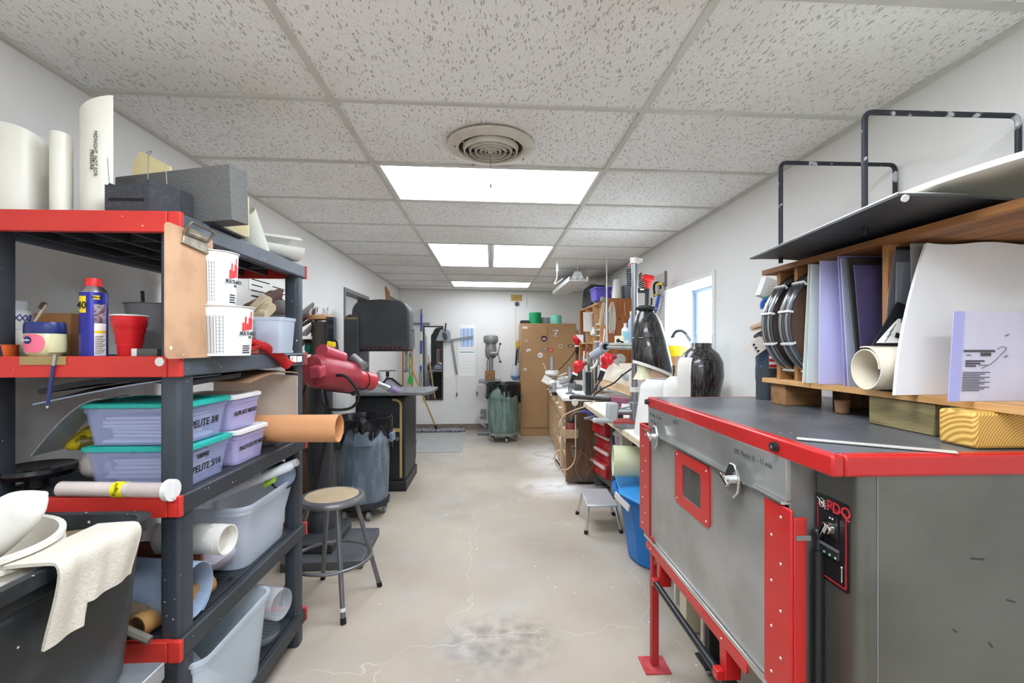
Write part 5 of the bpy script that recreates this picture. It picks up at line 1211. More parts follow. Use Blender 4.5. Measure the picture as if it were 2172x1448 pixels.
for k, (px, y0_, y1_, lab_) in enumerate(((969, 725, 828, 'string with a plumb weight hanging below the steel square'), (1012, 735, 826, 'string with a plumb weight hanging between calendar and drill press'))):
    t = thing('plumb_bob', lab_, 'plumb bob', bw(px, y1_), 'plumb bobs on the far wall')
    part(t, 'string', G().cyl(bw(px, y0_, .02), bw(px, y1_, .02), .0022, n=6), M_cloth)
    e = bw(px, y1_ + 8, .02); part(t, 'weight', G().lathe([(.001, -.05), (.014, -.01), (.014, .02), (.005, .035), (.001, .04)], e, 12), M_gray)
solo('round_wall_cap', G().cyl(bw(948, 797, .0), bw(948, 797, .006), .04, n=28), M_wall, 'round blank plate painted like the far wall below the steel square', 'wall plate')
# sign plaque, round sounder, conduits
t = thing('brass_sign', 'small brass-coloured sign high on the far wall', 'sign', bw(1096, 638)); part(t, 'plate', bwbox(1084, 625, 1107, 638, 0, .01), mat('sign_brass', '#A98A3E', .5, .3), bevel=.002)
g = G(); c_ = bw(1096, 631, .011); g.box(c_.x - .03, c_.x + .02, BWY - .0115, BWY - .01, c_.z, c_.z + .01).box(c_.x - .06, c_.x + .05, BWY - .0115, BWY - .01, c_.z - .025, c_.z - .02)
part(t, 'lettering', g, mat('sign_dark', '#6B5520', .6))
t = thing('wall_sounder', 'round black wall button with a thin conduit running down', 'sounder', bw(1096, 645)); c_ = bw(1096.5, 644.5)
part(t, 'ring', G().cyl(c_, c_ + Vector((0, -.02, 0)), .036, n=24), M_black); part(t, 'button', G().ball(c_ + Vector((0, -.02, 0)), .018, 12), M_gray)
part(t, 'conduit', G().cyl(bw(1093, 650, .006), bw(1092, 790, .006), .006, n=8), M_wall)
solo('wall_conduit', G().cyl(bw(1117, 619, .008), bw(1116, 652, .008), .006, n=8), M_wall, 'short thin vertical conduit under the ceiling of the far wall', 'conduit')
# bar with broom handles
solo('tool_bar', bwbox(872, 684, 912, 689, .0, .02), M_gray, 'short gray metal hanging bar near the mirror', 'tool bar')
def handle(nm, label, cat, p0, p1, off, r, m, extra=None, group=None):
    t = thing(nm, label, cat, bw(p1[0], p1[1], off), group); part(t, 'handle', G().cyl(bw(*p0, off), bw(*p1, off - .02 if off > .05 else off), r, n=10), m); return t
M_hw = mat('handle_wood', '#C08A4E', .5)
t = thing('mop_pole', 'long pole striped blue and white hanging beside the mirror', 'pole', bw(893, 830))
segs = [(655, 664, M_gray), (664, 703, mat('pole_blue', '#3B4FA6', .4)), (703, 719, M_white), (719, 750, M_white), (720, 751, None), (751, 775, M_whited), (775, 787, mat('pole_blue', '#3B4FA6', .4)), (787, 830, M_graypl)]
for a0_, a1_, m_ in segs:
    if m_ is None: part(t, 'blue_section', G().cyl(bw(893.5, 722, .0605), bw(893, 750, .0605), .0185, n=12), mat('pole_blue', '#3B4FA6', .4)); continue
    part(t, 'pole_section', G().cyl(bw(894 - (a0_ - 655) * .012, a0_, .06), bw(894 - (a1_ - 655) * .012, a1_, .06), .0165 + .004 * (a0_ > 780), n=12), m_)
t = handle('wooden_pole', 'long varnished wooden pole nearest the bandsaw housing', 'pole', (874, 703), (875, 905), .08, .016, M_hw, group='wooden poles at the far wall')
t = handle('wooden_pole', 'orange-brown wooden pole seen under the bandsaw housing', 'pole', (841, 740), (841, 911), .10, .018, M_hw, group='wooden poles at the far wall')
t = handle('wooden_pole', 'reddish wooden pole just beside the saw blade', 'pole', (855, 740), (855, 912), .12, .014, mat('handle_red', '#A8683C', .5), group='wooden poles at the far wall')
t = thing('yellow_ball_tool', 'pole with a lime yellow ball on top against the far wall', 'pole', bw(873, 820)); part(t, 'ball', G().ball(bw(873, 677, .07), .035, 14), mat('lime_ball', '#C6DE2C', .5)); part(t, 'shaft', G().cyl(bw(873, 683, .07), bw(873, 696, .07), .01, n=8), M_blackd)
t = thing('green_scoop', 'bright green plastic scoop hanging handle up beside the poles', 'scoop', bw(871, 812)); part(t, 'handle', G().cyl(bw(868, 750, .12), bw(869, 795, .12), .011, n=8), mat('scoop_green', '#38B34A', .45))
part(t, 'blade', G().prism([bw(868, 795, .12), bw(875, 797, .12), bw(876, 808, .12), bw(872, 815, .12), bw(865, 812, .12), bw(866, 800, .12)], (0, .02, 0)), mat('scoop_green', '#38B34A', .45), bevel=.005)
t = thing('dust_mop', 'wide gray dust mop on the floor with a wooden handle leaning on the bandsaw', 'mop', onz(928, 912))
c0 = Vector((bw(884, 911, .18).x, 7.5, .035)); c1 = Vector((bw(984, 911, .18).x, 7.5, .035))
g = G()
for i in range(90):
    u = i / 89; p = c0.lerp(c1, u); g.ball(p + Vector((0, random.uniform(-.045, .045), random.uniform(-.012, .004))), .028, 6, (1.2, 1.5, .9))
g.jitter(.008, 60); part(t, 'mop_head', g, mat('mop_gray', '#8D8E94', .95, col2='#6C6D74', scale=40), smooth=70)
hp0 = Vector((bw(926, 905, .18).x, 7.5, .06)); hp1 = at(864, 760, 6.6)
part(t, 'socket', G().cyl(hp0, hp0.lerp(hp1, .06), .022, .014, n=10), M_black)
part(t, 'wood_handle', G().cyl(hp0.lerp(hp1, .05), hp1, .0125, n=10), mat('handle_pale', '#C9A15E', .5))
# items glimpsed through the bandsaw throat
for k, (px, w_, lab_) in enumerate(((797, .014, 'white-gray conduit pipe seen first through the bandsaw throat'), (803, .016, 'white pipe seen second through the bandsaw throat'))):
    solo('white_pipe', G().cyl(bw(px, 735, .04), bw(px - 2, 815, .04), w_, n=10), M_whited, lab_, 'pipe', 'white pipes seen through the bandsaw throat')
t = thing('folded_aprons', 'off-white apron hanging from a black clip in the bandsaw throat', 'apron', bw(815, 815)); part(t, 'cloth', G().sheet(lambda u, v: tuple(bw(803 + 22 * u * (1 - .5 * (v)) + 6 * v, 815 - 62 * v, .05 + .02 * math.sin(u * 16))), 16, 8, .004), M_cloth); part(t, 'clip', G().box(bw(806, 750, .08).x, bw(814, 750, .08).x, BWY - .09, BWY - .07, bw(810, 757, .08).z, bw(810, 746, .08).z), M_black)
solo('wall_papers', bwbox(821, 742, 838, 815, .0, .003), M_paper, 'white printed papers hanging on the far wall behind the bandsaw', 'paper')
solo('small_crate', G().box(bw(772, 797, .6).x, bw(790, 797, .6).x, BWY - .7, BWY - .5, bw(780, 822, .6).z, bw(780, 793, .6).z), M_pine, 'small pale wooden crate behind the red machine shaft', 'crate', bevel=.003)
t = thing('round_table_tool', 'thin round metal plate on a black post behind the bandsaw', 'stand', at(826, 814, 6.3)); part(t, 'plate', G().cyl(at(822, 787, 6.3), at(822, 786, 6.3) + Vector((0, 0, .008)), .11, n=32), M_gray); part(t, 'post', G().cyl(at(822, 788, 6.3), (at(822, 788, 6.3).x, 6.3, 0), .022, n=12), M_black); part(t, 'sticker', G().box(at(819, 790, 6.27).x, at(825, 790, 6.27).x, 6.273, 6.276, at(820, 812, 6.27).z, at(820, 799, 6.27).z), mat('sticker_lilac', '#B9B4DC', .5))
# floor mat
g = G().box(-1.45, -.40, 6.05, 7.45, .0, .008); solo('floor_mat', g, mat('mat_gray', '#A9A9A6', .8, col2='#8F908E', scale=12, bump=.3, bscale=70), 'flat dusty gray floor mat in front of the mirror', 'mat', bevel=.003)
# drill press
DX, DYY = at(1041, 800, 7.42).x, 7.42
t = thing('drill_press', 'dusty gray drill press with a rounded head behind the green bin', 'drill press', (DX, DYY, 0))
part(t, 'base', G().box(DX - .20, DX + .14, DYY - .22, DYY + .2, 0, .05), M_gray, bevel=.012)
part(t, 'column', G().cyl((DX, DYY, .05), (DX, DYY, zat(735, DYY)), .038, n=20), M_gray)
part(t, 'table', G().box(DX - .19, DX + .17, DYY - .3, DYY + .05, zat(812, 7.2), zat(806, 7.2)).lathe([(.03, zat(825, 7.2)), (.13, zat(812, 7.2))], (DX, DYY - .1, 0), 20), M_gray, bevel=.003)
mh = mat('head_gray', '#8E908F', .4, .3, col2='#8B8C8A', scale=6)
x, r = disc(1025, 1057, DYY - .1)
part(t, 'belt_cover', G().lathe([(r * .82, zat(728, 7.25)), (r * .96, zat(724, 7.25)), (r, zat(718, 7.25)), (r * .9, zat(712, 7.25)), (r * .5, zat(709.5, 7.25)), (.001, zat(709, 7.25))], (x, DYY - .1, 0), 32, cap0=True), mh)
part(t, 'head_casting', G().lathe([(.06, zat(760, 7.25)), (.085, zat(756, 7.25)), (.095, zat(742, 7.25)), (.08, zat(728, 7.25))], (DX, DYY - .1, 0), 24, cap0=True, cap1=True), mh)
part(t, 'quill', G().cyl((DX, DYY - .14, zat(795, 7.25)), (DX, DYY - .14, zat(758, 7.25)), .028, .036, n=16), mh)
hub = at(1056, 750, 7.1)
part(t, 'feed_hub', G().cyl((DX, 7.15, hub.z), hub, .03, n=16), mh)
for px, py in ((1061, 729), (1061, 767)):
    hd = part(t, 'feed_handle', G().cyl(hub, at(px, py, 7.08), .008, n=8), M_steel); part(hd, 'handle_ball', G().ball(at(px, py, 7.08), .018, 12), M_black)
part(t, 'cable', G().tube(smooth_path([(DX - .04, 7.25, zat(758, 7.25)), at(1033, 775, 7.2), at(1036, 795, 7.2)], 4), .007, 6), M_rubber)
solo('wood_block', G().box(at(1029, 800, 7.12).x, at(1050, 800, 7.12).x, 7.11, 7.24, zat(805.5, 7.2), zat(785, 7.2)), mat('block_wood', '#9A7148', .7, col2='#4A3A2C', scale=22, lo=.48, hi=.6), 'scarred square wooden block on the drill press table', 'block', bevel=.004)
# outlet cluster low on the wall
t = thing('wall_socket', 'gray outlet with tangled wires low on the far wall', 'outlet', bw(1022, 886)); part(t, 'box', bwbox(1019, 868, 1031, 886, 0, .05), M_gray, bevel=.003)
for k in range(3): part(t, 'wire', G().tube(smooth_path([bw(1025, 878, .05), bw(1012 - k * 2, 885 + k * 3, .07), bw(1018, 893 + k * 2, .05), bw(1032, 905 + k, .04)], 5), .005, 6), M_whited)
# green trash bin
x, r = disc(1031, 1104, 6.80)
trashbin(x, 6.80, r, .14, .84, mat('brute_green', '#567068', .6, col2='#A9B5AC', scale=7, stretch=(3, 3, .5), lo=.42, hi=.7, spots='#D5D8D2', spot_scale=30, spot_size=.1), '', 'dusty green round trash bin on a caster dolly by the tan cabinet', mat('dolly_dusty', '#7E837C', .7, col2='#A5A8A0', scale=9), 2.4)
# tan cabinet with stickers
CX0, CX1, CY0, CY1, CZ = .455, 1.325, 7.12, 7.62, 1.745
t = thing('steel_cabinet', 'tall tan steel two-door cabinet covered in stickers', 'cabinet', ((CX0 + CX1) / 2, (CY0 + CY1) / 2, 0))
part(t, 'body', G().box(CX0, CX1, CY0 + .02, CY1, .0, CZ), M_cabinet, bevel=.004)
xm = at(1162, 750, CY0).x
part(t, 'door', G().box(CX0 + .012, xm - .002, CY0, CY0 + .02, .13, CZ - .05), M_cabinet, bevel=.003)
dd_ = part(t, 'door', G().box(xm + .002, CX1 - .012, CY0, CY0 + .02, .13, CZ - .05), M_cabinet, bevel=.003)
part(t, 'paper_tab', G().box(at(1108, 690, CY0).x, at(1119, 690, CY0).x, CY0 - .002, CY0, at(1108, 697, CY0).z, at(1108, 692, CY0).z), M_cream)
def stick(px, py, rpx, col, kind='disc', inner=None):
    c_ = at(px, py, CY0 - .001); rr = rpx / FPX * 7.15; g = G()
    if kind == 'disc': g.cyl(c_, c_ + Vector((0, -.0012, 0)), rr, n=28)
    else: g.prism([c_ + Vector((a * rr, 0, b_ * rr)) for a, b_ in kind], (0, -.0012, 0))
    s_ = part(t, 'sticker', g, mat('st_' + col.strip('#'), col, .5))
    if inner:
        g = G()
        for (dx, dz, w_, h_) in inner[1]: g.box(c_.x + (dx - w_) * rr, c_.x + (dx + w_) * rr, CY0 - .0035, CY0 - .0022, c_.z + (dz - h_) * rr, c_.z + (dz + h_) * rr)
        part(s_, 'print', g, mat('st_' + inner[0].strip('#'), inner[0], .5))
stick(1154, 718, 6.5, '#43191E', inner=('#E8DCDC', [(0, .1, .5, .12), (0, -.3, .6, .08)]))
stick(1168, 742, 5, '#D23A36', inner=('#F0E8E4', [(0, .0, .12, .55), (-.2, -.3, .1, .2), (.2, .2, .25, .08)]))
stick(1153.5, 740.5, 5, '#8C8478', inner=('#C9A288', [(.3, .3, .4, .3)]))
stick(1146, 753, 5.5, '#E8E6DE', inner=('#3A3A38', [(-.2, 0, .3, .12), (.3, -.1, .25, .1)]))
stick(1188.5, 733.5, 4, '#CFC6B4', inner=('#5A5046', [(0, 0, .45, .4)]))
stick(1114, 783, 3.4, '#D3C8B8')
stick(1121, 743, 5, '#ECECE8', kind=[(-1, -.6), (-.8, .3), (-.2, .7), (1, .6), (.8, -.2), (.1, -.3)], inner=('#3E6FA8', [(0, .1, .4, .12)]))
stick(1117, 723, 4, '#E6DCCC', kind=[(-1, 0), (-.2, .8), (.2, 0), (1, .2), (.1, -.4)], inner=('#C24A3A', [(-.3, .0, .25, .2)]))
stick(1210.5, 733.5, 6, '#33312F', kind=[(-1, -.45), (1, -.45), (1, .45), (-1, .45)], inner=('#D8D4CC', [(0, 0, .7, .15)]))
stick(1178, 706, 8, '#E2DDE4', kind=[(-.8, .6), (.1, .9), (.9, .8), (.3, .1), (.3, -.6), (.5, -.9), (-.6, -.8), (-.2, -.3), (-.1, .3)], inner=('#6B5A80', [(0, .4, .3, .15), (0, -.6, .3, .1)]))
stick(1154.5, 776, 4, '#E6E2DC', kind=[(-.9, 1.6), (-.4, 1.7), (.7, -1.2), (.9, -2.2), (.3, -1.4)], inner=('#B8453E', [(-.2, .3, .12, .5)]))
# on top of and beside the cabinet
x, r = disc(1122, 1148, 7.3); solo('green_roll', G().cyl((x, 7.3, CZ), (x, 7.3, zat(663, 7.3, x)), r, n=36), mat('roll_green', '#0E8A54', .45), 'dark green round roll standing on the tan cabinet', 'roll', bevel=.002)
x, r = disc(1169, 1191, 7.3); solo('mint_roll', G().cyl((x, 7.3, CZ), (x, 7.3, zat(669, 7.3, x)), r, n=36), M_mint, 'mint green round roll standing on the tan cabinet', 'roll', bevel=.002)
solo('black_case', G().box(at(1104, 680, 7.3).x, at(1121, 680, 7.3).x, 7.2, 7.5, CZ, zat(679, 7.2, .5)), M_blackd, 'flat black case lying on the tan cabinet beside the green roll', 'case', bevel=.004)
solo('gray_canister', G().cyl((at(1155, 680, 7.45).x, 7.45, CZ), (at(1155, 680, 7.45).x, 7.45, CZ + .11), .085, n=28), mat('canister', '#A9ACAE', .5), 'gray canister between the green and mint rolls', 'canister')
g = G()
t = thing('cable_hook', 'bundle of hand tools hanging on the side of the tan cabinet', 'tools', at(1097, 760, 7.1))
for k, (x0_, y0_, x1_, y1_, m_) in enumerate(((1095, 725, 1097, 752, mat('tool_yellow', '#D8A93A', .5)), (1099, 722, 1100, 745, mat('tool_yellow', '#D8A93A', .5)), (1097, 740, 1094, 775, M_black), (1100, 735, 1099, 770, M_gray))):
    part(t, 'tool', G().tube([at(x0_, y0_, 7.08 - .02 * k), at(x1_, y1_, 7.08 - .02 * k)], .014, 8), m_)
t = thing('bagged_ball', 'blue ball in a white net bag hanging beside the tan cabinet', 'bag', at(1093, 806, 7.4)); c_ = at(1093, 797, 7.4)
part(t, 'ball', G().ball(c_, .07, 20), mat('ball_blue', '#5A8FC9', .6, col2='#8CB4DC', scale=12)); part(t, 'bag', G().lathe([(.075, .0), (.07, .06), (.04, .13), (.05, .2)], (c_.x, c_.y, c_.z), 18).jitter(.008, 20), mat('net_white', '#DDE4E6', .6, alpha=.6))
# ------------------------------------------------------------ oven
OX0, OX1, OY0, OY1, OZ = .70, XR - .01, .915, 2.035, 1.157
M_door = M_ssteel
t = thing('infrared_oven', 'large stainless steel oven with a red-edged top, riveted red strips and red legs', 'oven', (1.1, 1.5, 0))
part(t, 'body', G().box(.715, 1.46, 1.075, 1.995, .545, 1.112), M_ssteel, bevel=.004)
part(t, 'upper_panel', G().box(.702, .715, 1.066, 2.03, 1.012, 1.112), M_ssteel, bevel=.001)
# top with red rim
ch = .0
part(t, 'top_band', G().box(OX0, OX0 + .028, OY0, OY1, OZ - .046, OZ).box(OX0 + .028, OX1, OY0, OY0 + .028, OZ - .046, OZ).box(OX0 + .028, OX1, OY1 - .02, OY1, OZ - .046, OZ - .001), M_redm, bevel=.006)
M_top = mat('oven_top', '#5C5F63', .36, .3, col2='#93979B', scale=4, lo=.4, hi=.72, spots='#C9C9C6', spot_scale=22, spot_size=.06)  # pale second tone paints a whitish haze into the plate colour
part(t, 'top_plate', G().box(OX0 + .026, OX1, OY0 + .026, OY1 - .018, OZ - .012, OZ - .001), M_top)
for y in (1.10, 2.045):
    c_ = Vector((OX0 - .001, y if y < 2 else 2.028, OZ - .022)); bo = part(t, 'bolt', G().cyl(c_, c_ + Vector((-.012, 0, 0)), .0125, .011, n=20), M_black); part(bo, 'hex_socket', G().cyl(c_ + Vector((-.0121, 0, 0)), c_ + Vector((-.0125, 0, 0)), .005, n=6), M_gray)
# door
dr_ = part(t, 'door', G().box(.697, .7148, 1.10, 2.05, .545, 1.006), M_ssteel, bevel=.002)
part(dr_, 'top_lip', G().box(.685, .7148, 1.06, 2.06, 1.0065, 1.012), mat('bright_edge', '#CFCFCD', .22, 1.0))
part(dr_, 'bottom_lip', G().box(.688, .7148, 1.12, 2.05, .528, .5445), mat('bright_edge', '#CFCFCD', .22, 1.0), bevel=.002)
def yzplate(y0, y1, z0, z1, x0, x1, r, hole=None):
    g = G(); cy, cz = (y0 + y1) / 2, (z0 + z1) / 2
    o = [(cy + p[0], cz + p[1]) for p in rrect(y1 - y0, z1 - z0, r, 5)]
    if not hole: return g.prism([(x1, a, b_) for a, b_ in o], (x0 - x1, 0, 0))
    hy0, hy1, hz0, hz1, hr = hole; hc, hd = (hy0 + hy1) / 2, (hz0 + hz1) / 2
    i_ = [(hc + p[0], hd + p[1]) for p in rrect(hy1 - hy0, hz1 - hz0, hr, 5)]
    return g.rings([[Vector((x0, a, b_)) for a, b_ in o], [Vector((x1, a, b_)) for a, b_ in o], [Vector((x1, a, b_)) for a, b_ in i_], [Vector((x0, a, b_)) for a, b_ in i_]], True, loop=True)
wfm = part(dr_, 'window_frame', yzplate(1.432, 1.705, .800, .997, .691, .697, .022, (1.492, 1.640, .838, .958, .012)), M_redm)
part(dr_, 'window_pane', G().box(.6955, .6968, 1.49, 1.642, .836, .96), mat('oven_glass', '#3A3B38', .12, col2='#54544E', scale=14))
part(dr_, 'window_gasket', yzplate(1.489, 1.643, .835, .961, .6945, .6965, .012, (1.496, 1.636, .842, .954, .010)), M_gray)
def rivets(parent, pts, r=.0042):
    g = G()
    for x_, y_, z_ in pts: g.cyl((x_, y_, z_), (x_ - .0022, y_, z_), r, r * .7, n=10)
    part(parent, 'rivets', g, mat('rivet_steel', '#B9B2A8', .35, .8))
rivets(dr_, [(.691, 1.452, .980), (.691, 1.685, .980), (.691, 1.452, .818), (.691, 1.685, .818)])
# far red strip (angle)
st = part(t, 'far_strip', G().box(.690, .6965, 1.985, 2.115, .545, 1.028).box(.6965, .74, 2.110, 2.115, .545, 1.028), M_redm, bevel=.002)
rivets(st, [(.690, 2.05 + .02 * (-1) ** k, .58 + k * .058) for k in range(8)])
# near red strip wraps the corner
st = part(t, 'near_strip', G().box(.689, .6968, 1.030, 1.135, .42, 1.003).box(.6968, .728, 1.030, 1.037, .42, .985), M_redm, bevel=.003)
rivets(st, [(.689, 1.085 + .018 * (-1) ** k, .47 + k * .056) for k in range(10)])
part(t, 'strip_hook', G().box(.70, .735, 1.026, 1.030, .935, .945), M_gray)
# latches
def latch(y):
    g = G(); zc_ = 1.008
    pl = [(y - .035, zc_ + .012), (y - .012, zc_ + .045), (y + .012, zc_ + .045), (y + .035, zc_ + .012), (y + .03, zc_ - .03), (y + .008, zc_ - .052), (y - .008, zc_ - .052), (y - .03, zc_ - .03)]
    g.prism([(.684, a, b_) for a, b_ in pl], (-.010, 0, 0)); l_ = part(t, 'latch', g, M_chrome, bevel=.003)
    part(l_, 'knob', G().cyl((.676, y, zc_), (.652, y, zc_), .011, n=18).obox((.655, y, zc_), (.010, .045, .012), (.5, 0, 0)), M_chrome, bevel=.002)
latch(1.885); latch(1.265)
# lower red rail with brackets, push bar
rl = part(t, 'bottom_rail', yzplate(1.205, 2.01, .497, .527, .684, .690, .012), M_redm)
rivets(rl, [(.684, 1.95, .512), (.684, 1.34, .512)])
for y in (1.86, 1.335): part(t, 'bar_bracket', G().prism([(.684, y - .02, .50), (.684, y + .02, .50), (.684, y + .014, .40), (.684, y - .014, .40)], (.05, 0, 0)).box(.66, .684, y - .014, y + .014, .40, .43), M_redm, bevel=.003)
part(t, 'push_bar', G().cyl((.672, 1.345, .415), (.672, 1.855, .415), .0125, n=18), mat('bar_black', '#2B2D30', .35, .4))
# legs
for x_, y_ in ((.705, 1.962), (1.42, 1.962), (1.42, 1.10), (.76, .99)):
    lg = part(t, 'leg', G().box(x_ - .015, x_ + .015, y_ - .015, y_ + .015, .008, .56), mat('leg_red', '#A8282C', .45), bevel=.002)
    part(lg, 'foot_plate', G().box(x_ - .055, x_ + .055, y_ - .055, y_ + .055, 0, .008), mat('foot_red', '#B5383C', .45, col2='#C9676A', scale=14), bevel=.002)
    if x_ < .72: part(lg, 'brace', G().beam((x_, y_, .44), (x_, y_ - .10, .52), .02, .02, up=(1, 0, 0)), mat('leg_red', '#A8282C', .45))
# control column
cxf = .775; cy0, cy1 = .935, 1.062
g = G(); pl = [(1.46, cy0), (1.46, cy1), (cxf, cy1)]
for k in range(7):
    a = PI + PI / 2 * k / 6; pl.append((cxf + .022 + .022 * math.cos(a), cy0 + .022 + .022 * math.sin(a)))
g.prism([(p[0], p[1], .02) for p in pl], (0, 0, OZ - .046 - .02)); part(t, 'control_housing', g, mat('housing_steel', '#74756F', .36, .7, col2='#4C4D46', scale=3.2, lo=.35, hi=.65, bump=.03, bscale=5))  # noise between two tones paints streaky reflections into the steel colour
part(t, 'seam', G().box(.812, .815, cy0 - .0012, cy0, .03, OZ - .05), M_gray)
g = G(); sm = [(1.02, .93, .03, .1), (1.10, .84, .02, .3), (1.17, .66, .025, 1.2), (1.155, .80, .02, .8), (1.19, .73, .03, 1.0), (.98, .78, .012, .6), (1.06, .75, .014, .9), (1.13, .58, .035, 1.3)]
for x_, z_, w_, a in sm: g.beam((x_, cy0 - .0004, z_), (x_ + w_ * math.cos(a), cy0 - .0004, z_ - w_ * math.sin(a)), .0006, .004, up=(0, 0, 1))
part(t, 'scuff_marks', g, mat('scuff', '#3A3B38', .7))
# control panel on the aisle face of the column
px0_, px1_ = onx(1733, 1100, cxf).y, onx(1803, 1100, cxf).y
zt_, zb_ = onx(1733, 1040, cxf).z, onx(1803, 1262, cxf).z; zt_ = (zt_ + onx(1800, 1073, cxf).z) / 2; 
cp = part(t, 'control_panel', yzplate(px1_, px0_, zb_, zt_, cxf - .003, cxf, .008), mat('panel_black', '#1D1D20', .3))
pw, ph, pc = px0_ - px1_, zt_ - zb_, (px0_ + px1_) / 2
part(cp, 'red_border', yzplate(px1_ + .006, px0_ - .006, zb_ + .006, zt_ - ph * .11, cxf - .0036, cxf - .003, .006, (px1_ + .0085, px0_ - .0085, zb_ + .0085, zt_ - ph * .11 - .0025, .005)), M_redink)
g = G().text('PDQ', pw * .34, (cxf - .0038, px0_ - pw * .36, zt_ - ph * .155), (0, -1, 0), (0, 0, 1), .0004, .0006); part(cp, 'logo_letters', g, mat('logo_letter_red', '#C83A40', .5))
g = G()
for k in range(4): g.tube([(cxf - .004, px0_ - pw * (.06 + .04 * k), zt_ - ph * (.05 + .02 * k)), (cxf - .004, px0_ - pw * .33, zt_ - ph * (.16 - .035 * k))], .0006, 5)
g.tube([(cxf - .004, px0_ - pw * .2 + .008 * math.cos(a), zt_ - ph * .10 + .010 * math.sin(a)) for a in [2 * PI * k / 14 for k in range(14)]], .0006, 5, closed=True)
part(cp, 'star_logo', g, M_paper)
part(cp, 'switch_plate', G().box(cxf - .006, cxf - .003, pc - pw * .22, pc + pw * .16, zt_ - ph * .46, zt_ - ph * .19), M_black, bevel=.001)
part(cp, 'switch_marks', G().box(cxf - .0066, cxf - .0058, pc - .001, pc + .003, zt_ - ph * .24, zt_ - ph * .22).cyl((cxf - .006, pc - .007, zt_ - ph * .23), (cxf - .0066, pc - .007, zt_ - ph * .23), .0024, n=12), M_paper)
part(cp, 'rotary_knob', G().cyl((cxf - .006, pc - .001, zt_ - ph * .35), (cxf - .020, pc - .001, zt_ - ph * .35), .015, .013, n=22).obox((cxf - .021, pc + .002, zt_ - ph * .36), (.008, .007, .034), (.5, 0, 0)), M_chrome, bevel=.001)
part(cp, 'display', G().box(cxf - .010, cxf - .003, pc - pw * .28, pc + pw * .38, zt_ - ph * .68, zt_ - ph * .55), mat('display_bezel', '#2A2D30', .25), bevel=.002)
g = G()
for k in range(4): g.cyl((cxf - .011, pc + pw * (.30 - k * .17), zt_ - ph * .655), (cxf - .010, pc + pw * (.30 - k * .17), zt_ - ph * .655), .0028, n=10)
part(cp, 'buttons', g, mat('btn_green', '#8FC9A8', .4))
part(cp, 'display_cover', G().box(cxf - .013, cxf - .009, pc - pw * .28, pc + pw * .36, zt_ - ph * .575, zt_ - ph * .55), M_gray)
g = G()
for k in range(3):
    for j in range(2): g.text('F' if j else '▲', .006, (cxf - .0036, px0_ - .012 - .008 * j, zt_ - ph * (.74 + .07 * k)), (0, -1, 0), (0, 0, 1), .0003)
part(cp, 'red_print', g, M_redink)
part(cp, 'probe_pin', G().cyl((cxf - .006, px1_ + pw * .16, zb_ + ph * .10), (cxf - .006, px1_ + pw * .16, zb_ + ph * .27), .0018, n=8).ball((cxf - .006, px1_ + pw * .16, zb_ + ph * .27), .003, 8), M_chrome)
# gas strut
part(t, 'gas_strut', G().cyl((.765, 1.015 + .03, .30), (.765, 1.045, .905), .012, n=18).cyl((.765, 1.045, .905), (.765, 1.045, .94), .007, n=12).ball((.765, 1.045, .945), .013, 14), mat('strut_black', '#2A2C2E', .35, .3))
# handwriting
g = G()
hx = .7015
g.text('½" 60g - 11 min', .020, (hx, 2.005, 1.078), (0, -1, 0), (0, 0, 1), .0003, .0002)
g.text('¼" 30g - 7', .020, (hx, 1.995, 1.048), (0, -1, 0), (0, 0, 1), .0003, .0002)
g.text("365°F", .021, (hx, 1.75, 1.085), (0, -1, 0), (0, 0, 1), .0003, .0002)
g.text('SPS Plastic ½ - 11 min', .020, (hx, 1.30, 1.075), (0, -1, 0), (0, 0, 1), .0003, .0002)
part(t, 'lettering', g, mat('marker', '#4A4C4E', .7))
# white plastic strip lying on the top corner
a, b_ = onz(1690, 932, OZ), onz(2030, 962, OZ); 
solo('plastic_strip', G().beam(a + Vector((0, 0, .003)), b_ + Vector((0, 0, .003)), .018, .004), mat('strip_milk', '#C9C8C0', .3, alpha=.9), 'long narrow milky plastic strip lying at the corner of the oven top', 'strip', bevel=.001)

# trolley below the oven
t = thing('machine_trolley', 'low black steel trolley on casters parked under the oven', 'trolley', (1.15, 1.6, 0))
for x_, y_ in ((.92, 1.88), (1.38, 1.88), (.92, 1.30), (1.38, 1.30)):
    part(t, 'post', G().box(x_ - .022, x_ + .022, y_ - .022, y_ + .022, .075, .50), M_blackd, bevel=.002)
    c_ = part(t, 'caster', G().cyl((x_ - .012, y_ + .03, .032), (x_ + .012, y_ + .03, .032), .032, n=18), M_graypl)
    part(c_, 'caster_plate', G().box(x_ - .05, x_ + .05, y_ - .05, y_ + .05, .066, .075), M_blackd)
part(t, 'base_rail', G().box(.90, .94, 1.28, 1.90, .075, .10).box(1.36, 1.40, 1.28, 1.90, .075, .10).box(.94, 1.36, 1.28, 1.32, .075, .10), M_blackd)
part(t, 'deck', G().box(.90, 1.40, 1.28, 1.90, .50, .52), M_blackd)
t = thing('wood_bench', 'small gray-painted wooden bench with thin legs behind the trolley', 'bench', (1.2, 2.35, 0))
part(t, 'top', G().box(.98, 1.40, 2.10, 2.46, .375, .405), mat('bench_gray', '#9C9C94', .7, col2='#84847C', scale=9), bevel=.003)
for x_, y_ in ((1.0, 2.12), (1.38, 2.12), (1.0, 2.44), (1.38, 2.44)): part(t, 'leg', G().box(x_ - .012, x_ + .012, y_ - .012, y_ + .012, 0, .375), M_whited)

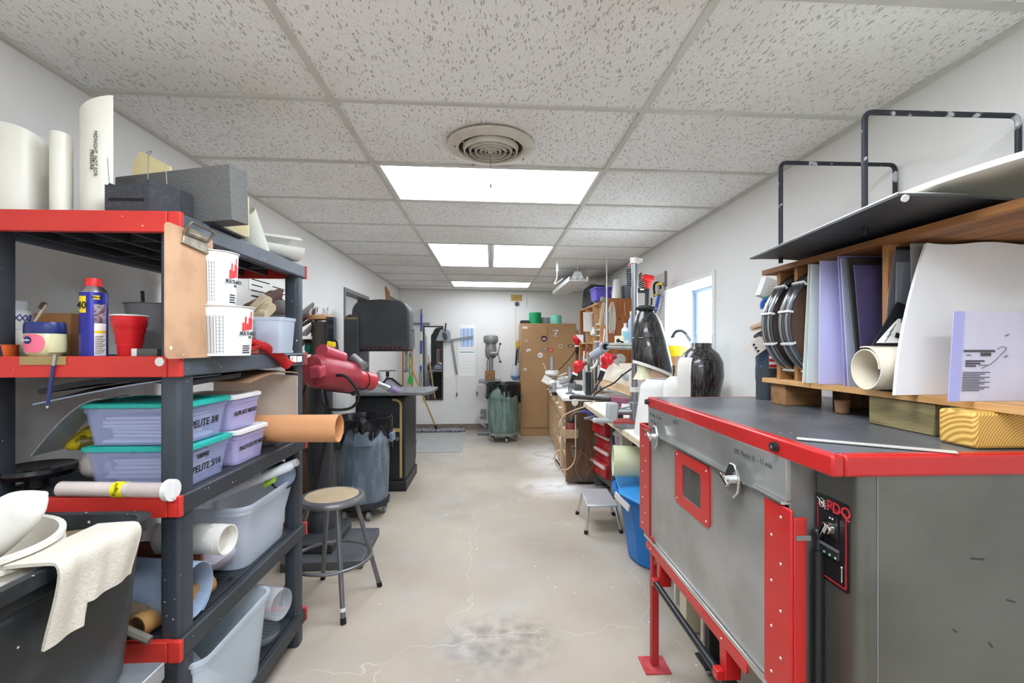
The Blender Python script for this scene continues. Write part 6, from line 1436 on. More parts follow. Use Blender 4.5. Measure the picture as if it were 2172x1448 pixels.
# ------------------------------------------------------------ rack on the oven
RX, RY0, RY1 = 1.10, .86, 1.825; zb0, zt0 = 1.238, 1.690
t = thing('wooden_rack', 'pine plywood rack with upright dividers standing on blocks on the oven', 'rack', (1.3, 1.35, OZ))
part(t, 'bottom_board', G().box(RX, 1.50, RY0, RY1, zb0, zb0 + .018), M_pinex, bevel=.001)
part(t, 'top_board', G().box(RX, 1.50, RY0 - .1, RY1, zt0 - .02, zt0), wood('ply_brown', '#9C6A3C', '#6E4524', stretch=(8, 1, 8)), bevel=.001)
for y in (1.745, 1.645, 1.262): part(t, 'divider', G().box(RX + .02, 1.48, y - .009, y + .009, zb0 + .018, zt0 - .02), wood('ply_div', '#B0804E', '#8A5C34', stretch=(8, 8, 1)), bevel=.001)
part(t, 'end_cleat', G().box(RX + .05, RX + .08, 1.79, 1.805, zb0 + .018, zt0 - .02), M_pine)
def blk(x0, x1, y0, y1, lab_, m, z1_=None):
    solo('wood_block', G().box(x0, x1, y0, y1, OZ - .0005, z1_ or zb0 - .0005), m, lab_, 'block', 'blocks carrying the rack', bevel=.003)
blk(1.115, 1.26, 1.70, 1.79, 'squared timber block at the window end of the rack', wood('block_a', '#9A7248', '#6E4E30', stretch=(1, 8, 8)))
blk(1.105, 1.145, 1.10, 1.30, 'long weathered timber block under the middle of the rack', wood('block_b', '#8C8058', '#5E5638', stretch=(8, 1, 8), scale=5))
blk(1.30, 1.40, 1.62, 1.70, 'smaller timber block set back below the rack', M_dwood)
t = thing('wood_block', 'pale timber block showing its curved growth rings at the near end of the rack', 'block', (1.19, .97, OZ), 'blocks carrying the rack')
m_ring = mat('end_grain', '#D9B25E', .6)
nt = m_ring.node_tree; bq = nt.nodes['Principled BSDF']; tc = N(nt, 'ShaderNodeTexCoord'); wv_ = N(nt, 'ShaderNodeTexWave', wave_type='RINGS', rings_direction='SPHERICAL'); mp_ = N(nt, 'ShaderNodeMapping'); mp_.inputs['Location'].default_value = (.0, 0, .03)
wv_.inputs['Scale'].default_value = 55; wv_.inputs['Distortion'].default_value = .5; nt.links.new(tc.outputs['Object'], mp_.inputs[0]); nt.links.new(mp_.outputs[0], wv_.inputs[0])
rp = N(nt, 'ShaderNodeMix', data_type='RGBA'); rp.inputs[6].default_value = lin('#DDB863'); rp.inputs[7].default_value = lin('#A97C34'); nt.links.new(wv_.outputs[1], rp.inputs[0]); nt.links.new(rp.outputs[2], bq.inputs['Base Color'])
x0_ = at(2069, 900, .955).x
part(t, 'block', G().box(x0_, x0_ + .14, .955, 1.04, OZ - .0005, zb0 - .0005), m_ring, bevel=.008)
x, r = disc(1768, 1806, 1.50); solo('round_plug', G().cyl((x, 1.50, OZ), (x, 1.50, OZ + .045), r * .8, r, n=28), mat('plug_tan', '#A07A5A', .7), 'round tan wooden plug under the rack', 'plug', bevel=.003)
x, r = disc(1718, 1736, 1.80); solo('blue_marker', G().cyl((x, 1.80, OZ), (x, 1.80, OZ + .075), r, n=16), mat('marker_blue', '#33556E', .4), 'dark blue tube standing behind the rack end block', 'tube')
# rings
def coil(yc_, label, tint):
    t = thing('wire_coil', label, 'coil', (1.247, yc_, zb0 + .018), 'clear ring coils in the rack')
    cz = zb0 + .018 + .209
    for k, dy in enumerate((-.026, -.008, .01, .026)):
        part(t, 'ring', G().tube([(1.247 + .205 * math.cos(a), yc_ + dy, cz + .205 * math.sin(a)) for a in [2 * PI * j / 72 for j in range(72)]], .0065 if k % 2 else .005, 10, closed=True), mat('ring_gray', '#9A9C9E', .2, .9) if k % 2 else mat('ring_clear', '#5C5E60', .14, .6))
    part(t, 'disc', G().cyl((1.247, yc_ - .004, cz), (1.247, yc_ + .004, cz), .197, n=56), mat(tint[0], tint[1], .16, col2=tint[2], scale=9, alpha=.82))
    g = G()
    for a in (2.4, 2.95, 3.5, 4.1): c_ = Vector((1.247 + .206 * math.cos(a), yc_, cz + .206 * math.sin(a))); g.obox(c_, (.018, .062, .008), (0, -a, 0))
    part(t, 'clip', g, M_white, bevel=.001)
coil(1.695, 'clear reel of rings bulging out at the window end of the rack', ('disc_dark', '#4A4240', '#77706C')); coil(1.59, 'clear reel of rings with a brown centre next to the milky sheets', ('disc_brown', '#6E5646', '#8A7466'))
# upright sheets
def usheet(px_b, px_t, pyt, Y, x1, m, label, th=.004, cat='plastic sheet', nm='upright_sheet', grp='sheets standing in the rack', curve=0.0, yt=None):
    zb = zb0 + .0185; b0 = at(px_b, 800, Y); yt = yt or Y; zt_ = min(zat(pyt, yt, 1.1), zt0 - .022); t0_ = at(px_t, pyt, yt)
    def f(u, v):
        xl = b0.x + (t0_.x - b0.x) * v; return (xl + (x1 - xl) * u, Y + (yt - Y) * v + curve * math.sin(u * PI) , zb + (zt_ - zb) * v)
    return solo(nm, G().sheet(f, 8, 8, th), m, label, cat, grp)
usheet(1703, 1716, 560, 1.555, 1.46, mat('sheet_milk', '#E2EAE4', .3, alpha=.9), 'milky greenish plastic sheet, first one beside the coils')
usheet(1712, 1722, 560, 1.53, 1.46, mat('sheet_milk2', '#D9E2E0', .3, alpha=.9), 'milky sheet tucked between the greenish one and the lavender ones')
usheet(1738, 1740, 553, 1.48, 1.46, mat('sheet_lav', '#C6C4EC', .45), 'lavender plastic sheet, the broad pale one', curve=-.01)
usheet(1792, 1778, 542, 1.408, 1.46, mat('sheet_lav2', '#A7A0D6', .2, alpha=.88), 'glossy violet sheet with a rounded folded edge')
usheet(1800, 1784, 548, 1.395, 1.46, mat('sheet_pale', '#C3CBE0', .25, alpha=.85), 'pale translucent sheet in front of the glossy violet one', yt=1.40)
usheet(1826, 1798, 545, 1.345, 1.46, mat('sheet_black', '#2E2C2A', .7), 'black foam sheet leaning behind the dark violet sheet', th=.008)
usheet(1834, 1812, 562, 1.325, 1.46, mat('sheet_darkviolet', '#473F62', .6), 'dark violet sheet standing before the black foam sheet')
usheet(1868, 1905, 522, 1.247, 1.46, mat('bag_black', '#16171C', .25), 'black plastic bag standing by the middle divider', th=.006)
usheet(1860, 1896, 530, 1.240, 1.30, mat('clear_wrap', '#6A6E76', .15, alpha=.3), 'crinkled clear bag edge in front of the black plastic bag', curve=-.012)
usheet(1898, 1903, 555, 1.234, 1.46, mat('sheet_gray', '#6C7076', .5), 'gray sheet standing behind the big white foam board')
usheet(1936, 1933, 500, 1.229, 1.50, mat('sheet_gray2', '#A8A7A0', .6), 'light gray foam sheet reaching to the rack top')
# label bag
t = thing('labelled_bag', 'black bag with a white SPS shipping label beside the cream roll', 'bag', (1.16, 1.22, zb0 + .02))
A0, A1, A2, A3 = at(1858, 727, 1.215), at(1915, 727, 1.215), at(1938, 671, 1.225), at(1908, 671, 1.225)
part(t, 'bag', G().prism([at(1850, 733, 1.217), at(1930, 733, 1.217), at(1945, 655, 1.227), at(1905, 640, 1.227)], (0, .004, 0)), mat('bag_black', '#16171C', .25))
part(t, 'label', G().prism([A0, A1, A2, A3], (0, -.001, 0)), M_paper)
g = G().text('SPS', .017, at(1911, 683, 1.213), (1, 0, .02), (.25, 0, 1), .0004, .0006)
c_ = at(1906, 712, 1.213); g.obox(c_, (.018, .0008, .014), (0, .3, 0))
for k in range(3): c2_ = at(1884 + k * 5, 716 - k * 10, 1.213); g.obox(c2_, (.03, .0006, .0015), (0, -.9, 0))
part(t, 'lettering', g, M_ink)
# cream roll
xr0, rr_ = at(1842, 785, 1.24).x, .058
P0 = at(1838, 778, 1.20); P0.z = zb0 + .018 + .062; P1 = P0 + Vector((.30, .015, 0))
def rollf(u, v):
    a = 2.2 + u * 2 * PI * 1.35; rr2 = .060 - .010 * u; p = P0.lerp(P1, v); off = (.0 if u > .1 else -.02 * (1 - u / .1))
    return (p.x + (-.016 * math.cos(a)), p.y + rr2 * math.cos(a) * .9, p.z + rr2 * math.sin(a))
P0 = Vector((1.040, 1.237, zb0 + .082)); P1 = P0 + Vector((.32, -.028, 0)); dv = (P1 - P0).normalized(); sv = Vector((-dv.y, dv.x, 0))
def rollf(u, v):
    a = 1.9 - u * 2 * PI * 1.3; rr2 = .063 - .011 * u; p = P0.lerp(P1, v)
    return p + sv * (-rr2 * math.cos(a)) + Vector((0, 0, rr2 * math.sin(a)))
solo('cream_roll', G().sheet(rollf, 56, 4, .0025), M_cream, 'roll of cream-coloured felt sheet lying in the rack with its open end to the aisle', 'roll')
# big white foam board and lilac sheet
a, b_, c_ = at(1895, 836, 1.19), at(1966, 510, 1.215), None
zb = zb0 + .0185
g = G().sheet(lambda u, v: (1.035 + (.075 * v + .06 * v * v) + (1.50 - 1.04 - .13 * v) * u, 1.135 + .05 * v + .004 * math.sin(u * 6) , zb + (zt0 - .03 - zb - .004 * math.sin(u * 9)) * v), 14, 12, .008)
solo('foam_board', g, mat('board_white', '#F0F2F3', .5, col2='#E2E5E4', scale=3, spots='#55534E', spot_scale=11, spot_size=.03), 'big white foam board leaning in the rack behind the lilac labelled sheet', 'foam board')
t = thing('labelled_sheet', 'lilac plastic sheet with a printed label at the near end of the rack', 'plastic sheet', (1.2, 1.03, zb))
zq = zat(660, 1.03, 1.1)
lf = lambda u, v: (1.040 + .045 * v + .36 * u, 1.000 + .03 * v, zb + (zq - zb) * v)
part(t, 'sheet', G().sheet(lf, 6, 4, .004), mat('lilac_sheet', '#C4C3D4', .35, col2='#A2A0B0', scale=3, alpha=.96))
part(t, 'blue_edge', G().sheet(lambda u, v: (1.036 + .045 * v + .026 * u, .998 + .03 * v, zb + (zq - zb) * v), 2, 4, .002), mat('lilac_edge', '#9D9ED0', .3))
g = G(); Q = lambda u, v: Vector(lf(u, v)) + Vector((0, -.0012, 0))
def bar(u, v, w_, h_): p = Q(u, v); g.box(p.x, p.x + w_, p.y - .0006, p.y, p.z, p.z + h_)
bar(.075, .54, .075, .005); bar(.09, .50, .012, .002); bar(.19, .495, .024, .008)
for k in range(3): bar(.09, .43 - k * .027, .045 - .01 * k, .004)
for k in range(12): bar(.075, .31 - k * .018, .065 - .012 * ((k * 7) % 3), .0018)
bar(.18, .39, .02, .0015)
part(t, 'printed_label', g, mat('label_ink', '#4A4850', .7))
g = G().tube(smooth_path([Q(.20, .36), Q(.27, .42), Q(.33, .52), Q(.36, .58), Q(.33, .60), Q(.30, .57)], 5), .0008, 5)
for u_, v_ in ((.35, .72), (.35, .48), (.5, .36)): g.tube([Q(u_, v_), Q(u_ + .02, v_ + .02)], .0014, 5)
part(t, 'scribble', g, mat('scribble', '#6C6870', .7))
# sheets on top of the rack
def tops(nm, label, corners, th, m, bend=0.0, n=10):
    c00, c10, c11, c01 = [Vector(c) for c in corners]
    def f(u, v):
        p = (c00 * (1 - u) + c10 * u) * (1 - v) + (c01 * (1 - u) + c11 * u) * v
        return p + Vector((0, 0, bend * math.sin(PI * v) + .004 * math.sin(u * 7)))
    solo(nm, G().sheet(f, n, n, th), m, label, 'sheet', 'sheets stacked on the rack')
k1 = at(1592, 549, 1.70); k2 = at(1905, 414, .985)
tops('dark_sheet', 'large dark gray sheet overhanging the rack towards the aisle', [(k1.x, 1.705, zt0 + .022), (1.47, 1.705, zt0 + .012), (1.47, .985, zt0 + .012), (k2.x, .985, zt0 + .026)], .006, mat('topsheet_dark', '#3E4043', .5, col2='#55575A', scale=4, stretch=(1, 4, 1)))
tops('white_sheet', 'white sheet lying directly on the overhanging dark sheet', [(k1.x + .02, 1.72, zt0 + .030), (1.48, 1.72, zt0 + .022), (1.48, 1.02, zt0 + .022), (k2.x + .012, 1.0, zt0 + .034)], .006, mat('topsheet_white', '#E4E5DC', .5))
tops('foam_sheet', 'thick pale foam sheet lifted at the near end of the rack top', [(.985, 1.25, zt0 + .04), (1.49, 1.25, zt0 + .04), (1.49, .82, zt0 + .13), (1.00, .80, zt0 + .045)], .012, mat('topfoam', '#E6E8E0', .7), bend=.01)
tops('foam_sheet', 'thin pale sheet at the window end of the rack top', [(1.02, 1.72, zt0 + .040), (1.45, 1.72, zt0 + .036), (1.45, 1.42, zt0 + .04), (1.01, 1.40, zt0 + .044)], .006, mat('topfoam2', '#DCE2DA', .7))
k_ = at(1918, 420, .984); solo('white_snap', G().cyl(k_, k_ + Vector((0, -.004, -.002)), .008, n=16), M_white, 'small round white snap under the corner of the dark sheet', 'snap')
# steel retaining hoops
def hoop(Y, pxl, pxr, ptop, pbot, label):
    a = at(pxl, ptop, Y); b_ = at(pxr, ptop, Y); x1 = min(b_.x, XR - .012); zt_ = a.z; zz = zt0 + .002
    t = thing('steel_hoop', label, 'hoop', ((a.x + x1) / 2, Y, zz), 'steel hoops over the rack')
    r_ = .02; pts = [(a.x, Y, zz)] + [(a.x + r_ - r_ * math.cos(q_), Y, zt_ - r_ + r_ * math.sin(q_)) for q_ in (0, .5, 1.0, PI / 2)] + [(x1 - r_ + r_ * math.sin(q_), Y, zt_ - r_ + r_ * math.cos(q_)) for q_ in (0, .5, 1.0, PI / 2)] + [(x1, Y, zz)]
    g = G().tube(pts, .0078, 8)
    part(t, 'bar', g, mat('hoop_black', '#2C2F36', .45, .4, col2='#C4C8CC', scale=26, lo=.58, hi=.62, amt=.8))
hoop(1.665, 1656, 1905, 345, 515, 'black steel hoop over the window end of the rack')
hoop(1.245, 1834, 2160, 238, 450, 'black steel hoop over the near end of the rack')
# --- small things past the rack
x, r = disc(1603, 1652, 1.93)
t = thing('prosthetic_cover', 'dark tube with a flag pattern sleeve standing at the end of the oven top', 'tube', (x, 1.93, OZ))
part(t, 'lower_tube', G().cyl((x, 1.93, OZ), (x, 1.93, zat(782, 1.93, x)), r, n=32).cyl((x, 1.93, zat(805, 1.93, x)), (x, 1.93, zat(780, 1.93, x)), r + .002, n=32), mat('tube_slate', '#3C434B', .5))
def slv(a0, a1, z0_, z1_, off): 
    return lambda u, v: (x + (r + off) * math.cos(a0 + (a1 - a0) * u), 1.93 + (r + off) * math.sin(a0 + (a1 - a0) * u), z0_ + (z1_ - z0_) * v)
zs0, zs1 = zat(782, 1.93, x), zat(736, 1.93, x); fa_ = math.atan2(-1.93, -x)
m_star = mat('star_blue', '#3B4A60', .8, spots='#E8E8E8', spot_scale=130, spot_size=.2); 
part(t, 'star_sleeve', G().sheet(slv(fa_ - 2.2, fa_ + .15, zs0, zs1, .001), 14, 4, .002), m_star)
part(t, 'striped_sleeve', G().sheet(slv(fa_ + .15, fa_ + 1.6, zs0 + .006, zat(728, 1.93, x), .006), 12, 4, .003), M_paper)
for k in range(4):
    zz = zs0 + .008 + k * .0245; part(t, 'red_stripe', G().sheet(slv(fa_ + .14, fa_ + 1.61, zz, zz + .0125, .0075), 10, 1, .001), mat('stripe_red', '#B02A34', .8))
def insole(c, w, h, ang, th, m, nm, label, grp=None):
    pl = []
    for i in range(24):
        a = 2 * PI * i / 24; wd = w * (1 + .18 * math.cos(a)); pl.append((h * math.cos(a), wd * math.sin(a)))
    pts = [(c[0] + p[0] * math.cos(ang) , c[1] + p[1], c[2] + p[0] * math.sin(ang)) for p in pl]
    solo(nm, G().prism(pts, (0, 0, th)), m, label, 'insole', grp, bevel=.002)
insole(at(1612, 690, 1.90) , .035, .045, .35, .008, mat('insole_tan', '#BC9A7C', .8), 'insole', 'tan insole hanging beside the ring coils, upper piece', 'tan insoles beside the coils')
insole(at(1614, 697, 1.90), .034, .043, .25, .006, mat('insole_tan2', '#C9AC8E', .8), 'insole', 'thinner tan insole hanging just below the other tan one', 'tan insoles beside the coils')
insole(at(1618, 708, 1.89), .032, .042, .45, .009, mat('insole_black', '#3C4046', .8), 'black_insole', 'dark ribbed insole below the tan ones')
t = thing('punched_card', 'white notched card printed with paw marks tilted beside the coils', 'card', at(1607, 737, 1.88))
cc = at(1608, 733, 1.87); R_ = Matrix.Translation(cc) @ Matrix.Rotation(-.6, 4, 'Y')
pl = [(-.045, -.03), (.05, -.03), (.05, -.012), (.036, -.012), (.036, -.004), (.05, -.004), (.05, .008), (.036, .008), (.036, .016), (.05, .016), (.05, .03), (-.045, .03)]
part(t, 'card', G().prism([R_ @ Vector((p[0], 0, p[1])) for p in pl], (0, .002, 0)), M_paper)
g = G()
for k in range(3):
    c0_ = R_ @ Vector((-.012 + .0 * k, -.001, -.018 + k * .016)); g.cyl(c0_, c0_ + Vector((0, -.001, 0)), .0045, n=10)
    for j in range(3): c1_ = R_ @ Vector((-.020 + .002 * j, -.001, -.024 + k * .016 + j * .005)); g.cyl(c1_, c1_ + Vector((0, -.001, 0)), .0016, n=6)
part(t, 'paw_print', g, M_ink)
t = thing('white_carton', 'small tilted white box with printed dots at the top of the rack end', 'box', at(1625, 620, 1.93)); cc = at(1630, 613, 1.95)
part(t, 'box', G().obox(cc, (.075, .04, .085), (0, .35, 0)), M_white, bevel=.002); part(t, 'card', G().obox(cc + Vector((.006, -.021, 0)), (.05, .001, .06), (0, .35, 0)), M_whited)
g = G()
for k in range(12): g.obox(cc + Vector((-.012 + (k % 4) * .012, -.0222, -.015 + (k // 4) * .012)), (.003, .0008, .002))
part(t, 'lettering', g, M_ink)
g = G().tube(smooth_path([at(1617, 655, 1.9), at(1618, 641, 1.9), at(1632, 634, 1.9), at(1645, 628, 1.9)], 5), .009, 8)
solo('blue_hook', g, mat('hook_blue', '#2E62C4', .4), 'bright blue curved plastic hook under the tilted white box', 'hook')
solo('green_band', G().tube(smooth_path([at(1618, 634, 1.92), at(1632, 628, 1.92), at(1646, 621, 1.92)], 4), .005, 6), mat('band_green', '#2E9A7C', .5), 'green band curving above the bright blue hook', 'band')
g = G()
for k in range(9): g.ball(at(1621 + .2 * k, 648 + k * 2.5, 1.91), .003, 6)
solo('bead_chain', g, M_blackd, 'short dark bead chain hanging above the tan insoles', 'chain')
# ------------------------------------------------------------ step stool and blue tub
t = thing('step_stool', 'low chrome step stool with a gray top on the aisle floor', 'step stool', (.86, 3.55, 0))
zt_ = .205
c00, c10, c11, c01 = onz(1245, 1076, zt_), onz(1311, 1076, zt_), onz(1288, 1040, zt_), onz(1231, 1040, zt_)
part(t, 'top', G().prism([c00, c10, c11, c01], (0, 0, .018)), mat('step_gray', '#C6C8CA', .35, .4, col2='#DADCDC', scale=6), bevel=.006)
fl = [onz(1243, 1132), onz(1318, 1130), onz(1302, 1092), onz(1224, 1090)]
for cn, f in zip((c00, c10, c11, c01), fl):
    cn2 = cn.lerp((c00 + c11) / 2, .12); top_ = Vector((cn2.x, cn2.y, zt_ - .002)); f = Vector((f.x, f.y, 0))
    lg = part(t, 'leg', G().tube(smooth_path([f, f.lerp(top_, .85) + (f - top_) * Vector((1, 1, 0)).length * 0, top_], 4), .0105, 12), M_chrome)
    part(lg, 'foot_tip', G().cyl(f, f.lerp(top_, .13), .015, n=14), M_rubber)
TX, TY = 1.16, 2.97
t = thing('blue_tub', 'large bright blue plastic tub under the workbench end', 'tub', (TX, TY, 0))
r0 = .365; hz = .455
part(t, 'tub', G().lathe([(.001, .001), (r0 * .68, .001), (r0 * .72, .02), (r0 * .80, hz * .5), (r0 * .90, hz * .90), (r0 * .91, hz * .905), (r0 * 1.0, hz * .91), (r0 * 1.0, hz), (r0 * .93, hz), (r0 * .68, .02), (.001, .015)], (TX, TY, 0), 14), M_blue, smooth=20)
part(t, 'rim_flap', G().prism([(TX - r0 * .98, TY - .12, hz + .001), (TX - r0 * .8, TY - .32, hz + .001), (TX - r0 * .3, TY - .36, hz + .03), (TX - r0 * .2, TY + .1, hz + .05), (TX - r0 * .8, TY + .25, hz + .03)], (0, 0, .012)), mat('blue_lid', '#3A97DC', .4), bevel=.003, label='lighter blue lid resting on the rim')
part(t, 'rope_tag', G().beam((TX - r0 * 1.0, TY - .05, hz - .02), (TX - r0 * .88, TY - .20, hz - .06), .01, .04), M_whited)
t = thing('clear_cast', 'pale yellow-green translucent plastic cast lying across the blue tub', 'plastic cast', (1.12, 2.95, hz + .02))
P0 = Vector((.80, 3.0, .632)); P1 = Vector((1.25, 2.92, .625))
part(t, 'shell', G().pipe(P0, P1, .100, .004, 36), mat('cast_green', '#D9DCB8', .3, alpha=.85)); part(t, 'end_wall', G().cyl(P0 + (P1 - P0) * .15, P0 + (P1 - P0) * .16, .095, n=32), mat('cast_green_in', '#CDD2AC', .35, alpha=.8))
part(t, 'peg', G().cyl((.815, 2.99, .60), (.88, 3.0, .68), .018, n=14), M_whited)
solo('white_sheet_scraps', G().sheet(lambda u, v: (.90 + .20 * u, 2.74 + .02 * math.sin(u * 5), hz + .055 + .11 * v * (1 - .5 * abs(u - .3))), 10, 6, .002), mat('scrap_milk', '#E6ECF0', .4, alpha=.85), 'milky plastic scrap sheets standing in the blue tub', 'plastic scrap')
g = G()
for k in range(4): g.tube(smooth_path([(.93 + k * .03, 3.20, .50), (.92 + k * .035, 3.16, .56), (1.0 + k * .02, 3.1, .58), (1.04 + k * .02, 3.1, .50)], 4), .006, 6)
solo('wire_rack', g, M_steel, 'bent steel wire rack poking up behind the blue tub', 'wire rack')
x, r = disc(1300, 1342, 3.75)
t = thing('lidded_pail', 'small pale violet pail with a white lid on the lower bench shelf', 'pail', (x, 3.75, .50)); part(t, 'pail', G().cyl((x, 3.75, .52), (x, 3.75, .655), r * .72, r * .85, n=28), mat('pail_violet', '#B3A8C9', .45)); part(t, 'lid', G().lathe([(r * .8, .65), (r, .655), (r, .668), (r * .8, .685), (.001, .69)], (x, 3.75, 0), 28, cap0=True), M_whited)

# ------------------------------------------------------------ bench 2 (nearer) and its tool chest
BZ = .85
M_bt = mat('bench_top_white', '#EDECE8', .65, col2='#D0CDC6', scale=5, lo=.45, hi=.75)
t = thing('workbench', 'dust-white workbench running beside the window wall up to the oven', 'workbench', (1.2, 3.2, 0))
x0n, x0f = .84, .90
part(t, 'top', G().prism([(x0n, 2.16, BZ - .03), (1.50, 2.16, BZ - .03), (1.50, 4.40, BZ - .03), (x0f, 4.40, BZ - .03)], (0, 0, .03)), M_bt, bevel=.002)
part(t, 'edge_strip', G().beam((x0n - .006, 2.16, BZ - .022), (x0f - .006, 4.40, BZ - .022), .012, .036), mat('edge_ply', '#D8CDB4', .6, col2='#B8A688', scale=14))
for x_, y_ in ((.98, 2.22), (1.44, 2.22), (1.02, 3.45), (1.44, 4.3)): part(t, 'leg', G().box(x_ - .04, x_ + .04, y_ - .04, y_ + .04, 0, BZ - .03), mat('leg_cream', '#CFC8B0', .6), bevel=.002)
part(t, 'lower_shelf', G().box(1.12, 1.46, 3.5, 4.2, .485, .50), M_blackd)
# red tool chest
t = thing('tool_chest', 'gray-framed tool chest with red drawers under the workbench end', 'tool chest', (1.25, 4.3, 0))
cr = Matrix.Translation((1.045, 4.50, 0)) @ Matrix.Rotation(math.radians(0), 4, 'Z')
fx0, fx1 = Vector((1.035, 4.55, 0)), Vector((1.10, 4.13, 0)); ex = (fx1 - fx0); wlen = ex.length; ex.normalize(); nx = Vector((ex.y, -ex.x, 0)); 
if nx.x > 0: nx = -nx
def cm_(u, d_, z_): return fx0 + ex * u + nx * d_ + Vector((0, 0, z_))
def cb(g, u0, u1, d0, d1, z0_, z1_):
    vs = [cm_(u, d_, z_) for z_ in (z0_, z1_) for d_ in (d0, d1) for u in (u0, u1)]; g._fill(vs, [(0, 2, 3, 1), (4, 5, 7, 6), (0, 1, 5, 4), (2, 6, 7, 3), (0, 4, 6, 2), (1, 3, 7, 5)]); return g
zt_ = BZ - .034
part(t, 'frame', cb(cb(cb(cb(cb(G(), 0, .03, -.38, 0, 0, zt_), wlen - .05, wlen, -.38, 0, 0, zt_), .03, wlen - .05, -.38, -.02, .14, .17), .03, wlen - .05, -.38, -.36, .17, zt_), .03, wlen - .05, -.38, 0, zt_ - .02, zt_), mat('chest_gray', '#5E605F', .5, col2='#77797A', scale=8))
part(t, 'plinth', cb(G(), .03, wlen - .05, -.36, .005, .10, .16), mat('chest_gray', '#5E605F', .5))
zz = zt_ - .02; hs = [.10, .145, .14, .12, .13]; outs = [.0, .05, .0, .01, .045]
M_dred = mat('drawer_red', '#B9242A', .45, col2='#D2666A', scale=9, lo=.5, hi=.75, amt=.6)
for hgt, o_ in zip(hs, outs):
    dw = part(t, 'drawer', cb(G(), .034, wlen - .054, -.30, o_, zz - hgt + .006, zz), M_dred, bevel=.002)
    if hgt > .105: part(dw, 'drawer_pull', cb(G(), .036, wlen - .056, o_, o_ + .022, zz - .038, zz - .012), mat('pull_dusty', '#DDCFC8', .6), bevel=.003)
    zz -= hgt
# ------------------------------------------------------------ bench 1 (far)
ux = Vector((.89 - .735, 7.05 - 4.55, 0)).normalized(); O1 = Vector((.745, 4.58, 0)); vx_ = Vector((ux.y, -ux.x, 0))
def b1(u, v, z_): return O1 + ux * u + vx_ * v + Vector((0, 0, z_))
def bb1(g, u0, u1, v0, v1, z0_, z1_):
    vs = [b1(u, v, z_) for z_ in (z0_, z1_) for v in (v0, v1) for u in (u0, u1)]; g._fill(vs, [(0, 2, 3, 1), (4, 5, 7, 6), (0, 1, 5, 4), (2, 6, 7, 3), (0, 4, 6, 2), (1, 3, 7, 5)]); return g
Z1 = .872; LB = 2.45
M_dwp = wood('panel_brown', '#7E5A3E', '#5E3F29', stretch=(8, 8, 1)); M_bf = mat('bench_ply', '#C2A582', .65, col2='#A98964', scale=8, lo=.4, hi=.7)
t = thing('shelved_workbench', 'far wooden workbench with open shelves, drawers and a brown end panel', 'workbench', b1(LB / 2, .3, 0))
part(t, 'top', bb1(G(), -.03, LB, -.03, .66, Z1 - .03, Z1), M_bt, bevel=.002)
part(t, 'end_panel', bb1(G(), 0, .02, .0, .62, .03, Z1 - .03), M_dwp)
part(t, 'toe_dust', bb1(G(), -.002, .0, .05, .62, .03, .10), mat('dust_panel', '#5E5448', .9))
part(t, 'back_panel', bb1(G(), .02, LB, .60, .62, .03, Z1 - .03), M_dwp)
for zz in (.03, .24, .50): part(t, 'shelf', bb1(G(), .02, LB, .01, .60, zz, zz + .02), M_bf)
for u in (.0, .42, .84, 1.26, 1.68, 2.10, LB - .02): part(t, 'upright', bb1(G(), u + .001, u + .035, -.001, .03, .03, Z1 - .03), M_bf)
part(t, 'rail', bb1(G(), .035, LB, .0, .02, .60, .64), M_bf)
for u in (.05, .47, .89, 1.31, 1.73, 2.15):
    dw = part(t, 'drawer', bb1(G(), u, u + .36 if u < 2.1 else LB - .03, -.018, .0, .66, .83), mat('drawer_ply', '#C9A67C', .6, col2='#B58F62', scale=7), bevel=.003)
    part(dw, 'knob', G().tube([b1(u + .14, -.02, .745), b1(u + .15, -.045, .745), b1(u + .20, -.045, .745), b1(u + .21, -.02, .745)], .006, 8), M_whited)
# things in the shelves
def jug(u, v, z_, r, h, m, nm, lab_, cat, grp=None):
    c_ = b1(u, v, 0); solo(nm, G().lathe([(.001, z_), (r, z_), (r, z_ + h * .7), (r * .45, z_ + h * .85), (r * .45, z_ + h), (.001, z_ + h)], (c_.x, c_.y, 0), 20), m, lab_, cat, grp)
jug(1.5, .10, .5205, .05, .13, M_whited, 'white_bottle', 'white bottle on the upper shelf of the far bench', 'bottle')
jug(1.05, .10, .5205, .045, .12, mat('bottle_red', '#B83A3A', .5), 'red_bottle', 'red bottle on the upper shelf of the far bench', 'bottle')
jug(.2, .12, .5205, .05, .09, mat('jar_beige', '#C9B79A', .6), 'beige_jar', 'squat beige jar on the upper shelf near the end panel', 'jar')
jug(1.9, .12, .5205, .055, .12, M_whited, 'white_jug', 'pale jug deeper along the upper shelf', 'jug')
solo('white_tray', bb1(G(), .50, .80, .0, .40, .2605, .33), M_whited, 'white plastic tray on the middle shelf of the far bench', 'tray', bevel=.01)
jug(1.02, .12, .2605, .10, .16, M_whited, 'white_tub', 'round white tub on the middle shelf of the far bench', 'tub')
jug(.62, .10, .0505, .09, .15, mat('tub_violet', '#8D86B8', .5), 'violet_tub', 'violet tub on the lowest shelf of the far bench', 'tub')
solo('folded_cloth', G().ball(b1(.2, .12, .10), .07, 14, (1.2, 1.6, .7)).jitter(.015, 14), M_whited, 'dusty white heap of cloth on the lowest shelf by the end panel', 'cloth', smooth=70)
solo('red_carton', bb1(G(), .9, 1.22, .04, .3, .0505, .17), mat('carton_red', '#C8505A', .6), 'red and white carton on the lowest shelf', 'carton', bevel=.002)
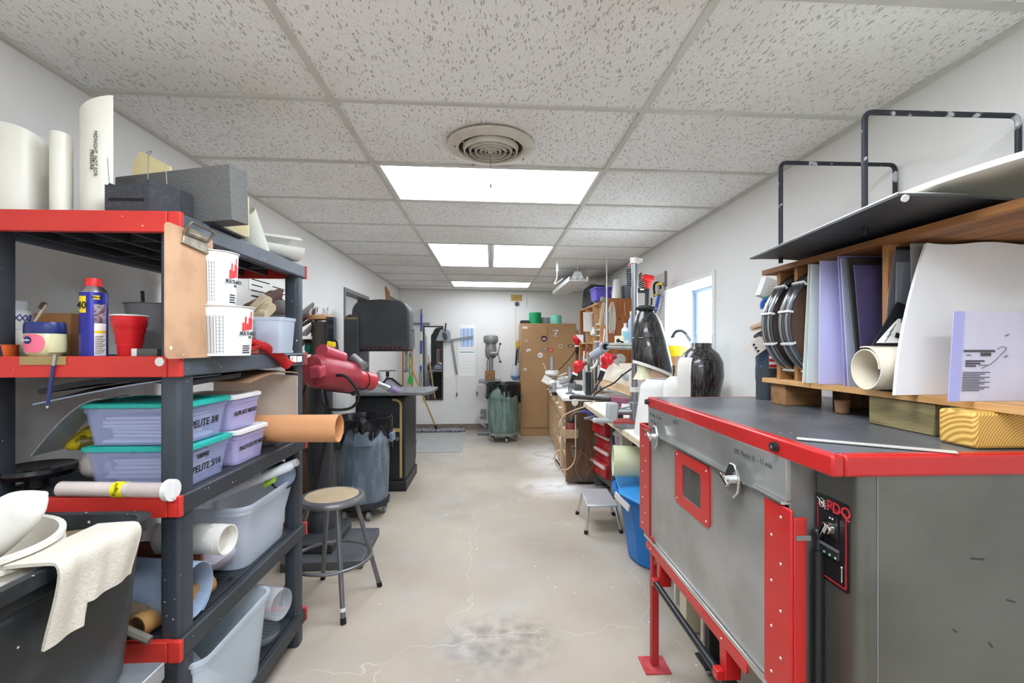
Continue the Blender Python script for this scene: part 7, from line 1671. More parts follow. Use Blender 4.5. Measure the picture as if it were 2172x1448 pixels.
# end panel accessories
c_ = at(1214, 920, 4.5)
t = thing('wall_pocket', 'open pine box fixed to the brown end panel', 'box', c_)
xa_, xb_ = at(1197, 915, 4.45).x, at(1228, 915, 4.45).x; z0_, z1_ = zat(929, 4.45, .8), zat(911, 4.45, .8)
part(t, 'box', G().box(xa_, xb_, 4.44, 4.452, z0_, z1_).box(xa_, xa_ + .01, 4.452, 4.572, z0_, z1_ + .01).box(xb_ - .01, xb_, 4.452, 4.572, z0_, z1_).box(xa_ + .01, xb_ - .01, 4.452, 4.572, z0_, z0_ + .01), M_bf, bevel=.001)
x, r = disc(1203, 1220, 4.51)
t = thing('wax_stick', 'dusty red round stick with a black band in the pine box', 'wax stick', (x, 4.51, z0_ + .012)); part(t, 'body', G().cyl((x, 4.51, z0_ + .012), (x, 4.51, zat(896, 4.5, x)), r, n=22), mat('wax_red', '#9A4A4A', .7, col2='#C08C88', scale=14)); part(t, 'band', G().cyl((x, 4.51, zat(894, 4.5, x)), (x, 4.51, zat(886, 4.5, x)), r * 1.02, n=22), mat('band_dark', '#3A3A36', .6))
def cable(nm, pts, r, m, lab_, Y=None):
    solo(nm, G().tube(smooth_path(pts, 6), r, 8), m, lab_, 'cable')
q4 = lambda px, py, Y=4.42: at(px, py, Y)
M_hose = mat('hose_cream', '#C9B79A', .55); M_hosed = mat('hose_gray', '#6B6258', .6)
cable('air_hose', [q4(1262, 850, 4.2), q4(1240, 862, 4.25), q4(1218, 870, 4.3), q4(1195, 882), q4(1187, 898), q4(1187, 905), q4(1192, 895), q4(1190, 930), q4(1189, 990, 4.4)], .007, M_hose, 'thick cream air hose looping over the edge of the far bench')
cable('air_hose', [q4(1221, 880), q4(1221, 940), q4(1219, 975), q4(1208, 992), q4(1195, 996), q4(1183, 990), q4(1176, 972), q4(1180, 958), q4(1192, 953)], .007, M_hose, 'cream air hose hanging in a big loop by the end panel')
cable('power_cord', [q4(1232, 850), q4(1231, 890), q4(1233, 940), q4(1230, 965), q4(1222, 985), q4(1223, 1000, 4.5), q4(1232, 1018, 4.5)], .008, M_hosed, 'gray cord bundle hanging down the middle of the end panel')
cable('power_cord', [q4(1234, 905), q4(1238, 925), q4(1248, 945), q4(1254, 965), q4(1256, 985)], .004, M_hosed, 'thin cord curving across the brown end panel')
cable('power_cord', [q4(1232, 955), q4(1250, 975), q4(1261, 985), q4(1248, 1000, 4.5), q4(1245, 1015, 4.5), q4(1262, 1021, 4.6)], .006, M_hosed, 'tan cord with a sharp bend beside the tool chest')
pf = lambda px, py: onz(px, py, .010)
cable('floor_cable', [pf(1180, 975), pf(1194, 997), pf(1205, 1012), pf(1225, 1022), pf(1245, 1024), pf(1262, 1022)], .010, M_rubber, 'black cable lying on the floor around the end panel')
g = G().beam(q4(1231, 862), q4(1232, 950), .05, .03, up=(0, 1, 0)); solo('cord_bundle', g.jitter(.008, 20), mat('bundle_brown', '#54463A', .8), 'dark bundle of tied cords on the end panel', 'cord bundle', smooth=60)
x, r = disc(1214, 1226, 4.35); cc = at(1220, 853, 4.35)
t = thing('pressure_gauge', 'dusty round pressure gauge at the bench corner', 'gauge', cc); part(t, 'dial', G().cyl(cc, cc + Vector((-.01, -.03, 0)), .030, n=24), M_whited); part(t, 'fitting', G().cyl(cc - Vector((0, 0, .03)), cc - Vector((0, 0, .08)), .012, n=10), M_gray)
cc = at(1216, 957, 4.38); solo('pull_ring', G().tube([cc + Vector((.022 * math.cos(a), 0, .03 + .022 * math.sin(a))) for a in [2 * PI * k / 16 for k in range(16)]], .004, 6, closed=True).cyl(cc, cc - Vector((0, 0, .05)), .008, n=8), M_gray, 'small gray ring gauge hanging low beside the end panel', 'ring')
t = thing('blue_pliers', 'air blow gun with a curved blue handle at the bench edge', 'blow gun', q4(1250, 875, 4.1)); part(t, 'handle', G().tube(smooth_path([q4(1234, 873, 4.1), q4(1244, 873, 4.1), q4(1256, 881, 4.1)], 5), .012, 8), mat('handle_blue', '#3A55B8', .4)); part(t, 'hose', G().tube(smooth_path([q4(1234, 873, 4.1), q4(1222, 874, 4.1), q4(1212, 882, 4.1), q4(1212, 890, 4.1)], 4), .008, 8), M_hosed)
t = thing('steel_pliers', 'long gray locking pliers sticking out over the bench edge', 'pliers', q4(1260, 885, 3.8)); part(t, 'jaws', G().prism([q4(1239, 886, 3.8), q4(1262, 881, 3.8), q4(1283, 884, 3.8), q4(1283, 889, 3.8), q4(1240, 890, 3.8)], (0, .025, 0)), M_gray, bevel=.003)

# --- bench 1 top: pipe posts, fan of tools, heat guns
z1t = Z1
def pp(px, py, Y): return at(px, py, Y)
def ppost(px, ytop, Y, r, lab_, flange=None, zb_=Z1):
    c_ = pp(px, 700, Y); t = thing('pipe_vise', lab_, 'vise', (c_.x, Y, zb_)); part(t, 'pipe', G().cyl((c_.x, Y, zb_), (c_.x, Y, zat(ytop, Y, c_.x)), r, n=18), mat('galvanised', '#A9B0B8', .4, .6, col2='#8C9298', scale=14)); part(t, 'floor_flange', G().cyl((c_.x, Y, zb_), (c_.x, Y, zb_ + .012), r * 2.4, n=24), M_gray); return t, c_
t, c_ = ppost(1171, 757, 5.6, .023, 'pipe vise with a wide white flange at the far bench corner')
part(t, 'white_flange', G().cyl((c_.x, 5.6, zat(796, 5.6, c_.x)), (c_.x, 5.6, zat(793, 5.6, c_.x)), .065, n=28).cyl((c_.x, 5.6, zat(793, 5.6, c_.x)), (c_.x, 5.6, zat(786, 5.6, c_.x)), .085, n=28), M_whited)
part(t, 'swivel', G().ball((c_.x, 5.55, zat(812, 5.6, c_.x)), .045, 14).obox((c_.x - .07, 5.58, zat(805, 5.6, c_.x)), (.09, .05, .09), (0, .5, 0)), M_whited)
part(t, 'black_grip', G().cyl((c_.x + .01, 5.50, zat(812, 5.5, c_.x)), (c_.x + .012, 5.48, zat(836, 5.5, c_.x)), .028, n=14), mat('grip_gray', '#8C9094', .5)); part(t, 'grip_end', G().cyl((c_.x + .012, 5.48, zat(831, 5.5, c_.x)), (c_.x + .012, 5.475, zat(838, 5.5, c_.x)), .030, n=14), M_black)
t, c_ = ppost(1209, 778, 4.95, .020, 'pipe vise with a cross clamp standing on the dusty bench')
part(t, 'clamp_block', G().obox((c_.x, 4.93, zat(812, 4.95, c_.x)), (.09, .07, .06), (0, .2, 0)).cyl((c_.x - .12, 4.92, zat(812, 4.95, c_.x)), (c_.x + .06, 4.92, zat(811, 4.95, c_.x)), .014, n=12).cyl((c_.x - .09, 4.9, zat(817, 4.95, c_.x)), (c_.x - .02, 4.9, zat(814, 4.95, c_.x)), .016, n=12), M_gray, bevel=.004)
g = G().beam(pp(1183, 798, 5.7), pp(1202, 790, 5.7), .03, .012); 
for k in range(5): g.obox(pp(1186 + k * 4, 802 + (k % 2) * 3, 5.6 + .05 * k), (.05, .06, .03), (0, .2 * k, .3 * k))
solo('plaster_tools', g.jitter(.004, 30), M_whited, 'heap of plaster-covered tools on the far bench corner', 'tools')
solo('green_case', G().box(pp(1219, 815, 5.3).x, pp(1240, 815, 5.3).x, 5.3, 5.6, Z1, Z1 + .055), mat('case_olive', '#4C524C', .6), 'dark olive flat case lying at the back of the far bench', 'case', bevel=.01)
def heatgun(c_, d, lab_, m, s=1.0, nz_=None):
    """c_ centre of the head, d direction of the grip"""
    d = Vector(d).normalized(); t = thing('heat_gun', lab_, 'heat gun', c_, None)
    part(t, 'head', G().ball(c_, .058 * s, 20, (1, .9, 1.0)), m, smooth=70)
    part(t, 'collar', G().cyl(c_ + d * .04 * s, c_ + d * .085 * s, .034 * s, .026 * s, n=20), m)
    part(t, 'label', G().cyl(c_ + d * .085 * s, c_ + d * .105 * s, .030 * s, n=20), M_paper)
    part(t, 'grip', G().cyl(c_ + d * .105 * s, c_ + d * .20 * s, .024 * s, .020 * s, n=16), M_black, bevel=.002)
    n_ = Vector(nz_ or (.7, -.4, .3)).normalized(); part(t, 'nozzle', G().cyl(c_ + n_ * .03 * s, c_ + n_ * .085 * s, .028 * s, .020 * s, n=16), mat('nozzle_maroon', '#8E2A2E', .5))
    return t
M_hgr = mat('gun_red', '#CC1E26', .28, col2='#E0565A', scale=12, lo=.6, hi=.75)
c1 = at(1288, 762, 3.95); t = heatgun(c1, (-.35, .1, -1), 'large glossy red heat gun head with a black grip above the bench', M_hgr)
part(t, 'cord', G().tube(smooth_path([at(1277, 796, 3.95), at(1270, 812, 3.9), at(1255, 834, 3.85), at(1245, 845, 3.85)], 5), .007, 8), M_rubber)
c1 = at(1228, 775, 4.75); t = heatgun(c1, (-.45, .1, -1), 'smaller dusty red heat gun beside the tan cabinet end of the bench', M_hgr)
c1 = at(1224, 718, 5.9); t = heatgun(c1, (0, 0, -1), 'red and white heat gun hanging on the end of the wooden cubby', M_hgr, 1.0)
part(t, 'white_wedge', G().prism([c1 + Vector((-.03, -.06, .05)), c1 + Vector((.07, -.06, .05)), c1 + Vector((.07, -.06, -.07))], (0, .01, 0)), M_paper)
part(t, 'cord', G().tube(smooth_path([at(1222, 740, 5.8), at(1212, 756, 5.8), at(1195, 775, 5.8), at(1180, 790, 5.8)], 5), .006, 8), M_rubber)
# cord diagonal and dark-handled clamp over bench 2
cable('power_cord', [at(1345, 778, 3.2), at(1320, 796, 3.4), at(1302, 812, 3.5), at(1276, 826, 3.6), at(1250, 846, 3.8)], .006, M_rubber, 'black cord running diagonally down from the pipe pole')
t = thing('long_file', 'long black handled rasp with a purple-red head lying out over the bench', 'rasp', at(1260, 845, 3.5))
a, b_ = at(1211, 843, 3.9), at(1296, 847, 3.4)
part(t, 'handle', G().tube([a, a.lerp(b_, .08) + Vector((0, 0, .01)), a.lerp(b_, .5) + Vector((0, 0, .006)), b_], .019, 12), mat('handle_dark', '#3A3532', .6, col2='#5A524C', scale=12))
part(t, 'head', G().obox(b_ + Vector((.055, -.02, .0)), (.12, .06, .045), (0, .1, 0)).obox(b_ + Vector((.045, -.02, -.07)), (.04, .05, .13), (0, .12, 0)), mat('vise_purple', '#8C4A60', .5, col2='#A87888', scale=9), bevel=.008)
part(t, 'jaw', G().obox(b_ + Vector((.05, -.03, -.14)), (.06, .05, .09)), M_black, bevel=.01)
# gray swivel vise
t = thing('swivel_vise', 'gray cast clamp arm with a round base at the bench edge', 'vise', at(1335, 905, 3.1))
part(t, 'round_base', G().cyl((at(1335, 898, 2.95).x, 3.0, BZ), (at(1335, 898, 2.95).x, 3.0, BZ + .014), .075, n=30), M_gray)
part(t, 'base_bolt', G().cyl((at(1328, 893, 2.93).x, 2.93, BZ + .014), (at(1328, 893, 2.93).x, 2.93, BZ + .03), .014, n=6), M_gray)
a, b_ = at(1304, 873, 3.15), at(1347, 873, 3.10)
part(t, 'arm', G().cyl(a, b_, .022, n=16).obox(b_ + Vector((0, 0, .0)), (.055, .06, .13)), M_gray, bevel=.006)
part(t, 'clamp_body', G().obox(a + Vector((-.02, 0, -.0)), (.075, .07, .13), (0, .05, 0)).cyl(a + Vector((-.16, -.02, -.055)), a + Vector((.02, -.02, -.06)), .018, n=12), mat('vise_gray', '#A9AFB2', .5, col2='#C2C6C8', scale=8), bevel=.012)
part(t, 'tommy_bar', G().cyl(at(1290, 872, 3.2), at(1345, 860, 3.1), .006, n=8), M_gray)
part(t, 'red_sole', G().box(at(1303, 893, 3.1).x, at(1345, 893, 3.1).x, 3.06, 3.2, BZ + .002, BZ + .03), mat('red_dusty', '#B04A44', .7), bevel=.003)
# pipe pole with fittings
PXx = at(1346, 700, 3.16).x; PY_ = 3.16; zt_ = zat(556, PY_, PXx)
t = thing('pipe_pole', 'tall galvanised pipe pole standing on the bench with a cap fitting on top', 'pole', (PXx, PY_, BZ))
part(t, 'pole', G().cyl((PXx, PY_, BZ + .01), (PXx, PY_, zt_), .021, n=22), mat('galv2', '#9EA2A6', .3, .8, col2='#7E8286', scale=10, stretch=(6, 6, .5)))
part(t, 'cap', G().cyl((PXx, PY_, zt_ - .01), (PXx, PY_, zt_ + .03), .031, n=22).cyl((PXx + .02, PY_ - .01, zt_ + .012), (PXx + .05, PY_ - .01, zt_ + .012), .014, n=12), M_whited)
part(t, 'collar', G().cyl((PXx, PY_, zat(832, PY_)), (PXx, PY_, zat(822, PY_)), .032, n=20), M_whited)
part(t, 'base_fitting', G().lathe([(.06, BZ), (.06, BZ + .012), (.035, BZ + .02), (.032, BZ + .09)], (PXx, PY_, 0), 24, cap1=True), M_gray)
zj = zat(738, 3.12, PXx)
part(t, 'cross_pipe', G().cyl((PXx - .02, 3.12, zj), (at(1287, 738, 3.2).x, 3.30, zat(736, 3.3, .9)), .012, n=12), mat('galv_green', '#9DA8A0', .4, .5))
e = at(1282, 735, 3.3)
part(t, 'elbow_fitting', G().cyl(e + Vector((.02, 0, .0)), e + Vector((-.09, .04, -.075)), .030, n=20).cyl(e + Vector((-.0, -.03, .0)), e + Vector((.0, .03, .0)), .036, n=20), mat('pvc_gray', '#8E939C', .4))
part(t, 'elbow_bore', G().cyl(e + Vector((.0, -.031, .0)), e + Vector((.0, -.033, .0)), .022, n=20), M_dark)
part(t, 'wing_nut', G().ball(at(1311, 722, 3.15), .014, 10).cyl(at(1311, 722, 3.15), at(1322, 726, 3.15), .006, n=8), M_black)
# carbon sockets
def soc1(u, v):
    pass
c_ = Vector((at(1383, 700, 3.0).x, 3.02, 0)); zb_, zt_ = zat(778, 3.0, c_.x), zat(655, 3.0, c_.x); hh = zt_ - zb_
t = thing('carbon_socket', 'tall glossy black carbon fibre socket mounted on a stand by the window', 'prosthetic socket', (c_.x, c_.y, zb_))
n = 40; rs = []
prof = [(-.02, .128), (.04, .134), (.15, .132), (.35, .120), (.55, .108), (.75, .092), (.88, .072), (.95, .052), (1.0, .046), (1.06, .045)]
for k, (s, rr2) in enumerate(prof):
    ring = []
    for i in range(n):
        a = 2 * PI * i / n
        x_ = rr2 * math.cos(a) - .045 * max(0, s) ** 1.0 * 1.0 + .01
        tilt = -.095 * (math.cos(a)) * .5 * max(0, 1 - s * 1.6)          # slanted lower brim
        ring.append(Vector((c_.x + x_, c_.y + rr2 * .85 * math.sin(a), zb_ + hh * s + tilt)))
    rs.append(ring)
part(t, 'socket_body', G().rings(rs, True, False, True), M_carbon, smooth=60)
rim = [[p + Vector((0, 0, dz)) + (p - Vector((c_.x, c_.y, p.z))) * k for p in rs[0]] for dz, k in ((.005, .015), (-.016, .02), (-.016, -.05))]
part(t, 'pale_brim', G().rings(rim, True), M_whited)
part(t, 'seam_line', G().tube([Vector((c_.x + .112 * math.cos(a) - .045 * .5 + .01 + 0, c_.y + .112 * .85 * math.sin(a), zb_ + hh * .50)) for a in [2 * PI * k / 40 for k in range(40)]], .0035, 6, closed=True), M_carbon)
part(t, 'top_strap', G().tube([Vector((c_.x + .058 * math.cos(a) - .035, c_.y + .05 * math.sin(a), zb_ + hh * 1.0 + .006)) for a in [2 * PI * k / 30 for k in range(30)]], .012, 8, closed=True), M_blackd)
part(t, 'support_rod', G().cyl((c_.x - .035, c_.y, zb_ + hh), (c_.x - .035, c_.y, zat(612, 3.0, c_.x)), .006, n=8), M_black)
# clear flared liner and white plaster body under it
t = thing('clear_liner', 'clear flared plastic liner below the tall carbon socket', 'liner', (c_.x, c_.y, zb_ - .12))
lz = zb_ - .03
g = G().lathe([(.040, lz + .05), (.044, lz + .0), (.066, lz - .045), (.072, lz - .05), (.062, lz - .042), (.040, lz + .0), (.036, lz + .05)], (c_.x - .055, c_.y - .02, 0), 32); part(t, 'flare', g, mat('liner_cream', '#D9D6B4', .25, alpha=.85))
part(t, 'inner_sleeve', G().lathe([(.075, lz - .11), (.085, lz + .02)], (c_.x + .03, c_.y, 0), 28), mat('liner_peach', '#D8B49C', .4, alpha=.8)); part(t, 'gray_pipe', G().cyl((c_.x + .06, c_.y, lz - .11), (c_.x + .05, c_.y, lz + .03), .03, n=16), M_graypl)
x, r = disc(1345, 1470, 2.62)
def torso(u, v):
    a = 2 * PI * u; s = v; rr2 = (.160 - .045 * s) * (1 + .05 * math.cos(2 * a + s))
    if s > .9: rr2 *= 1 - (s - .9) * 3
    return (1.035 + (rr2) * math.cos(a), 2.75 + rr2 * .9 * math.sin(a), BZ + .0015 + .335 * s)
solo('plaster_cast', G().sheet(torso, 40, 16, .004), M_plast, 'large smooth white plaster torso cast standing at the near end of the bench', 'plaster cast', smooth=70)
c2 = at(1433, 815, 2.45); solo('plaster_dome', G().lathe([(.001, c2.z + .045), (.03, c2.z + .042), (.055, c2.z + .02), (.065, c2.z - .02), (.07, BZ + .001)], (c2.x, 2.45, 0), 28), M_plast, 'small rounded white plaster dome between the two sockets', 'plaster cast')
c3x, c3y = at(1487, 780, 2.36).x, 2.36; zt_ = zat(727, c3y, c3x)
t = thing('carbon_socket', 'egg-shaped black carbon fibre socket with a white panel and short neck behind the oven top', 'prosthetic socket', (c3x, c3y, BZ))
pr = [(.06, BZ + .001), (.075, BZ + .05), (.098, zt_ - .27), (.114, zt_ - .17), (.110, zt_ - .10), (.088, zt_ - .055), (.062, zt_ - .032), (.052, zt_ - .022), (.054, zt_ - .004), (.050, zt_), (.04, zt_ - .004)]
part(t, 'socket_body', G().lathe(pr, (c3x, c3y, 0), 48, sy=.9), M_carbon, smooth=60)
fa_ = math.atan2(-c3y, -c3x)
def pan(u, v):
    wdt = .62 * math.sin(PI * min(1, .52 + .48 * (1 - v))) ** .7; a = fa_ - .95 + (u - .5) * 2 * wdt * .95
    zz_ = BZ + .02 + (zt_ - .075 - BZ - .02) * v
    rr2 = .075
    for (r1, z1_), (r2, z2_) in zip(pr, pr[1:]):
        if z1_ <= zz_ <= z2_: rr2 = r1 + (r2 - r1) * (zz_ - z1_) / (z2_ - z1_)
    return (c3x + (rr2 + .007) * math.cos(a), c3y + .9 * (rr2 + .007) * math.sin(a), zz_)
part(t, 'white_panel', G().sheet(pan, 14, 18, .006), M_whited, smooth=60)

# behind the sockets: sill clutter
t = thing('shop_vacuum', 'white and yellow portable sprayer tank with a black handle by the window', 'tank', at(1432, 755, 3.55))
yv = 3.5; x0_, x1_ = at(1409, 740, yv).x, at(1470, 740, yv).x; zc0_ = zat(757, yv, 1.2); zm = zat(733, yv, 1.2)
cxv = (x0_ + x1_) / 2; wv2 = (x1_ - x0_) / 2 + .02
def ov(s, zz_): return [Vector((cxv + wv2 * s * math.cos(a), yv + .13 + .13 * s * math.sin(a), zz_)) for a in [2 * PI * k / 32 for k in range(32)]]
part(t, 'yellow_tank', G().rings([ov(.93, zc0_), ov(1, zc0_ + .02), ov(1.0, zm)], True, True, True), M_yellow)
part(t, 'white_lid', G().rings([ov(1.02, zm), ov(.98, zm + .02), ov(.8, zm + .055), ov(.45, zm + .075), ov(.01, zm + .08)], True, True, False), M_white)
part(t, 'handle', G().tube(smooth_path([(cxv - .03, yv + .06, zm + .06), (cxv + .0, yv + .05, zm + .11), (cxv + .06, yv + .05, zm + .11), (cxv + .12, yv + .06, zm + .04)], 5), .012, 8), M_black)
part(t, 'support_box', G().box(x0_ - .02, x1_, yv + .02, yv + .26, BZ + .001, zc0_ - .001), M_card, label='cardboard box under the tank')
solo('battery_carton', G().box(at(1420, 780, 3.4).x - .02, at(1440, 780, 3.4).x + .02, 3.37, 3.47, BZ + .0005, BZ + .199), M_card, 'small cardboard carton under the power tool battery', 'box')
solo('battery_pack', G().box(at(1420, 780, 3.4).x, at(1440, 780, 3.4).x, 3.38, 3.46, BZ + .20, zat(775, 3.4, 1.25)).box(at(1423, 780, 3.375).x, at(1437, 780, 3.375).x, 3.374, 3.38, zat(788, 3.4, 1.25), zat(781, 3.4, 1.25)), mat('battery', '#2C2A26', .5, col2='#D9A82E', scale=9, lo=.55, hi=.57), 'black and yellow power tool battery under the sprayer tank', 'battery', bevel=.004)
t = thing('glass_box', 'clear glass container with a blue tint behind the egg-shaped socket', 'container', at(1488, 740, 2.9)); x0_, x1_ = at(1466, 740, 2.9).x, at(1514, 740, 2.9).x
part(t, 'container', G().box(x0_, x1_, 2.88, 3.08, BZ + .35, zat(708, 2.9, 1.25)), mat('glassbox', '#D4EAF0', .1, alpha=.28), bevel=.008); part(t, 'stand_box', G().box(x0_ - .02, x1_ + .02, 2.86, 3.12, BZ + .001, BZ + .349), mat('white_box', '#DAD8D2', .6), label='white carton below the container')
solo('foam_wedge', G().prism([at(1433, 805, 2.75), at(1452, 805, 2.75), at(1453, 748, 2.75), at(1447, 756, 2.75), at(1434, 753, 2.75)], (.02, .06, 0)), mat('peach_foam', '#DDB394', .7), 'peach-coloured foam wedge between the two black sockets', 'foam wedge', bevel=.004)

# splash board at the back of bench 1/2
t = thing('splash_board', 'cream splash board with a plywood footing leaning behind the bench', 'board', (1.35, 4.5, Z1))
aa = [at(1272, 812, 4.85), at(1340, 842, 4.0), at(1345, 770, 3.95), at(1292, 770, 4.75)]
part(t, 'board', G().prism(aa, (.02, .01, 0)), mat('splash_cream', '#DDD3C2', .7, col2='#CBBFA8', scale=4))
bb_ = [at(1266, 815, 4.85), at(1340, 838, 3.95), at(1340, 820, 3.95), at(1278, 803, 4.85)]
part(t, 'plywood_footing', G().prism([p + Vector((-.02, -.012, 0)) for p in bb_], (.018, .008, 0)), M_bf)
part(t, 'blue_scrape', G().prism([p + Vector((-.012, -.03, 0)) for p in (at(1315, 797, 4.3), at(1343, 812, 4.05), at(1343, 797, 4.05), at(1318, 791, 4.25))], (.008, .004, 0)), mat('scrape_blue', '#A3B0B8', .6))
x, r = disc(1301, 1328, 4.4); cc = at(1315, 763, 4.4); solo('frosted_disc', G().cyl(cc, cc + Vector((0, .012, .002)), .058, n=32).obox(cc + Vector((0, -.003, 0)), (.09, .004, .022), (0, .4, 0)), mat('lid_frost', '#B9BCB8', .3, alpha=.85), 'round frosted lid propped behind the large red heat gun', 'lid')

# ------------------------------------------------------------ hutch of cubbies
HX0, HX1, HY0, HY1, HZ1 = 1.252, 1.515, 4.90, 6.45, 1.905
M_hut = wood('hutch_pine', '#B4713F', '#93552A', stretch=(8, 8, 1)); M_hut2 = mat('hutch_edge', '#CFA476', .6, col2='#BE8E5C', scale=8)
t = thing('wooden_cubby', 'tall reddish pine cubby cabinet standing on the far bench', 'cubby', (1.38, 5.6, Z1))
zb_ = Z1 + .30
part(t, 'side_panel', G().box(HX0, HX1, HY0, HY0 + .02, zb_ - .25, HZ1), M_hut)
part(t, 'side_panel', G().box(HX0, HX1, HY1 - .02, HY1, zb_, HZ1), M_hut)
part(t, 'back_panel', G().box(HX1 - .01, HX1, HY0 + .02, HY1 - .02, zb_, HZ1 - .02), M_hut)
for zz in (zb_, 1.42, HZ1 - .02): part(t, 'shelf', G().box(HX0, HX1 - .01, HY0 + .02, HY1 - .02, zz, zz + .02), M_hut2)
for y in (5.25, 5.62, 6.05): part(t, 'divider', G().box(HX0, HX1 - .012, y, y + .02, zb_ + .02, HZ1 - .02), M_hut2)
for y in (HY0, HY1 - .02): part(t, 'face_strip', G().box(HX0 - .012, HX0, y, y + .03, zb_, HZ1), M_hut2)
part(t, 'wood_knot', G().cyl((at(1314, 676, HY0 - .001).x, HY0 - .0012, at(1314, 676, HY0).z), (at(1314, 676, HY0).x, HY0 - .0002, at(1314, 676, HY0).z), .011, n=14), mat('knot', '#5E2E14', .7))
# contents of cubbies
solo('clipped_papers', G().beam(at(1245, 703, 5.95), at(1244, 662, 6.0), .09, .01, up=(0, 1, 0)), M_paper, 'white papers on a long clipboard hanging at the far cubby', 'papers')
solo('navy_box', G().box(1.262, 1.45, 6.10, 6.38, 1.4405, 1.56), mat('navy_stuff', '#3E445C', .6), 'dark navy box in the far upper cubby', 'box', bevel=.004)
t = thing('paper_stack', 'stack of white baskets and papers in the middle upper cubby', 'papers', (1.35, 5.45, 1.441)); 
for k in range(4): part(t, 'tray', G().box(1.26 + .006 * k, 1.48, 5.29, 5.60, 1.4405 + k * .07, 1.4405 + k * .07 + .012), M_whited)
cable_y = 5.55
g = G(); pts = []
for k in range(120):
    a = k * .8; pts.append((1.235 + .014 * math.cos(a), 5.62 + .014 * math.sin(a), zat(662, 5.6, 1.24) - k * .0024))
solo('coiled_cord', G().tube(pts, .006, 6), M_whited, 'white coiled telephone-style cord hanging down the cubby front', 'cord')
solo('white_air_plug', G().lathe([(.008, .10), (.02, .07), (.04, .02), (.03, 0)], at(1259, 711, 5.5), 16), M_whited, 'white cone-shaped plug hanging at the end of the coiled cord', 'plug')
# caulking / hammer handles, hanging loops of cord on the side panel
t = thing('cord_hank', 'hank of pale cords looped on a nail on the cubby side panel', 'cords', at(1300, 640, 4.85))
for k in range(7):
    x0_ = at(1292 + k * 1.6, 640, 4.85); g = G().tube(smooth_path([at(1298, 640, 4.86), at(1293 - 1 + k * .8, 655 + k, 4.85), at(1291 + k * 1.2, 685 + (k * 7) % 13, 4.85), at(1294 + k * 1.6, 707 - (k * 5) % 12, 4.85), at(1299 + k * 1.1, 670, 4.85), at(1301, 640, 4.86)], 5), .005, 6); part(t, 'cord', g, mat('cord_cream', '#D9D2C2', .7))
solo('thin_string', G().tube(smooth_path([at(1326, 640, 4.88), at(1325, 655, 4.88), at(1327, 670, 4.88)], 4), .002, 6), M_cream, 'single thin string hanging on the cubby side panel', 'string')
t = thing('long_clamp', 'long dirty white bar clamp hanging in front of the cubby', 'clamp', at(1280, 690, 4.8))
part(t, 'bar', G().beam(at(1281, 641, 4.8), at(1273, 690, 4.8), .03, .015, up=(0, 1, 0)), mat('bar_cream', '#C9BFA4', .6)); part(t, 'jaw', G().obox(at(1282, 636, 4.8), (.08, .05, .05), (0, .3, 0)), mat('jaw_olive', '#8E8A70', .6), bevel=.006)
t = thing('caulk_gun', 'gray and white caulking gun hanging muzzle up before the cubby edge', 'caulk gun', at(1288, 710, 4.7))
part(t, 'barrel', G().cyl(at(1287, 662, 4.7), at(1286, 690, 4.7), .022, n=14), M_graypl); part(t, 'nozzle', G().cyl(at(1287, 642, 4.7), at(1287, 662, 4.7), .010, .018, n=12), M_gray); part(t, 'frame', G().tube([at(1283, 697, 4.7), at(1280, 726, 4.7), at(1287, 728, 4.7), at(1287, 697, 4.7)], .008, 8), M_white)
for k, (px, py0_, py1_, col, lab_) in enumerate(((1243, 742, 760, '#8A5A3C', 'brown-handled chisel in the lower cubby'), (1247, 738, 762, '#6E3A2C', 'dark red-handled chisel in the lower cubby'), (1250, 744, 764, '#A06A44', 'light brown-handled file in the lower cubby'))):
    solo('hand_tool', G().cyl(at(px, py0_, 5.6), at(px - 1, py1_, 5.6), .011, n=8), mat('hndl' + str(k), col, .6), lab_, 'hand tool')
# top of the hutch
z_ = HZ1
def pbin(px0, px1, Y, m, nm, lab_, ztop, lab_cat='bin'):
    x0_, x1_ = at(px0, 620, Y).x, at(px1, 620, Y).x; cx_ = (x0_ + x1_) / 2; w_ = x1_ - x0_
    def R_(s, zz): return [Vector((cx_ + p[0] * s, Y + .1 + p[1] * s, zz)) for p in rrect(w_, .30, .03)]
    g = G().rings([R_(.82, z_ + .001), R_(.92, ztop - .03), R_(.94, ztop - .03), R_(1.02, ztop - .012), R_(1.02, ztop), R_(.94, ztop), R_(.80, z_ + .01)], True, True, True)
    solo(nm, g, m, lab_, lab_cat)
pbin(1259, 1300, 5.15, M_purple, 'purple_bin', 'purple plastic bin on top of the cubby', zat(608, 5.1, 1.3))
x, r = disc(1297, 1319, 4.98)
t = thing('bucket_stack', 'stack of upturned white pots on top of the cubby', 'pots', (x, 4.98, z_))
part(t, 'lower_pot', G().lathe([(r, z_), (r, z_ + .01), (r * .84, z_ + .10), (.001, z_ + .101)], (x, 4.98, 0), 28), M_white)
part(t, 'middle_pot', G().lathe([(r * .87, z_ + .10), (r * .86, z_ + .112), (r * .72, z_ + .165), (.001, z_ + .166)], (x, 4.98, 0), 28), M_white)
part(t, 'upper_pot', G().lathe([(r * .76, z_ + .165), (r * .75, z_ + .176), (r * .62, z_ + .212), (.001, z_ + .213)], (x, 4.98, 0), 28), M_white)
pbin(1322, 1339, 4.98, mat('clearbin', '#8E94A0', .3, alpha=.7), 'clear_bin', 'small clear bin beside the upturned pots', zat(606, 5, 1.4))
g = G().ball((1.36, 5.25, z_ + .10), .10, 16, (.8, 1.5, 1)).jitter(.02, 10); solo('clear_bag', g, mat('bagclear', '#C9C6BC', .3, alpha=.7), 'crumpled clear bag behind the purple bin', 'bag', smooth=70)
t = thing('tool_bag', 'heap of black and gray power tools at the far end of the cubby top', 'tool bag', (1.38, 6.0, z_))
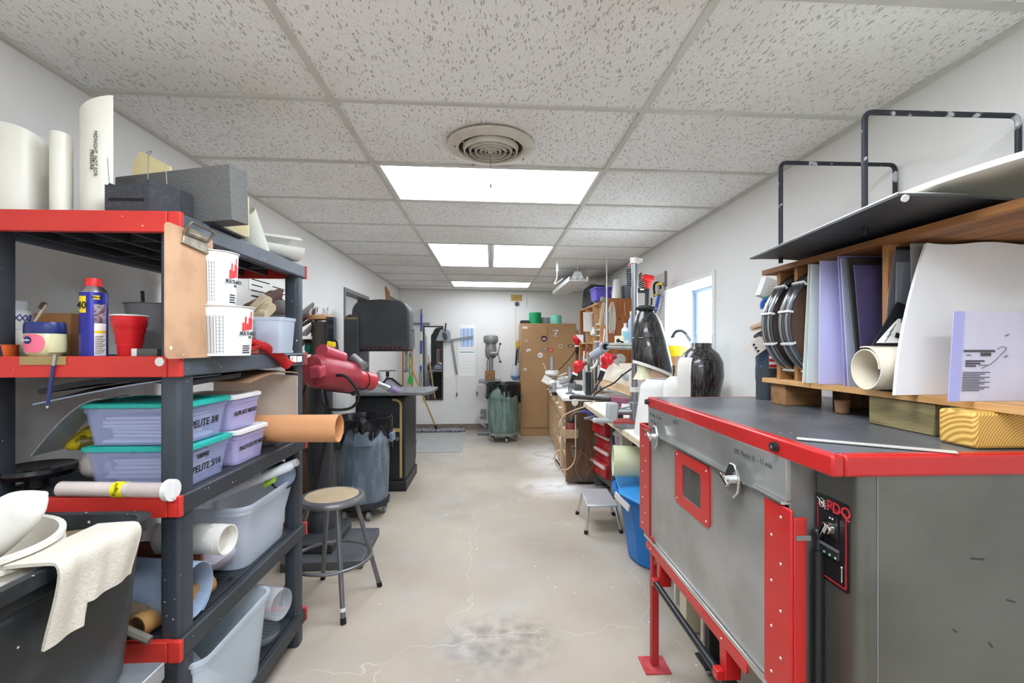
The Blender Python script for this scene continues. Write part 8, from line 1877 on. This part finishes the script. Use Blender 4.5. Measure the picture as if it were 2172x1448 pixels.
part(t, 'bag', G().obox((1.38, 6.05, z_ + .13), (.24, .5, .26)).jitter(.03, 7), mat('bag_dark', '#3C3E40', .7, col2='#6A6C6E', scale=9), smooth=50)
part(t, 'gray_tool', G().ball((1.30, 5.62, z_ + .08), .085, 18, (.7, 1.2, 1)), mat('tool_gray', '#B4B2AE', .5)); part(t, 'black_roller', G().cyl((1.25, 5.42, z_ + .045), (1.36, 5.46, z_ + .045), .045, n=20), M_black)
solo('spare_tool', G().obox((1.29, 6.3, z_ + .08), (.04, .05, .15), (0, .3, 0)), M_graypl, 'gray angled tool at the cubby top edge near the cabinet', 'tool', bevel=.006)
# wall shelf with bottles
ys = 4.3
t = thing('pipe_shelf', 'narrow pale shelf holding bottles above the bench', 'wall shelf', (1.35, ys, zat(726, ys, 1.3)))
zz = zat(727, ys, 1.3); x0_ = at(1300, 727, ys).x
part(t, 'board', G().box(x0_, XR - .001, ys - .05, ys + .30, zz - .018, zz), mat('shelf_pale', '#BFC6BE', .5)); part(t, 'bracket', G().prism([(x0_ + .03, ys, zz - .018), (XR - .02, ys, zz - .018), (XR - .02, ys, zz - .12)], (0, .012, 0)), M_gray)
def bottle(px0, px1, pyt, Y, m, nm, lab_, lm=None, capm=None):
    x, r = disc(px0, px1, Y); h = zat(pyt, Y, x) - zz
    t = thing(nm, lab_, 'bottle', (x, Y, zz)); part(t, 'bottle', G().lathe([(.001, zz + .001), (r, zz + .001), (r, zz + h * .62), (r * .9, zz + h * .7), (r * .35, zz + h * .82), (r * .35, zz + h * .9)], (x, Y, 0), 24), m); part(t, 'cap', G().cyl((x, Y, zz + h * .88), (x, Y, zz + h), r * .42, n=16), capm or M_white)
    if lm: part(t, 'label', G().lathe([(r * 1.01, zz + h * .12), (r * 1.01, zz + h * .58)], (x, Y, 0), 24), lm)
bottle(1318, 1334, 685, 4.3, mat('bottle_white', '#E6EAEA', .4), 'spray_bottle', 'white bottle with a blue and yellow label on the pale shelf', mat('bottle_label', '#8CC9DE', .5, col2='#E8DC8C', scale=22))
bottle(1332, 1346, 660, 4.38, mat('bottle_blue', '#B4CCE2', .4), 'spray_bottle', 'taller pale blue spray bottle half hidden by the pipe pole', None, mat('spray_top', '#F0F0E8', .4))
x, r = disc(1308, 1320, 4.27); solo('tape_roll', G().lathe([(.03, 0), (.045, 0), (.045, .065), (.03, .065), (.03, 0)], (x, 4.27, zz + .001), 28), M_cream, 'cream roll of tape at the end of the pale shelf', 'tape')
# standing tools on bench 1 in front of hutch: crowded rack
t = thing('tool_rack', 'crowded wooden rack of dusty hand tools standing on the far bench', 'tool rack', at(1262, 790, 4.95))
part(t, 'rack_board', G().box(1.10, 1.22, 4.98, 5.5, Z1 + .0005, Z1 + .03), M_bf)
for k in range(26):
    px = 1237 + k * 1.6; Y = 4.98 + .06 * (k % 5); top_ = 744 + (k * 11) % 38; m_ = (M_whited, M_gray, M_bf, mat('tool_teal', '#9CC2C4', .5), M_steel)[k % 5]
    c0_ = at(px, 812, Y); c1_ = at(px + (-2 if k % 2 else 2), top_, Y); c0_.z = Z1 + .03
    part(t, 'tool', G().cyl(c0_, c1_, .008 + .004 * (k % 3), n=8), m_)
t = thing('white_pipe_elbow', 'bent white plastic pipe among the bench tools', 'pipe', at(1258, 775, 4.85)); part(t, 'pipe', G().tube(smooth_path([at(1268, 752, 4.85), at(1266, 768, 4.85), at(1260, 778, 4.85), at(1253, 781, 4.85)], 5), .014, 10), M_white)
solo('gray_tin', G().box(at(1241, 812, 4.9).x, at(1256, 812, 4.9).x, 4.88, 4.96, Z1, zat(788, 4.9, 1.0)), M_graypl, 'gray tin box leaning at the back of the dusty bench', 'tin', bevel=.004)
solo('spray_tin', G().cyl((at(1248, 800, 4.8).x, 4.8, Z1), (at(1248, 800, 4.8).x, 4.8, zat(789, 4.8, 1.0)), .03, n=20), M_blackd, 'dark spray tin standing before the tool rack', 'tin')
g = G().lathe([(.035, 0), (.04, .06), (.02, .14), (.025, .18)], at(1265, 762, 4.7), 16); solo('gray_sprayer', g, M_graypl, 'gray sprayer head below the elbow fitting', 'sprayer')
# ------------------------------------------------------------ pegboard with tools
ya_, yb_ = onx(1411, 650, XR - .01).y, 4.95
zt_, zb2 = onx(1409, 578, XR - .01).z, 1.15
m_peg = mat('pegboard', '#CFCCC4', .6); nt = m_peg.node_tree; bq = nt.nodes['Principled BSDF']; tc = N(nt, 'ShaderNodeTexCoord')
sx_ = N(nt, 'ShaderNodeVectorMath', operation='SCALE'); sx_.inputs[3].default_value = 1 / .0254; nt.links.new(tc.outputs['Object'], sx_.inputs[0])
fr = N(nt, 'ShaderNodeVectorMath', operation='FRACTION'); nt.links.new(sx_.outputs[0], fr.inputs[0]); sb = N(nt, 'ShaderNodeVectorMath', operation='SUBTRACT'); sb.inputs[1].default_value = (.5, .5, .5); nt.links.new(fr.outputs[0], sb.inputs[0])
ml = N(nt, 'ShaderNodeVectorMath', operation='MULTIPLY'); ml.inputs[1].default_value = (0, 1, 1); nt.links.new(sb.outputs[0], ml.inputs[0]); ln = N(nt, 'ShaderNodeVectorMath', operation='LENGTH'); nt.links.new(ml.outputs[0], ln.inputs[0])
lt = N(nt, 'ShaderNodeMath', operation='LESS_THAN'); lt.inputs[1].default_value = .17; nt.links.new(ln.outputs[1], lt.inputs[0]); mx = N(nt, 'ShaderNodeMix', data_type='RGBA'); mx.inputs[6].default_value = lin('#D2CFC8'); mx.inputs[7].default_value = lin('#5A5752'); nt.links.new(lt.outputs[0], mx.inputs[0]); nt.links.new(mx.outputs[2], bq.inputs['Base Color'])
t = thing('pegboard', 'light gray pegboard full of small holes on the window wall', 'pegboard', (XR, (ya_ + yb_) / 2, zb2)); part(t, 'board', G().box(XR - .016, XR - .010, ya_, yb_, zb2, zt_), m_peg); part(t, 'frame', G().box(XR - .02, XR, ya_ - .012, ya_, zb2, zt_ + .01).box(XR - .010, XR, ya_, yb_, zt_ - .02, zt_), M_gray)
on = lambda px, py, X=XR - .05: onx(px, py, X)
c1 = at(1374, 590, 3.9); t = thing('heat_gun', 'bright red heat gun standing nose up beside the pegboard', 'heat gun', c1)
part(t, 'head', G().obox(c1 + Vector((0, 0, .0)), (.10, .07, .055), (0, .15, 0)).cyl(c1 - Vector((0, 0, .01)), c1 - Vector((0, 0, .09)), .032, .022, n=16), mat('gun_red2', '#D42A24', .4), bevel=.014); part(t, 'grip', G().cyl(c1 - Vector((0, 0, .09)), c1 - Vector((0, 0, .26)), .014, n=12), M_black)
t = thing('wrench_rack', 'black fanned set of tools hanging high behind the pipe pole', 'wrench set', at(1355, 610, 4.2))
for k in range(9): a_, b_ = at(1330 - k * .2, 605 - k * 4, 4.2), at(1350 + k * -.8, 603 - k * 4.2, 4.2); part(t, 'wrench', G().cyl(a_, b_, .006, n=8), M_black)
for k in range(8): a_, b_ = at(1355, 612 - k * 4, 4.15), at(1372 - k * 1.6, 608 - k * 4.2, 4.15); part(t, 'hex_key', G().cyl(a_, b_, .006, n=8), M_blackd)
part(t, 'holder', G().box(at(1353, 616, 4.1).x, at(1374, 616, 4.1).x, 4.1, 4.14, zat(620, 4.1, 1.2), zat(611, 4.1, 1.2)), M_black)
part(t, 'white_tags', G().box(at(1358, 616, 4.09).x, at(1366, 616, 4.09).x, 4.09, 4.1, zat(615, 4.1, 1.2), zat(612, 4.1, 1.2)), M_paper)
t = thing('red_clip', 'red plastic clamp hanging at the top of the pipe pole', 'clamp', at(1339, 565, 3.9)); part(t, 'clamp', G().tube(smooth_path([at(1332, 562, 3.9), at(1338, 560, 3.9), at(1345, 566, 3.9), at(1341, 578, 3.9)], 5), .009, 8), mat('clip_red', '#C8606A', .45)); part(t, 'cord', G().tube(smooth_path([at(1341, 578, 3.9), at(1338, 585, 3.9), at(1342, 600, 3.9)], 4), .009, 8), M_black)
t = thing('hacksaw', 'hacksaw with a black frame and yellow bands hanging on the pegboard', 'hacksaw', on(1394, 690)); 
part(t, 'frame', G().tube(smooth_path([on(1389, 628), on(1387, 610), on(1390, 600), on(1399, 601), on(1401, 612)], 4), .011, 8), M_black); part(t, 'yellow_band', G().obox(on(1399, 602), (.03, .05, .022)).obox(on(1393, 625), (.03, .05, .018)), M_yellow, bevel=.004)
part(t, 'blade_handle', G().tube(smooth_path([on(1398, 625), on(1395, 640), on(1390, 660)], 4), .014, 8), mat('saw_blue', '#2E4FB0', .4)); part(t, 'shank', G().cyl(on(1391, 655), on(1387, 690), .007, n=8), M_black)
for k, (px, p0_, p1_, m_, lab_) in enumerate(((1382, 632, 672, M_black, 'black screwdriver hanging below the hacksaw'), (1396, 655, 700, M_steel, 'thin steel rod hanging below the hacksaw'), (1375, 628, 655, M_blackd, 'short dark pick hanging beside the red heat gun'))):
    solo('hanging_tool', G().cyl(on(px, p0_), on(px - 1, p1_), .009 - .003 * (k == 1), n=8), m_, lab_, 'hand tool')
for o in list(bpy.data.objects):
    if o.type == 'EMPTY' and not o.children: bpy.data.objects.remove(o)
